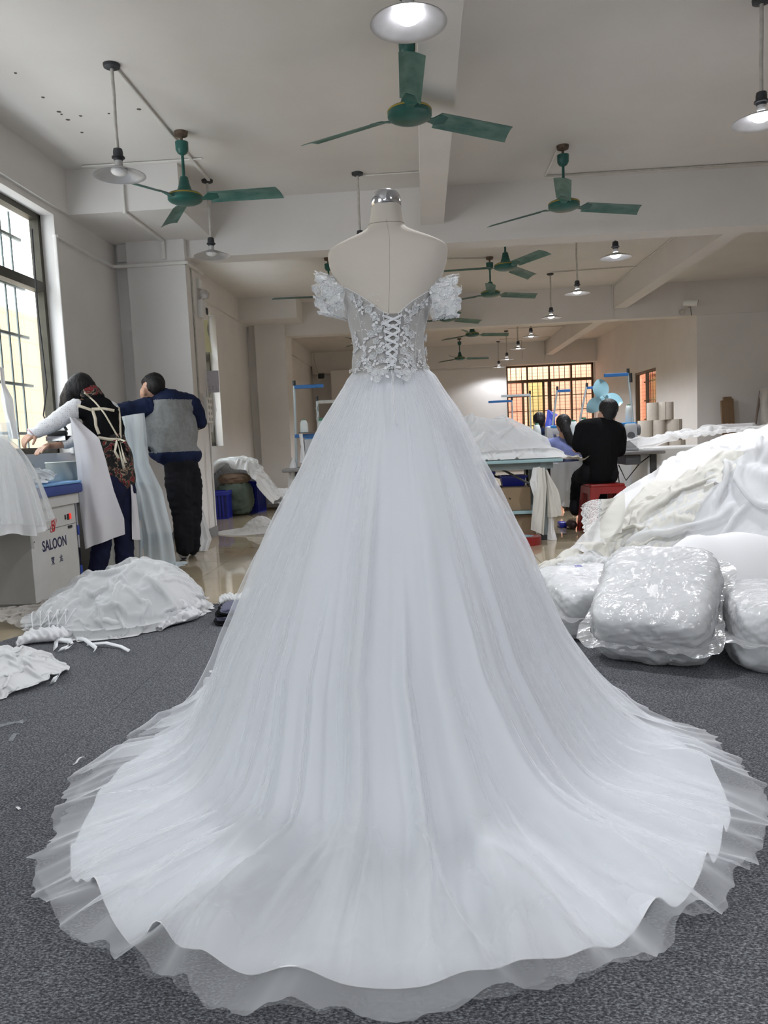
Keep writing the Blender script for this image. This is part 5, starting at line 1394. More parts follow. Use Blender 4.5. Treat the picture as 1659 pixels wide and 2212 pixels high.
# ------------------------------------------------------------------ sewing machines and thread stands
M['mach'] = mat('grey_white_machine', (.46, .47, .48), rough=.35)
M['machdk'] = mat('grey_machine', (.09, .09, .10), rough=.45)
M['mblue'] = mat('bright_blue_cover', (.03, .22, .55), rough=.3)
M['polew'] = mat('pale_steel_pole', (.42, .48, .50), rough=.35, metal=.2)
M['barb'] = mat('blue_bar', (.02, .13, .36), rough=.45)
M['thread'] = mat('white_thread', (.62, .67, .66), rough=.6, bump=.3, bscale=300, stretch=(1, 1, 6))
M['threadg'] = mat('green_thread', (.05, .20, .12), rough=.6)
M['top_grey'] = mat('grey_machine_table', (.22, .21, .21), rough=.4, var=.08)
def machine_table(x0, x1, y0, y1, h, label, legs):
    o = empty('sewing_table', ((x0 + x1) / 2, (y0 + y1) / 2, 0), 0, label, 'table')
    hx, hy = (x1 - x0) / 2, (y1 - y0) / 2
    MB().bb(-hx, hx, -hy, hy, h - .035, h, .012).build('tabletop', M['top_grey'], o, 40)
    for x, y in legs: MB().bb(x - .03, x + .03, y - .02, y + .02, .0, h - .035).bb(x - .04, x + .04, y - .25 if y > 0 else y - .02, y + .02 if y > 0 else y + .25, 0, .03).build('leg', M['dsteel'], o)
    MB().bb(-hx + .12, hx - .12, -.02, .02, .12, .16).build('stretcher', M['dsteel'], o)
    MB().bb(-.02, .14, -hy + .06, hy - .1, h - .14, h - .035, .01).build('drive_motor', M['machdk'], o)
    return o
def machine(x, y, z, rz, label, s=1.0):
    o = empty('sewing_machine', (x, y, z), R(rz), label, 'sewing machine'); o.scale = (s, s, s)
    MB().bb(-.26, .26, -.09, .09, 0, .04, .012).build('bed', M['mach'], o, 40)
    MB().bb(.10, .25, -.085, .085, .03, .31, .03).bb(-.24, .14, -.06, .06, .20, .30, .03).bb(-.26, -.16, -.065, .065, .12, .31, .03).build('head', M['mach'], o, 40)
    MB().bb(-.20, .245, -.066, .066, .285, .318, .012).build('top_cover', M['mblue'], o, 40)
    MB().lathe([(.035, 0), (.06, .004), (.06, .04), (.03, .045), (0, .045)], 24, (.25, 0, .23), Matrix.Rotation(R(90), 3, 'Y')).build('handwheel', M['machdk'], o, 40)
    MB().lathe([(.045, 0), (.042, .004), (.028, .005), (.014, .003), (0, .005)], 24, (.175, -.083, .17), Matrix.Rotation(R(90), 3, 'X')).build('dial', M['machdk'], o, 40)
    MB().tube([(-.21, 0, .13), (-.21, 0, .05)], .004, 6).build('needle_bar', M['chrome'], o)
    return o
def thread_stand(x, y, z, hgt, dx, label, bar=None, lean=0.0, spool=None):
    """pole with a blue guide bar on top and a tray of cones lower down"""
    o = empty('thread_stand', (x, y, z), 0, label, 'thread stand')
    MB().tube([(0, 0, 0), (lean, 0, hgt)], .013, 10).build('pole', M['polew'], o)
    MB().tube([(lean, 0, hgt - .02), (lean * 1.02, 0, hgt + .03)], .016, 10).build('pole_cap', M['dark'], o)
    MB().bb(min(lean, lean + dx), max(lean, lean + dx), -.014, .014, hgt - .05, hgt - .015, .003).build('guide_bar', M['barb'] if bar is None else bar, o)
    if spool is not None:
        zs = spool
        MB().bb(min(0, dx * .9), max(0, dx * .9), -.014, .014, zs - .06, zs - .025, .003).build('cone_bar', M['barb'], o)
        MB().lathe([(0, -.015), (.085, -.015), (.085, -.009), (0, -.009)], 24, (dx * .42, 0, zs)).build('cone_tray', M['machdk'], o)
    return o
def cone(x, y, z, label, m=None, r=.052, h=.17):
    o = empty('thread_cone', (x, y, z), 0, label, 'thread cone', 'cones of thread')
    MB().lathe([(r, 0), (r * 1.0, .01), (r * .92, h * .72), (r * .62, h * .92), (r * .5, h * .94)], 24).build('thread', m or M['thread'], o, 50)
    MB().lathe([(r * .5, h * .92), (r * .42, h), (0, h)], 16).lathe([(r * .9, -.002), (r * 1.03, 0), (0, .001)], 16).build('cone_core', M['threadg'], o, 50)
    return o
machine_table(1.72, 2.48, 8.10, 8.75, .755, 'grey sewing table before the person in black', [(.30, -.15), (-.30, -.15)])
machine(2.02, 8.40, .755, 0, 'white sewing machine with blue top right of the person in black', .95)
thread_stand(at(1373, 970, 8.66).x, 8.66, .755, .86, -.26, 'tall white thread stand with blue arm right of the person in black', lean=-.07)
MB().tube([at(1362, 826, 8.66), at(1361, 806, 8.66)], .022, 10).build('flashlight', M['dark'], None, label='black torch stuck on top of the tall right thread stand', cat='torch')
cone(2.19, 8.42, 1.058, 'green-cored cone of pale thread on the white sewing machine', None, .036, .19)
tp_ = MB().tube([(2.02, 8.2, .62), (2.10, 8.22, .45), (2.25, 8.25, .62), (2.38, 8.3, .70)], .006, 6).tube([(2.0, 8.2, .64), (2.04, 8.2, .3), (2.12, 8.25, .02)], .006, 6).build('cable', M['dark'], None, 60, label='black cables drooping under the grey sewing table', cat='cable')
# machines further back
machine_table(.75, 1.95, 9.95, 10.5, .755, 'far sewing table before the ponytailed person', [(.5, -.1), (-.5, -.1)])
machine(1.84, 10.22, .755, 0, 'sewing machine hidden behind the ponytailed person')
thread_stand(at(1186, 930, 10.35).x, 10.35, .755, .80, .17, 'white slanting thread stand in front of the far window', lean=.12)
thread_stand(at(1240, 940, 9.9).x, 9.9, .755, .80, .16, 'white slanting thread stand left of the blue fan', lean=.17)
machine_table(.95, 2.15, 11.92, 12.5, .755, 'farthest sewing table behind the person in navy and mustard', [(.5, -.1), (-.5, -.1)])
machine(1.35, 12.2, .755, 0, 'sewing machine hidden behind the person in navy and mustard')
thread_stand(1.65, 12.1, .755, .85, -.44, 'thin grey thread stand left of the blue board', bar=M['polew'])
thread_stand(1.40, 12.35, .755, .78, -.37, 'low thread stand with a teal arm before the far window', lean=0)
thread_stand(.30, 14.5, .755, .62, -.5, 'thin far thread stand left of the far window')
machine_table(-.3, 1.0, 14.2, 14.9, .755, 'sewing table far back on the left behind the tulle mound', [(.5, -.1), (-.5, -.1)])
machine_table(1.95, 2.75, 9.65, 10.15, .755, 'sewing table below the slanting stand left of the blue fan', [(.3, -.1), (-.3, -.1)])
cone(1.93, 10.12, .755 + .0, 'pale thread cone right of the ponytail, far table', None, .06, .38)
cone(2.26, 9.75, .755, 'tall white thread cone just left of the ear of the person in black', None, .06, .40)
cone(2.0, 9.8, .755, 'tall white thread cone by the shoulder of the person in black', None, .06, .40)
cone(1.50, 10.42, .755, 'pale thread cone left of the ponytail', None, .06, .36)
bb_ = empty('blue_board', (1.47, 11.55, 0), 0, 'bent royal blue board leaning before the far window', 'board')
B0 = [at(1176, 930, 11.5), at(1192, 955, 11.5), at(1204, 905, 11.55), at(1206, 895, 11.55), at(1181, 884, 11.6)]
bp_ = [at(1175, 940, 11.5), at(1196, 950, 11.5), at(1199, 902, 11.55), at(1206, 896, 11.56), at(1183, 884, 11.6)]
mb = MB(); mb.add([tuple(p) for p in bp_] + [(p.x, p.y + .012, p.z) for p in bp_], [(0, 1, 2, 3, 4), (9, 8, 7, 6, 5)] + [(i, (i + 1) % 5, (i + 1) % 5 + 5, i + 5) for i in range(5)])
child_world(mb.build('sheet', mat('royal_blue_plastic', (.035, .06, .42), rough=.35), None), bb_)
MB().box((-.0, .03, .50), (.02, .02, 1.0)).build('support', M['dsteel'], bb_)
# blue fan with three round blades
fb = empty('pedestal_fan', (at(1300, 860, 9.2).x, 9.2, 0), 0, 'pedestal fan with three round light blue blades behind the person in black', 'fan')
fz = at(1300, 862, 9.2).z
M['fblue'] = mat('light_blue_plastic', (.24, .43, .50), rough=.3)
for k, a in enumerate((100, 215, -10)):
    b = MB(); L, w = .20, .085
    P = np.zeros((9, 7, 3))
    for i in range(9):
        s = i / 8; ww = w * math.sin(PI * (.14 + .84 * s)) ** .6
        for j in range(7):
            t = j / 6 * 2 - 1; x, y = .03 + s * L, t * ww
            ca, sa = math.cos(R(a)), math.sin(R(a)); P[i, j] = (x * ca - y * sa, -.05 + .03 * t, fz + x * sa + y * ca)
    b.grid(P); Q = P.copy(); Q[..., 1] += .004; b.grid(Q); b.build('blade', M['fblue'], fb, 60)
MB().lathe([(.035, 0), (.035, .04), (.02, .06), (0, .06)], 20, (0, 0, fz), Matrix.Rotation(R(90), 3, 'X')).build('hub', M['fblue'], fb, 40)
MB().lathe([(.06, 0), (.07, .04), (.05, .15), (.0, .16)], 20, (0, .01, fz), Matrix.Rotation(R(-90), 3, 'X')).build('motor', M['white'], fb, 40)
MB().tube([(0, .08, fz - .04), (0, .08, .05)], .016, 10).lathe([(.2, 0), (.2, .03), (.03, .06)], 28, (0, .08, 0)).build('stand', M['white'], fb, 40)
# left group: stand and machine half hidden by the gown
YS = 7.5
machine_table(-1.36, -.55, 7.22, 7.78, .755, 'sewing table half hidden behind the gown on the left', [(-.30, -.1), (.3, -.1)])
zb_ = .755
thread_stand(-1.262, YS, zb_, at(636, 829, YS).z - zb_, .285, 'white thread stand with two blue arms left of the gown', lean=.02, spool=at(660, 932, YS).z - zb_)
cone(at(657, 930, YS).x, YS, at(657, 932, YS).z - .009, 'white thread cone on the blue arm left of the gown', None, .040, .125)
cone(at(694, 918, YS + .3).x, YS + .3, zb_, 'second white thread cone half behind the left edge of the gown', None, .05, at(694, 903, YS + .3).z - zb_)
machine(-.95, 7.55, zb_, 180, 'dark-headed sewing machine behind the left edge of the gown', .9)
s2 = thread_stand(at(691, 980, 8.3).x, 8.3, 0, at(691, 862, 8.3).z, .30, 'second thread stand wound with white twine, left of the gown', bar=M['rodw'])
MB().tube([Vector((.012 * math.sin(k * .9), -.02 + .012 * math.cos(k * .9), at(691, 862, 8.3).z - .02 - .016 * k)) for k in range(26)], .006, 5).build('twine', M['thread'], s2, 60)
MB().bb(-.04, .35, -.1, .1, 0, .02).build('foot_plate', M['dsteel'], s2)
# strips of white cloth hung on the stand and table
def hanging(name, L, Rr, m, label, cat='fabric', bulge=.03, fold=.012, seed=1, nf=3, nx=24, ny=44):
    return tag(sheet(name, cloth_between(L, Rr, 0, bulge, nx, ny, fold, seed, nf), m), label, cat)

# ------------------------------------------------------------------ upright rolls of cream quilting on a platform
M['roll'] = mat('cream_wadding', (.58, .53, .46), rough=.9, bump=.25, bscale=130, var=.04)
M['rollcore'] = mat('roll_end', (.40, .36, .30), rough=.9)
YR = 12.0
pz = at(1430, 1010, YR).z
pl = empty('platform', (3.65, YR + .1, 0), 0, 'low pale platform under the cream fabric rolls', 'platform')
MB().bb(-.75, .75, -.42, .5, pz - .04, pz, .005).build('platform_top', M['white'], pl)
for sx in (-.65, .65):
    for sy in (-.34, .42): MB().bb(sx - .03, sx + .03, sy - .03, sy + .03, 0, pz - .04).build('leg', M['dsteel'], pl)
rowz = [pz, at(1430, 952, YR).z, at(1430, 907, YR).z, at(1430, 869, YR).z]
def roll(px0, px1, row, dy, label):
    z0, z1 = rowz[row] + .001, rowz[row + 1]
    l, r_ = at(px0, 960, YR + dy).x, at(px1, 960, YR + dy).x; rr = (r_ - l) / 2
    o = empty('fabric_roll', ((l + r_) / 2, YR + dy, z0), random.uniform(0, 6), label, 'fabric roll', 'cream fabric rolls')
    h_ = z1 - z0
    MB().lathe([(rr * .98, 0), (rr, .01), (rr, h_ - .012), (rr * .97, h_), (rr * .72, h_ - .004), (rr * .70, h_ - .012), (rr * .45, h_ - .006), (rr * .2, h_ - .004)], 32).build('wadding', M['roll'], o, 40)
    a = .3; MB().tube([(rr * math.cos(a + 5.2), rr * math.sin(a + 5.2), .0), (rr * 1.005 * math.cos(a + 5.2), rr * 1.005 * math.sin(a + 5.2), h_)], .008, 6).build('loose_edge', M['rollcore'], o)
for (a, b, row, dy, lab) in ((1381, 1412, 0, .0, 'leftmost cream roll of the bottom row'), (1412, 1443, 0, .0, 'middle cream roll of the bottom row'), (1443, 1480, 0, .0, 'right cream roll of the bottom row'),
                             (1379, 1409, 1, .0, 'leftmost cream roll of the second row'), (1410, 1436, 1, -.02, 'middle cream roll of the second row'), (1437, 1473, 1, .02, 'right cream roll of the second row'),
                             (1398, 1422, 2, .03, 'left cream roll of the top row'), (1423, 1455, 2, .0, 'right cream roll of the top row, highest of all'), (1398, 1424, 0, .32, 'cream roll behind the bottom row'), (1424, 1450, 1, .34, 'cream roll behind the second row')):
    if dy > .3: a, b = a, b
    roll(a, b, row, dy, lab)
# boards leaning on the divider wall
M['board'] = mat('brown_board', (.21, .135, .075), rough=.75, var=.12, vscale=3, stretch=(4, 4, .5))
for (x0, x1, yt, th, lab) in ((1567, 1577, 866, .05, 'pale narrow board at the left of the boards leaning on the divider wall'), (1573, 1590, 858, .06, 'tall brown board leaning on the divider wall'), (1589, 1594, 862, .05, 'dark edge-on board right of the tall brown board')):
    a, b = at(x0, 940, 13.75), at(x1, 940, 13.75); t_ = at((x0 + x1) / 2, yt, 13.95)
    MB().prism([(-(b.x - a.x) / 2, -th / 2), ((b.x - a.x) / 2, -th / 2), ((b.x - a.x) / 2, th / 2), (-(b.x - a.x) / 2, th / 2)], 0, t_.z + .02,
               Matrix.Translation(((a.x + b.x) / 2, 13.78, 0)) @ Matrix.Rotation(-.13, 4, 'X')).build('leaning_board', M['board'], None, label=lab, cat='board', group='boards leaning on the divider wall')
a, b = at(1627, 945, 13.6), at(1643, 845, 13.95)
MB().tube([(a.x - (a.z) * .16, 13.3, .01), a, b], .022, 8).build('leaning_pole', mat('brown_pole', (.22, .17, .15), rough=.7), None, 60, label='thin brown pole leaning on the divider wall beside wrapped rolls', cat='pole')
M['film'] = fabric('milky_plastic_film', (.80, .80, .80), opacity=.55, transl=.4, edge=.3)
for (px, top, w, lab) in ((1652, 838, .16, 'upright roll wrapped in milky film by the leaning pole'), (1712, 830, .2, 'second film-wrapped roll at the right edge of the photo')):
    c = at(px, 900, 13.7); h_ = at(px, top, 13.7).z
    o = empty('wrapped_roll', (c.x + .1, 13.75, 0), 0, lab, 'fabric roll')
    MB().lathe([(w * .8, 0), (w * .8, h_ - .05), (w * .7, h_ - .03), (0, h_ - .03)], 24).build('core', M['roll'], o, 40)
    q = MB(); n = 28; rows = 26; P = np.zeros((n, rows, 3))
    for i in range(n):
        for j in range(rows):
            a_ = 2 * PI * i / n; rr = w * (.9 + .10 * math.sin(5 * a_ + j * .7) * math.sin(j * 1.3)); P[i, j] = (rr * math.cos(a_), rr * math.sin(a_), .002 + (h_ - .002) * j / (rows - 1))
    q.grid(P, True); q.build('wrapping', M['film'], o, 180)
MB().bb(5.98, 6.12, 13.2, 13.5, .0, at(1657, 912, 13.3).z, .01).build('purple_box', mat('purple_carton', (.05, .03, .14), rough=.6), None, label='purple carton by the film-wrapped rolls at the right edge', cat='box')
# door curtain and glass door glimpsed through the side window

# ------------------------------------------------------------------ loose cloth: a small position-based cloth solver
def drape(P, hf, rest=1.0, steps=50, it=10, g=.0035, fric=.75, damp=.96, seed=0, bend=.25, jitter=.004, thick=.006):
    """drops the sheet P (n, m, 3) on the height field hf(x, y); rest > 1 leaves spare cloth that buckles into folds"""
    gr = np.random.default_rng(seed)
    P = P.copy(); L0 = P.copy()
    P[..., 2] += gr.normal(0, jitter, P.shape[:2]); P[..., :2] += gr.normal(0, jitter * .4, P.shape[:2] + (2,))
    V = P.copy()
    def cons(a, b): return [(s, np.linalg.norm(L0[s[0]] - L0[s[1]], axis=-1) * rest, k) for s, k in ((a, 1.0),)] if False else None
    C = []
    def addc(s0, s1, k): C.append((s0, s1, np.linalg.norm(L0[s0] - L0[s1], axis=-1) * rest, k))
    n, m = P.shape[:2]
    for par in (0, 1):
        e = (n - 1 - par) // 2 * 2
        i0, i1 = slice(par, n - 1, 2), slice(par + 1, n, 2)
        addc((i0, slice(None)), (i1, slice(None)), 1.0) if len(range(*i0.indices(n))) == len(range(*i1.indices(n))) else addc((slice(par, n - 1, 2), slice(None)), (slice(par + 1, n, 2), slice(None)), 1.0)
        addc((slice(None), slice(par, m - 1, 2)), (slice(None), slice(par + 1, m, 2)), 1.0)
        addc((slice(par, n - 1, 2), slice(0, m - 1)), (slice(par + 1, n, 2), slice(1, m)), .5)
        addc((slice(par, n - 1, 2), slice(1, m)), (slice(par + 1, n, 2), slice(0, m - 1)), .5)
    for q in range(4):
        a = [k for k in range(n - 2) if k % 4 in (q,)]; b = [k + 2 for k in a]
        if a: addc((np.array(a), slice(None)), (np.array(b), slice(None)), bend)
        a = [k for k in range(m - 2) if k % 4 in (q,)]; b = [k + 2 for k in a]
        if a: addc((slice(None), np.array(a)), (slice(None), np.array(b)), bend)
    for st in range(steps):
        vel = (P - V) * damp; V = P.copy()
        P = P + vel; P[..., 2] -= g
        for _ in range(it):
            for (a, b, L, k) in C:
                d = P[b] - P[a]; l = np.linalg.norm(d, axis=-1); f = ((l - L) / np.maximum(l, 1e-7) * .5 * k)[..., None] * d
                P[a] += f; P[b] -= f
            h = hf(P[..., 0], P[..., 1]) + thick; hit = P[..., 2] < h
            P[..., 2] = np.where(hit, h, P[..., 2])
            P[..., :2] = np.where(hit[..., None], P[..., :2] * (1 - fric * .5) + V[..., :2] * fric * .5, P[..., :2])
    return P
def refine(P):
    """one level of smooth refinement of a sheet"""
    def up(A):
        B = np.zeros((A.shape[0] * 2 - 1,) + A.shape[1:]); B[::2] = A
        Ap = np.concatenate([2 * A[:1] - A[1:2], A, 2 * A[-1:] - A[-2:-1]])
        B[1::2] = (-Ap[:-3] + 9 * Ap[1:-2] + 9 * Ap[2:-1] - Ap[3:]) / 16
        return B
    return up(up(P).transpose(1, 0, 2)).transpose(1, 0, 2)
def flat(cx, cy, sx, sy, z, n, m, rot=0.0, shape=None):
    u, v = np.meshgrid(np.linspace(-1, 1, n), np.linspace(-1, 1, m), indexing='ij')
    if shape == 'round':
        x = u * np.sqrt(1 - v * v / 2); y = v * np.sqrt(1 - u * u / 2); u, v = x, y
    x, y = u * sx / 2, v * sy / 2; c, s = math.cos(rot), math.sin(rot)
    zz = z(cx + x * c - y * s, cy + x * s + y * c) if callable(z) else z
    return np.stack([cx + x * c - y * s, cy + x * s + y * c, zz + 0 * x], -1)
def ss(a, b, x): t = np.clip((x - a) / (b - a), 0, 1); return t * t * (3 - 2 * t)
def lumps(x, y, sc, seed): return .5 + .5 * vnoise(x * sc, y * sc, 0, seed)
def cloth(name, P, m, label, cat='fabric', group=None, up=1, kind=None):
    for _ in range(up): P = refine(P)
    return tag(sheet(name, P, m), label, cat, group, kind)

M['wcloth'] = fabric('white_cloth', (.76, .765, .765), transl=.18)
M['wsatin'] = fabric('white_satin_heap', (.85, .85, .86), transl=.15)
M['ivory'] = fabric('ivory_cloth', (.70, .685, .635), transl=.2)
M['wtulle'] = fabric('piled_tulle', (.79, .80, .81), opacity=.62, transl=.4, edge=.5)
M['stulle'] = fabric('thin_tulle', (.80, .82, .82), opacity=.28, transl=.4, edge=.6)
M['sheer'] = fabric('bluish_sheer', (.74, .83, .88), opacity=.55, transl=.35, edge=.4)
def lace_mat(name, scale, thr, col=(.82, .82, .80)):
    m = fabric(name, col, transl=.2); nt = m.node_tree
    out = [n for n in nt.nodes if n.type == 'OUTPUT_MATERIAL'][0]; src = out.inputs[0].links[0].from_socket
    tc = nt.nodes.new('ShaderNodeTexCoord'); v = nt.nodes.new('ShaderNodeTexVoronoi'); v.feature = 'DISTANCE_TO_EDGE'; v.inputs['Scale'].default_value = scale
    n = nt.nodes.new('ShaderNodeTexNoise'); n.inputs['Scale'].default_value = scale * .5; n.inputs['Detail'].default_value = 1
    ad = nt.nodes.new('ShaderNodeMixRGB'); ad.inputs[0].default_value = .12; nt.links.new(tc.outputs['Object'], ad.inputs[1]); nt.links.new(n.outputs['Color'], ad.inputs[2]); nt.links.new(ad.outputs[0], v.inputs['Vector'])
    lt = nt.nodes.new('ShaderNodeMath'); lt.operation = 'LESS_THAN'; lt.inputs[1].default_value = thr; nt.links.new(v.outputs['Distance'], lt.inputs[0])
    tr = nt.nodes.new('ShaderNodeBsdfTransparent'); mx = nt.nodes.new('ShaderNodeMixShader')
    nt.links.new(lt.outputs[0], mx.inputs[0]); nt.links.new(tr.outputs[0], mx.inputs[1]); nt.links.new(src, mx.inputs[2]); nt.links.new(mx.outputs[0], out.inputs[0]); return m
M['guip'] = lace_mat('guipure_lace', 42, .16)

# ---- big heap of gowns and cloth on the right
def hillR(x, y):
    H = np.interp(x, [.50, .80, 1.0, 1.10, 1.19, 1.32, 1.45, 1.7, 1.95, 2.3, 2.6, 3.3], [0, .05, .10, .20, .35, .47, .565, .73, .86, .94, .98, .98])
    f = ss(3.62, 4.75, y + .18 * (x - 1.3)) * (1 - ss(5.5, 6.3, y))
    return np.maximum(H * f + .035 * fbm(x * 3, y * 3, 0, 3, 4) * f, 0)
Pm_ = drape(flat(2.22, 4.85, 2.20, 2.5, lambda x, y: hillR(x, y) + .10, 96, 88, .05), hillR, rest=1.07, steps=46, it=8, seed=3, bend=.35)
cloth('fabric_heap', Pm_, M['wsatin'], 'largest white heap of gowns and cloth at the right edge of the photo', 'fabric')
def _top(P, cell=.045):
    """height field of a finished sheet, so that the next cloth can lie on it"""
    x, y, z = P[..., 0].ravel(), P[..., 1].ravel(), P[..., 2].ravel()
    x0, y0 = x.min(), y.min(); nx, ny = int((x.max() - x0) / cell) + 2, int((y.max() - y0) / cell) + 2
    G = np.full((nx, ny), -1.0); np.maximum.at(G, (((x - x0) / cell).astype(int), ((y - y0) / cell).astype(int)), z)
    for _ in range(2):
        Q = np.pad(G, 1, mode='edge'); mx = np.max([Q[i:i + nx, j:j + ny] for i in range(3) for j in range(3)], 0); G = np.where(G < 0, mx, G)
    G = np.maximum(G, 0)
    def f(a, b):
        u = np.clip((a - x0) / cell - .5, 0, nx - 1.001); v = np.clip((b - y0) / cell - .5, 0, ny - 1.001); i, j = u.astype(int), v.astype(int); s, t = u - i, v - j
        return G[i, j] * (1 - s) * (1 - t) + G[i + 1, j] * s * (1 - t) + G[i, j + 1] * (1 - s) * t + G[i + 1, j + 1] * s * t
    return f
topR = _top(refine(Pm_))
Pq = drape(flat(1.62, 4.05, 1.25, .95, lambda x, y: topR(x, y) + .10, 70, 56, -.25), topR, rest=1.16, steps=40, it=8, seed=5, bend=.25)
cloth('tulle_swath', Pq, M['wtulle'], 'sheer white swath lying across the front of the largest heap')
Pq = drape(flat(1.36, 4.66, .66, .62, lambda x, y: topR(x, y) + .12, 60, 50, .5), topR, rest=1.14, steps=40, it=8, seed=6, bend=.2)
cloth('lace_gown', Pq, M['ivory'], 'ivory crumpled gown on the left slope of the largest heap')
# flap of guipure lace sticking out on the left of the heap
n, m_ = 40, 26; P = np.zeros((n, m_, 3))
a0, a1, b0, b1 = at(1256, 1092, 4.58), at(1262, 1168, 4.50), at(1350, 1064, 4.62), at(1345, 1155, 4.46)
for i in range(n):
    for j in range(m_):
        s, t = i / (n - 1), j / (m_ - 1); q = (a0 * (1 - t) + a1 * t) * (1 - s) + (b0 * (1 - t) + b1 * t) * s
        P[i, j] = (q.x + .006 * math.sin(t * 40) * (1 - s), q.y + .02 * math.sin(s * 9 + t * 5), q.z + .012 * math.sin(t * 9 + s * 6))
lf = empty('lace_gown_end', tuple(a1), 0, 'gown end with a wide openwork lace border, hanging before the red stool', 'fabric')
child_world(sheet('lace_border', P[:18], M['guip']), lf); child_world(sheet('cloth', P[17:], M['ivory']), lf)
# smooth board-like satin bolt at the front right of the heap
n, m_ = 46, 30; P = np.zeros((n, m_, 3))
for i in range(n):
    for j in range(m_):
        s, t = i / (n - 1), j / (m_ - 1)
        x = 1.20 + 1.10 * s; y = 4.02 - .30 * t - .12 * s; z = .445 - .07 * s - .31 * ss(.10, 1.0, t) ** .9 + .014 * math.sin(9 * s + 3 * t) * t + .02 * math.sin(s * PI) - .10 * (1 - ss(0, .16, s)) * (1 - t) + .010 * math.sin(23 * s - 6 * t)
        P[i, j] = (x, y - .05 * math.sin(t * PI), max(z, .03))
cloth('satin_bolt', P, M['wsatin'], 'smooth flat white satin spread at the front of the largest heap, above the bags', up=0)
# frilly heap of lace at the left foot of the hill
def hillF(x, y):
    d = ((x - .86) / .34) ** 2 + ((y - 4.45) / .95) ** 2
    return np.maximum(.20 * (1 - d), 0) * (.6 + .8 * lumps(x, y, 7, 3))
Pq = drape(flat(.87, 4.45, .62, 1.75, lambda x, y: hillF(x, y) + .06, 60, 104, .05, 'round'), hillF, rest=1.35, steps=46, it=8, seed=8, bend=.12, jitter=.012)
cloth('frilly_heap', Pq, M['ivory'], 'low crumpled heap of frilly ivory lace at the left foot of the largest heap')
Pq = drape(flat(.92, 4.1, .45, .8, lambda x, y: hillF(x, y) + .12, 50, 70, .3), lambda x, y: hillF(x, y) + .05, rest=1.4, steps=40, it=8, seed=9, bend=.10, jitter=.015)
cloth('frilly_scrap', Pq, M['wtulle'], 'white tulle scraps lying on the frilly heap behind the left bag')
Pq = drape(flat(.63, 5.55, .16, .22, lambda x, y: .05 + 0 * x, 20, 24, .3), lambda x, y: .03 * np.exp(-((x - .64) ** 2 + (y - 5.55) ** 2) / .004), rest=1.25, steps=30, seed=4, bend=.1, jitter=.01)
cloth('cloth_scrap', Pq, M['ivory'], 'small pointed ivory scrap on the tiles left of the frilly heap')

# ---- clear plastic bags stuffed with white cloth
def film_mat():
    m = bpy.data.materials.new('clear_bag_film'); m.use_nodes = True; nt = m.node_tree; nt.nodes.clear()
    o = nt.nodes.new('ShaderNodeOutputMaterial'); t = nt.nodes.new('ShaderNodeBsdfTransparent'); gl = nt.nodes.new('ShaderNodeBsdfGlossy'); d = nt.nodes.new('ShaderNodeBsdfDiffuse')
    t.inputs[0].default_value = (.97, .98, .98, 1); gl.inputs['Roughness'].default_value = .16; d.inputs[0].default_value = (.88, .89, .90, 1)
    x1, x2 = nt.nodes.new('ShaderNodeMixShader'), nt.nodes.new('ShaderNodeMixShader'); lw = nt.nodes.new('ShaderNodeLayerWeight'); lw.inputs[0].default_value = .35
    mp = nt.nodes.new('ShaderNodeMath'); mp.operation = 'MULTIPLY_ADD'; mp.inputs[1].default_value = .40; mp.inputs[2].default_value = .05; mp.use_clamp = True
    tc = nt.nodes.new('ShaderNodeTexCoord'); mpp = nt.nodes.new('ShaderNodeMapping'); mpp.inputs['Scale'].default_value = (9, 22, 14); n = nt.nodes.new('ShaderNodeTexNoise'); n.inputs['Scale'].default_value = 1; n.inputs['Detail'].default_value = 3; n.inputs['Distortion'].default_value = 1.5
    bp = nt.nodes.new('ShaderNodeBump'); bp.inputs['Strength'].default_value = .9; bp.inputs['Distance'].default_value = .02
    nt.links.new(tc.outputs['Object'], mpp.inputs[0]); nt.links.new(mpp.outputs[0], n.inputs['Vector']); nt.links.new(n.outputs['Fac'], bp.inputs['Height']); nt.links.new(bp.outputs[0], gl.inputs['Normal']); nt.links.new(bp.outputs[0], lw.inputs['Normal'])
    x1.inputs[0].default_value = .36; nt.links.new(t.outputs[0], x1.inputs[1]); nt.links.new(d.outputs[0], x1.inputs[2])
    nt.links.new(lw.outputs['Fresnel'], mp.inputs[0]); nt.links.new(mp.outputs[0], x2.inputs[0]); nt.links.new(x1.outputs[0], x2.inputs[1]); nt.links.new(gl.outputs[0], x2.inputs[2]); nt.links.new(x2.outputs[0], o.inputs[0]); return m
M['film2'] = film_mat()
M['stuffed'] = fabric('bright_white_cloth', (.82, .815, .815), transl=.1)
def pillow(sx, sy, sz, seed, wr, n=84, m_=56, p=5.0, sc=1.0):
    """stuffed-bag surface: rounded box with creases that run in from the edges"""
    u = np.linspace(0, 2 * PI, n, endpoint=False)[:, None]; v = np.linspace(-PI / 2, PI / 2, m_)[None]
    cu, su, cv, sv = np.cos(u), np.sin(u), np.cos(v), np.sin(v)
    X, Y, Z = cu * cv, su * cv, sv + 0 * u
    k = (np.abs(X) ** p + np.abs(Y) ** p + (np.abs(Z)) ** p * .9) ** (-1 / p)
    d = np.stack([X, Y, Z], -1)
    f = 1 + wr * (ridged(X * 4 + Z * 2, Y * 4 - Z * 3, 3, seed) - .6) + wr * .45 * (ridged(X * 9 - Z * 6, Y * 8 + Z * 7, 2, seed + 9) - .5) + wr * .7 * vnoise(X * 3, Y * 3, Z * 3, seed + 5)
    q = d * k[..., None] * f[..., None]
    return np.stack([q[..., 0] * sx / 2, q[..., 1] * sy / 2, q[..., 2] * sz / 2], -1) * sc
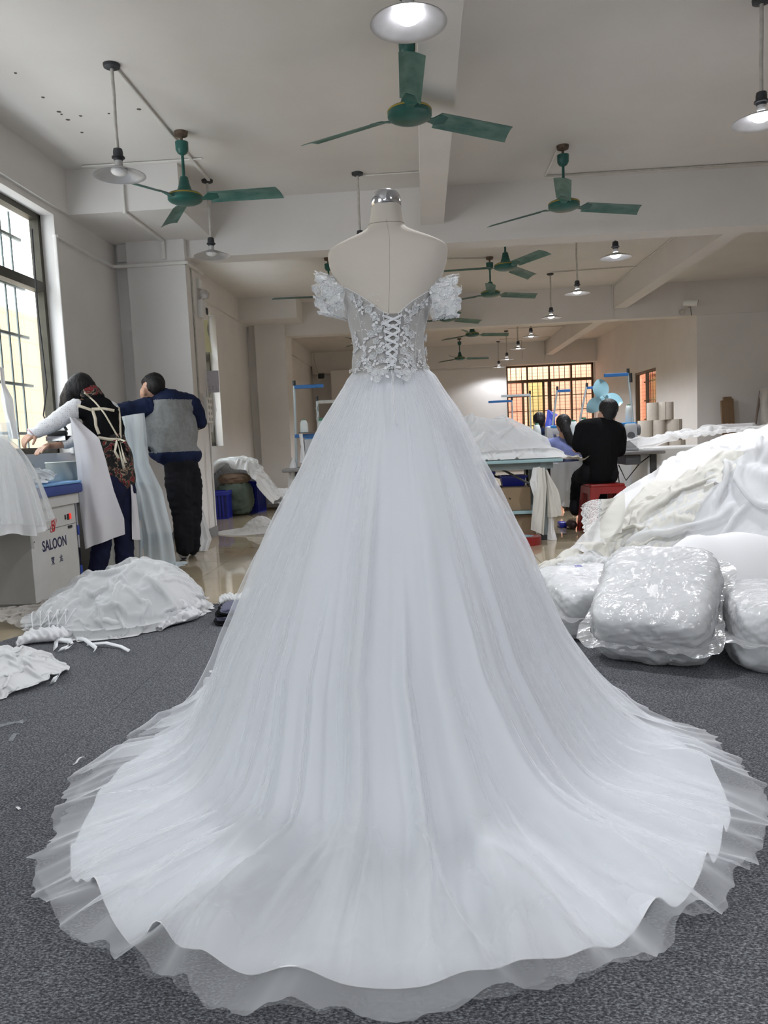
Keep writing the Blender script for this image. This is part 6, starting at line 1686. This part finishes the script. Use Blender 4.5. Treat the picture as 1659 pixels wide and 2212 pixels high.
def bag(loc, size, rx, rz, seed, label, mouth=None, floor=CZ):
    o = empty('plastic_bag', loc, 0, label, 'bag', 'stuffed clear plastic bags')
    Mx = Matrix.Rotation(R(rz), 3, 'Z') @ Matrix.Rotation(R(rx), 3, 'X'); A_ = np.array(Mx)
    def put(P): 
        Q = P @ A_.T; Q[..., 2] = np.maximum(Q[..., 2], floor - loc[2] + .004 + .25 * np.minimum(0, 0)); return Q
    sheet('stuffing', put(pillow(*size, seed, .036, 140, 90, sc=.95)), M['stuffed'], o, cu=True)
    Pf = pillow(*size, seed + 1, .020, 140, 90)
    sheet('film', put(Pf), M['film2'], o, cu=True)
    # flat welded edge with loose corners
    w = MB(); n = 90; ring_ = Pf[:, 45]; P = np.zeros((len(ring_), 4, 3))
    for i, q in enumerate(ring_):
        r_ = q / np.linalg.norm(q); c = (abs(r_[0]) * abs(r_[1])) * 2
        for j in range(4): P[i, j] = q + r_ * (.004 + (.012 + .055 * c ** 3) * j / 3) + np.array((0, 0, .008 * math.sin(i * 1.1) * j / 3))
    sheet('welded_edge', put(P), M['film2'], o, cu=True)
    return o
bag((.985, 3.36, .235), (.50, .56, .28), 28, -27, 21, 'largest clear bag of white cloth, leaning in the middle of the three bags')
bag((.78, 3.86, .15), (.46, .52, .28), 6, 14, 33, 'clear bag with a small blue print on top, left of the leaning bag')
bag((1.50, 3.24, .155), (.54, .54, .30), 4, -8, 47, 'clear bag of white cloth cut off by the right edge, beside the leaning bag')
_p = at(1250, 1283, 3.80)
lb = MB()
for k in range(9): lb.box((_p.x - .012 + (k % 3) * .012, _p.y + (k // 3) * .02 - .02, .333), (.009, .014, .001))
lb.build('bag_print', mat('violet_print', (.12, .12, .35), rough=.5), None); child_world(bpy.data.objects['bag_print'], bpy.data.objects['plastic_bag.001'])

# ---- tulle mound on the work table
def hillT(x, y):
    H = np.interp(x, [-.15, .25, .45, .62, .80, .95, 1.12, 1.30], [.24, .33, .37, .34, .31, .26, .13, .03])
    f = ss(7.06, 7.35, y) * (1 - ss(7.75, 7.98, y)); return .756 + np.maximum(0, H * f * (.82 + .3 * lumps(x, y, 5, 6)))
Pq = drape(flat(.52, 7.50, 1.5, .86, lambda x, y: hillT(x, y) + .07, 96, 64, 0), hillT, rest=1.10, steps=44, it=8, seed=12, bend=.4, jitter=.008)
Pq[..., 1] = np.maximum(Pq[..., 1], 7.085)
tm = empty('tulle_mound', (.52, 7.5, .753), 0, 'big mound of white tulle piled on the pale blue work table', 'fabric')
child_world(sheet('mound', refine(Pq), M['wcloth']), tm)
Pq = drape(flat(.46, 7.45, 1.3, .72, lambda x, y: hillT(x, y) + .16, 84, 56, .08), lambda x, y: hillT(x, y) + .07, rest=1.09, steps=40, it=8, seed=13, bend=.4, jitter=.008)
Pq[..., 1] = np.maximum(Pq[..., 1], 7.08)
child_world(sheet('sheer_layer', refine(Pq), M['wtulle']), tm)
Pq = drape(flat(1.33, 7.62, .34, .40, lambda x, y: .80 + 0 * x, 40, 44, .2), lambda x, y: np.where(x < 1.26, .757, .70) + .05 * lumps(x, y, 14, 5), rest=1.4, steps=34, it=8, seed=14, bend=.08, jitter=.014)
cloth('lace_scrap', Pq, M['ivory'], 'crumpled lace end hanging over the table corner by the person in black')
# white strips hung on the table leg
TQ = 7.10
hanging('hanging_cloth', [(1152, 1010, TQ), (1143, 1040, TQ - .02), (1152, 1075, TQ - .02)], [(1166, 1008, TQ), (1168, 1045, TQ), (1166, 1070, TQ)], M['wcloth'], 'short knotted white cloth hanging left of the long strips at the table leg', seed=21)
hanging('hanging_cloth', [(1160, 1010, TQ - .02), (1153, 1060, TQ - .03), (1149, 1145, TQ - .03)], [(1176, 1010, TQ - .02), (1181, 1050, TQ - .03), (1175, 1156, TQ - .03)], M['ivory'], 'longest white strip hanging from the work table leg', seed=22, nf=2)
hanging('hanging_cloth', [(1178, 1016, TQ), (1182, 1060, TQ), (1186, 1118, TQ)], [(1180, 1014, TQ), (1204, 1060, TQ), (1215, 1112, TQ)], M['ivory'], 'flared white strip with a ragged hem at the right of the table leg', seed=23, nf=3)
hanging('hanging_cloth', [(1186, 1100, TQ + .03), (1185, 1130, TQ + .03), (1183, 1166, TQ + .03)], [(1192, 1100, TQ + .03), (1196, 1130, TQ + .03), (1202, 1166, TQ + .03)], M['wsatin'], 'pointed white cloth reaching the floor behind the flared strip', seed=24, nf=1)
hanging('lavender_cloth', [(1178, 988, 7.95), (1180, 1000, 7.95)], [(1252, 984, 7.95), (1252, 996, 7.95)], M['lav'], 'lavender cloth edge at the back of the work table', seed=25, nf=3)
hanging('white_cloth', [(1190, 992, 8.05), (1190, 1090, 8.05)], [(1262, 988, 8.05), (1262, 1100, 8.05)], M['wcloth'], 'white cloth hanging down behind the work table by the person in black', seed=26, nf=3)
hanging('white_cloth', [(1330, 985, 9.0), (1330, 1090, 9.0)], [(1374, 985, 9.0), (1374, 1080, 9.0)], M['wcloth'], 'white sheet hanging under the grey sewing table', seed=27, nf=2)
Pq = drape(flat(at(1392, 1000, 9.6).x, 9.6, .42, .4, .62, 30, 30, .2), lambda x, y: .50 + .14 * np.exp(-((x - at(1392, 1000, 9.6).x) ** 2 + (y - 9.6) ** 2) / .02), rest=1.3, steps=30, seed=15, bend=.1, jitter=.012)
cloth('white_bundle', Pq, M['wcloth'], 'small white bundle right of the grey sewing table, below the cream rolls')
bx = at(1395, 1015, 9.6); MB().bb(bx.x - .35, bx.x + .5, 9.35, 9.9, 0, .50, .01).build('crate', M['bin'], None, 40, label='low blue crate under the small white bundle', cat='crate')
# crumpled wrapping film behind the heap
Pq = drape(flat(2.95, 8.6, 1.7, .8, lambda x, y: .92 + 0 * x, 60, 36, .3), lambda x, y: .80 + .12 * lumps(x, y, 4, 9) + .10 * (x - 2.6), rest=1.2, steps=30, seed=16, bend=.1, jitter=.012)
cloth('film_sheet', Pq, M['film'], 'crumpled milky film along the back of the largest heap')
hx_ = MB().bb(2.35, 3.8, 8.30, 8.95, 0, .78, .02).build('packing_box', M['white'], None, label='large white packing box hidden behind the largest heap, under the milky film', cat='box')

# ---- gowns on the left: heap on the carpet
def hillL(x, y):
    a = R(14); dx, dy = x + 1.86, y - 4.48; u, v = dx * math.cos(a) + dy * math.sin(a), -dx * math.sin(a) + dy * math.cos(a)
    d = (np.abs(u / .47) ** 2.4 + np.abs(v / .55) ** 2.4)
    return CZ + np.maximum(0, .205 * (1 - d)) ** .7 * (.30 + .75 * lumps(x, y, 4.2, 7) + .35 * lumps(x, y, 9, 5)) * .75
Pq = drape(flat(-1.87, 4.47, 1.02, 1.16, lambda x, y: hillL(x, y) + .08, 92, 92, R(14), 'round'), hillL, rest=1.26, steps=46, it=8, seed=31, bend=.3, jitter=.012)
Pq[..., 2] = np.maximum(Pq[..., 2], CZ + .004)
gh = empty('gown_heap', (-1.87, 4.47, CZ), 0, 'white gown lying in a heap on the carpet at left, before the aproned person', 'dress')
child_world(sheet('skirt', refine(Pq), M['wcloth']), gh)
Pq2 = drape(flat(-1.86, 4.42, .98, 1.02, lambda x, y: hillL(x, y) + .16, 72, 72, R(30), 'round'), lambda x, y: hillL(x, y) + .045, rest=1.18, steps=40, it=8, seed=32, bend=.2, jitter=.008)
Pq2[..., 2] = np.maximum(Pq2[..., 2], CZ + .008)
child_world(sheet('tulle_layer', refine(Pq2), M['wtulle']), gh)
Pq = drape(flat(-2.55, 4.62, .40, .75, lambda x, y: .16 + 0 * x, 40, 60, .2), lambda x, y: .06 * lumps(x, y, 8, 4) * (1 - ss(.1, .2, np.abs(x + 2.55))), rest=1.35, steps=36, seed=33, bend=.1, jitter=.014)
cloth('crumpled_lace', Pq, fabric('beige_lace', (.58, .55, .51), transl=.2, opacity=.75), 'crumpled beige lace on the floor at the left end of the gown heap')
# lace bodice end with straps
_a, _b = gnd(36, 1402), gnd(165, 1378)
def bolster(A_, B_, r, seed, n=70, m_=26, lump=.25):
    A_, B_ = Vector(A_), Vector(B_); d = (B_ - A_); s = d.normalized(); nrm = Vector((-s.y, s.x, 0)); P = np.zeros((n, m_, 3))
    for i in range(n):
        t = i / (n - 1); e = min(1, (math.sin(PI * min(.985, max(.015, t)))) ** .35)
        for j in range(m_):
            a = 2 * PI * j / (m_ - 1); rr = r * e * (1 + lump * float(vnoise(t * 16, math.cos(a) * 1.5, math.sin(a) * 1.5, seed)) + .10 * math.sin(t * 60 + 3 * math.cos(a)))
            q = A_ + d * t + nrm * (rr * 1.25 * math.cos(a)) + nrm * .03 * math.sin(t * 7); P[i, j] = (q.x, q.y, CZ + .004 + rr * .75 + rr * .75 * math.sin(a))
    return P
bo = empty('lace_bodice', tuple(_a), 0, 'lace bodice end with cords and straps at the front edge of the gown heap', 'fabric')
child_world(sheet('bodice', bolster(_a, _b, .045, 3), M['lace']), bo)
for (q, w) in (([(120, 1410), (123, 1395), (150, 1392), (155, 1408), (128, 1413)], .016), ([(165, 1385), (185, 1395), (208, 1408), (205, 1420)], .010), ([(190, 1400), (230, 1402), (262, 1405), (280, 1420)], .008)):
    pts = [gnd(x, y) + Vector((0, 0, CZ + .012 + .012 * (k % 2))) for k, (x, y) in enumerate(q)]
    child_world(MB().ribbon(pts, [Vector((.3 * w, w, .5 * w))] * len(pts), .002).build('strap', M['ribbon'], None, 180), bo)
for k in range(9):
    a = gnd(78 + 9 * k, 1388 - k); child_world(MB().tube([(a.x + .05 * math.sin(t * PI) * (1 if k % 2 else -.5), a.y + .12 * t - .02, CZ + .05 + .10 * math.sin(t * PI)) for t in np.linspace(0, 1, 10)], .0025, 5).build('cord_loop', M['cord'], None, 180), bo)
ed = empty('lace_hem', tuple(gnd(385, 1350)), 0, 'gathered lace hem trailing from the right end of the gown heap', 'fabric')
child_world(sheet('hem', bolster(gnd(345, 1368), gnd(428, 1332), .045, 8, lump=.35), M['lace']), ed)
# small garment at the left edge
def hillS(x, y): return CZ + np.maximum(0, .11 * (1 - ((x + 1.92) / .30) ** 2 - ((y - 3.22) / .30) ** 2)) * (.5 + lumps(x, y, 7, 8))
Pq = drape(flat(-1.95, 3.22, .58, .60, lambda x, y: hillS(x, y) + .05, 72, 72, R(25), 'round'), hillS, rest=1.32, steps=44, it=8, seed=36, bend=.3, jitter=.012)
Pq[..., 2] = np.maximum(Pq[..., 2], CZ + .003)
cloth('garment', Pq, M['wcloth'], 'small crumpled white garment on the carpet at the left edge of the photo')
sp = [gnd(x, y) + Vector((0, 0, CZ + .018 + .01 * (k % 2))) for k, (x, y) in enumerate([(108, 1465), (120, 1462), (129, 1470), (126, 1482), (112, 1484)])]
MB().ribbon(sp, [Vector((.004, .012, .012))] * len(sp), .002).build('garment_strap', M['ribbon'], None, 180, label='looped white strap at the right end of the small garment', cat='strap')
# scraps on the carpet
M['scrap'] = fabric('clear_scrap', (.75, .8, .82), opacity=.25, transl=.3)
for k, (c, sx, sy, rot, lab) in enumerate(((gnd(24, 1572), .085, .035, .4, 'clear film scrap on the carpet below the small garment'), (gnd(30, 1600), .018, .07, .2, 'thin clear strip hanging from the film scrap on the carpet'), (gnd(172, 1652), .006, .06, -.2, 'pale thread on the carpet left of the train'), (gnd(458, 1457), .022, .03, .3, 'tiny triangular white scrap on the carpet by the gown'), (gnd(40, 1755), .008, .02, .9, 'faint pale scrap on the carpet at far left below the train'))):
    P = flat(c.x, c.y, sx, sy, CZ + .004, 12, 12, rot); P[..., 2] += .012 * np.abs(vnoise(P[..., 0] * 30, P[..., 1] * 30, 0, k)); cloth('scrap', P, M['scrap'] if k < 2 else M['wcloth'], lab, 'scrap', up=0)
# rolled white cloth and folded dark clothes by the left edge of the skirt
rw = empty('rolled_cloth', tuple(gnd(505, 1306)), 0, 'white cloth rolled up on the carpet edge left of the skirt', 'fabric')
def tube_cloth(A_, B_, r, seed, sq=.75):
    P = bolster(A_, B_, r, seed, 50, 22, .18); return P
child_world(sheet('roll', tube_cloth(gnd(474, 1310), gnd(530, 1302), .038, 12), M['wcloth']), rw)
child_world(sheet('crumple', tube_cloth(gnd(528, 1300), gnd(566, 1312), .060, 14), M['wsatin']), rw)
fd = empty('folded_clothes', tuple(gnd(515, 1352)), R(8), 'folded dark blue and black clothes with a sheet of cardboard, left of the skirt', 'clothes')
for k, (dz, w, mm, dx) in enumerate(((0.0, .30, M['blackp'], 0), (.022, .29, mat('slate_blue_cloth', (.09, .09, .14), rough=.9), .006), (.044, .28, M['black'], -.004), (.062, .26, mat('slate_cloth', (.10, .10, .15), rough=.9), .012))):
    P = pillow(w, .26, .034, 60 + k, .05, 60, 26, 5); P[..., 2] += CZ + .018 + dz; P[..., 0] += dx + .02; P[..., 1] += .10; sheet('garment', P, mm, fd, cu=True)
MB().prism([(-.10, .06), (.16, .02), (.18, .26), (.0, .27)], CZ + .085, CZ + .088).build('cardboard', M['carton'], fd)

# ---- gown on the near ironing table and cloth hung by the window
GX, GY = at(-14, 945, 4.50).x, 4.50
n, m_ = 96, 60; P = np.zeros((n, m_, 3)); za, zb2 = at(-4, 944, GY).z, .53
for i in range(n):
    a = 2 * PI * i / n
    for j in range(m_):
        t = j / (m_ - 1); r_ = .03 + .165 * (1 - math.exp(-2.6 * t)) + .03 * t; f = .022 * t * (math.sin(a * 9 + 2 * math.sin(a * 2)) + .6 * math.sin(a * 17 + 1.3))
        z = za + (zb2 - za) * t ** 1.25 + .015 * math.sin(a * 5) * t
        P[i, j] = (GX + (r_ + f) * math.cos(a) * 1.12, GY + (r_ + f) * math.sin(a) * 1.0, z)
gw = empty('gown', (GX, GY, .80), 0, 'white tulle gown spread over the near ironing table, cut off by the left edge', 'dress')
child_world(sheet('skirt', P, M['wcloth'], cu=True), gw)
P2 = P.copy(); c0 = np.array((GX, GY)); P2[..., :2] = c0 + (P[..., :2] - c0) * (1.10 + .10 * np.linspace(0, 1, m_) ** 2)[None, :, None]; P2[..., 2] += .012 + .05 * np.linspace(0, 1, m_)[None]
child_world(sheet('tulle_layer', P2, M['stulle'], cu=True), gw)
def hillB(x, y): return .803 + .27 * np.exp(-(((x + 2.84) / .20) ** 2 + ((y - 4.98) / .22) ** 2)) * (.6 + .8 * lumps(x, y, 9, 3)) + .04 * np.exp(-(((x + 2.62) / .12) ** 2 + ((y - 5.2) / .14) ** 2))
Pq = drape(flat(-2.76, 5.02, .46, .52, lambda x, y: hillB(x, y) + .06, 56, 60, .3), hillB, rest=1.35, steps=40, it=8, seed=41, bend=.10, jitter=.014)
child_world(sheet('bodice', refine(Pq), fabric('grey_white_lace', (.55, .58, .60), transl=.2)), gw)
hanging('hanging_sleeve', [(2, 792, 5.2), (4, 830, 5.2), (2, 862, 5.2), (12, 905, 5.2), (20, 948, 5.2)], [(8, 795, 5.2), (12, 832, 5.2), (28, 862, 5.2), (33, 905, 5.2), (42, 948, 5.2)], M['wcloth'], 'knotted white strip hanging at the window above the gown on the ironing table', seed=51, nf=2, fold=.008)
hanging('window_cloth', [(-12, 915, 5.0), (-12, 960, 5.0)], [(20, 912, 5.0), (28, 955, 5.0)], M['sheer'], 'pale bluish cloth before the window at the left edge', seed=52, nf=2)
# sheer cloth the jacketed person is working on, falling from the second ironing table to the floor
hanging('sheer_cloth', [(258, 905, 6.10), (268, 1000, 6.05), (285, 1090, 6.0), (300, 1160, 6.0), (300, 1243, 6.02)], [(312, 892, 6.2), (322, 1000, 6.2), (352, 1060, 6.2), (371, 1140, 6.2), (383, 1236, 6.2)], M['sheer'], 'long bluish sheer cloth falling from the table to the floor between the two standing people', seed=53, nf=3.5, fold=.04, bulge=.10, nx=40, ny=70)
hanging('sheer_cloth', [(262, 900, 6.14), (262, 960, 6.12), (270, 1030, 6.1)], [(308, 893, 6.26), (312, 960, 6.24), (330, 1050, 6.2)], M['wcloth'], 'white upper part of the cloth held up by the jacketed person', seed=54, nf=2, fold=.02)
Pq = drape(flat(at(335, 1225, 6.1).x, 6.12, .42, .42, .10, 40, 40, .2, 'round'), lambda x, y: .05 * lumps(x, y, 10, 5), rest=1.4, steps=34, seed=55, bend=.1, jitter=.014)
cloth('cloth_pool', Pq, M['sheer'], 'bluish sheer cloth pooling on the tiles by the white shoes')
hanging('white_cloth', [(424, 1085, 7.0), (430, 1130, 7.0), (428, 1190, 6.95)], [(434, 1085, 7.0), (447, 1130, 7.0), (458, 1165, 6.98), (450, 1190, 6.9)], M['wcloth'], 'white cloth hanging to the floor right of the black trousers', seed=56, nf=2)
# plastic sheet bag hung on the pillar
hanging('hung_bag', [(456, 845, 8.55), (448, 880, 8.55), (452, 930, 8.55)], [(462, 845, 8.55), (468, 885, 8.55), (460, 935, 8.55)], M['film'], 'crumpled milky plastic bag hanging by the sockets on the pillar', seed=57, nf=2, fold=.01)

# ---- corner behind the left pillar: crates under tulle
def crate(x, y, z, sx, sy, sz, rz, label):
    o = empty('crate', (x, y, z), R(rz), label, 'crate', 'blue slatted crates')
    MB().bb(-sx / 2, sx / 2, -sy / 2, sy / 2, 0, .02).build('bottom', M['bin'], o)
    MB().bb(-sx / 2 - .015, sx / 2 + .015, -sy / 2 - .015, -sy / 2 + .01, sz - .06, sz, .004).bb(-sx / 2 - .015, sx / 2 + .015, sy / 2 - .01, sy / 2 + .015, sz - .06, sz, .004).bb(-sx / 2 - .015, -sx / 2 + .01, -sy / 2, sy / 2, sz - .06, sz, .004).bb(sx / 2 - .01, sx / 2 + .015, -sy / 2, sy / 2, sz - .06, sz, .004).build('rim', M['bin'], o)
    MB().bb(-sx / 2 + .004, sx / 2 - .004, -sy / 2 + .004, sy / 2 - .004, .02, sz - .03).build('gap_shade', mat('shaded_gap_blue', (.012, .018, .15), rough=.6), o)  # darker copy of the crate blue, paints the shade between the slats
    me = MB().bb(-.012, .012, -.006, .006, .01, sz - .05).mesh('slat', M['bin'])
    for s in (-1, 1):
        for k in range(int(sx / .045)):
            q = link('slat', me, o); q.location = (-sx / 2 + .022 + k * .045, s * sy / 2, 0)
        for k in range(int(sy / .045)):
            q = link('slat', me, o); q.location = (s * sx / 2, -sy / 2 + .022 + k * .045, 0); q.rotation_euler = (0, 0, PI / 2)
    return o
c_ = gnd(475, 1122); crate(c_.x - .06, c_.y + .2, 0, .30, .38, .38, 4, 'left blue crate half hidden by the white pillar')
c_ = gnd(545, 1108); crate(c_.x - .02, c_.y + .2, 0, .27, .40, .46, -8, 'right blue crate beside the green sack')
gs = empty('sack', (gnd(502, 1116).x, gnd(502, 1116).y + .25, 0), 0, 'dull green sack with a brown top between the two blue crates', 'sack')
P = pillow(.50, .42, .50, 71, .05, 70, 44, 3); P[..., 2] += .25; sheet('sack_body', P, mat('dull_green_cloth', (.11, .145, .115), rough=.9, var=.15), gs, cu=True)
P = pillow(.44, .36, .16, 72, .06, 50, 30, 3); P[..., 2] += .52; sheet('contents', P, mat('brown_cloth', (.22, .15, .10), rough=.9, var=.15), gs, cu=True)
cx_, cy_ = gs.location.x, gs.location.y
def hillC(x, y): return np.maximum(.01, (.74 - .30 * ss(.05, .55, x - cx_)) * np.exp(-np.abs((x - cx_ - .05) / .55) ** 4) * ss(-.42, -.12, y - cy_) * (1 - ss(.5, .75, y - cy_)) * (.9 + .25 * lumps(x, y, 4, 3)))
Pq = drape(flat(cx_ + .08, cy_ + .28, .98, .95, lambda x, y: hillC(x, y) + .10, 60, 58, 0), hillC, rest=1.12, steps=36, it=8, seed=61, bend=.2, jitter=.008)
Pq[..., 0] = np.maximum(Pq[..., 0], -3.07)
cloth('tulle_pile', Pq, M['wcloth'], 'white tulle thrown over the crates and the green sack in the corner')
Pq = drape(flat(cx_ + .10, cy_ + .32, .9, .95, lambda x, y: hillC(x, y) + .16, 56, 56, .1), lambda x, y: hillC(x, y) + .03, rest=1.12, steps=36, it=8, seed=62, bend=.15, jitter=.01)
Pq[..., 0] = np.maximum(Pq[..., 0], -3.05)
cloth('tulle_veil', Pq, M['stulle'], 'thin veil hanging over the front of the green sack')
Pq = drape(flat(cx_ + .75, cy_ + 1.2, .9, 1.1, .40, 54, 60, .2), lambda x, y: .30 * lumps(x, y, 3, 6) * (1 - ss(.5, 1.0, np.abs(x - cx_ - .6) * 1.8)), rest=1.25, steps=40, seed=63, bend=.12, jitter=.012)
cloth('white_pile', Pq, M['wcloth'], 'white cloths piled on the floor right of the tulle-covered crates')
fc_ = empty('flattened_cartons', tuple(gnd(597, 1098)), R(10), 'flattened brown cartons on the floor beside the blue crate', 'box')
for k in range(3): MB().box((.05 * k, .1 * k, .008 + .012 * k), (.42, .5, .008), Matrix.Rotation(.2 * k, 3, 'Z')).build('sheet', M['carton'], fc_)
fx, fy = gnd(545, 1150).x, gnd(545, 1150).y
def hillG(x, y): return np.maximum(0, .13 * np.exp(-(((x - fx - .05) / .16) ** 2 + ((y - fy - .2) / .2) ** 2)) + .05 * np.exp(-(((x - fx - .3) / .3) ** 2 + ((y - fy) / .3) ** 2)))
Pq = drape(flat(fx + .06, fy + .10, .95, .85, lambda x, y: hillG(x, y) + .06, 64, 56, .1, 'round'), hillG, rest=1.10, steps=40, it=8, seed=64, bend=.3, jitter=.005)
cloth('floor_tulle', Pq, M['wtulle'], 'sheer tulle spread on the tiles in front of the crates')
hanging('cloth_tube', [(632, 990, 7.44), (624, 1010, 7.42), (621, 1060, 7.42), (618, 1105, 7.42)], [(636, 988, 7.44), (641, 1010, 7.42), (643, 1060, 7.42), (640, 1105, 7.42)], M['wsatin'], 'long white strip hanging from the thread stand left of the gown', seed=66, nf=1.5, fold=.008, bulge=.05)
hanging('lace_strip', [(646, 938, 7.40), (650, 965, 7.40), (646, 1000, 7.40)], [(654, 936, 7.40), (656, 965, 7.40), (660, 1000, 7.40)], M['lace'], 'white lace strip tied to the blue arm left of the gown', seed=67, nf=2, fold=.01)
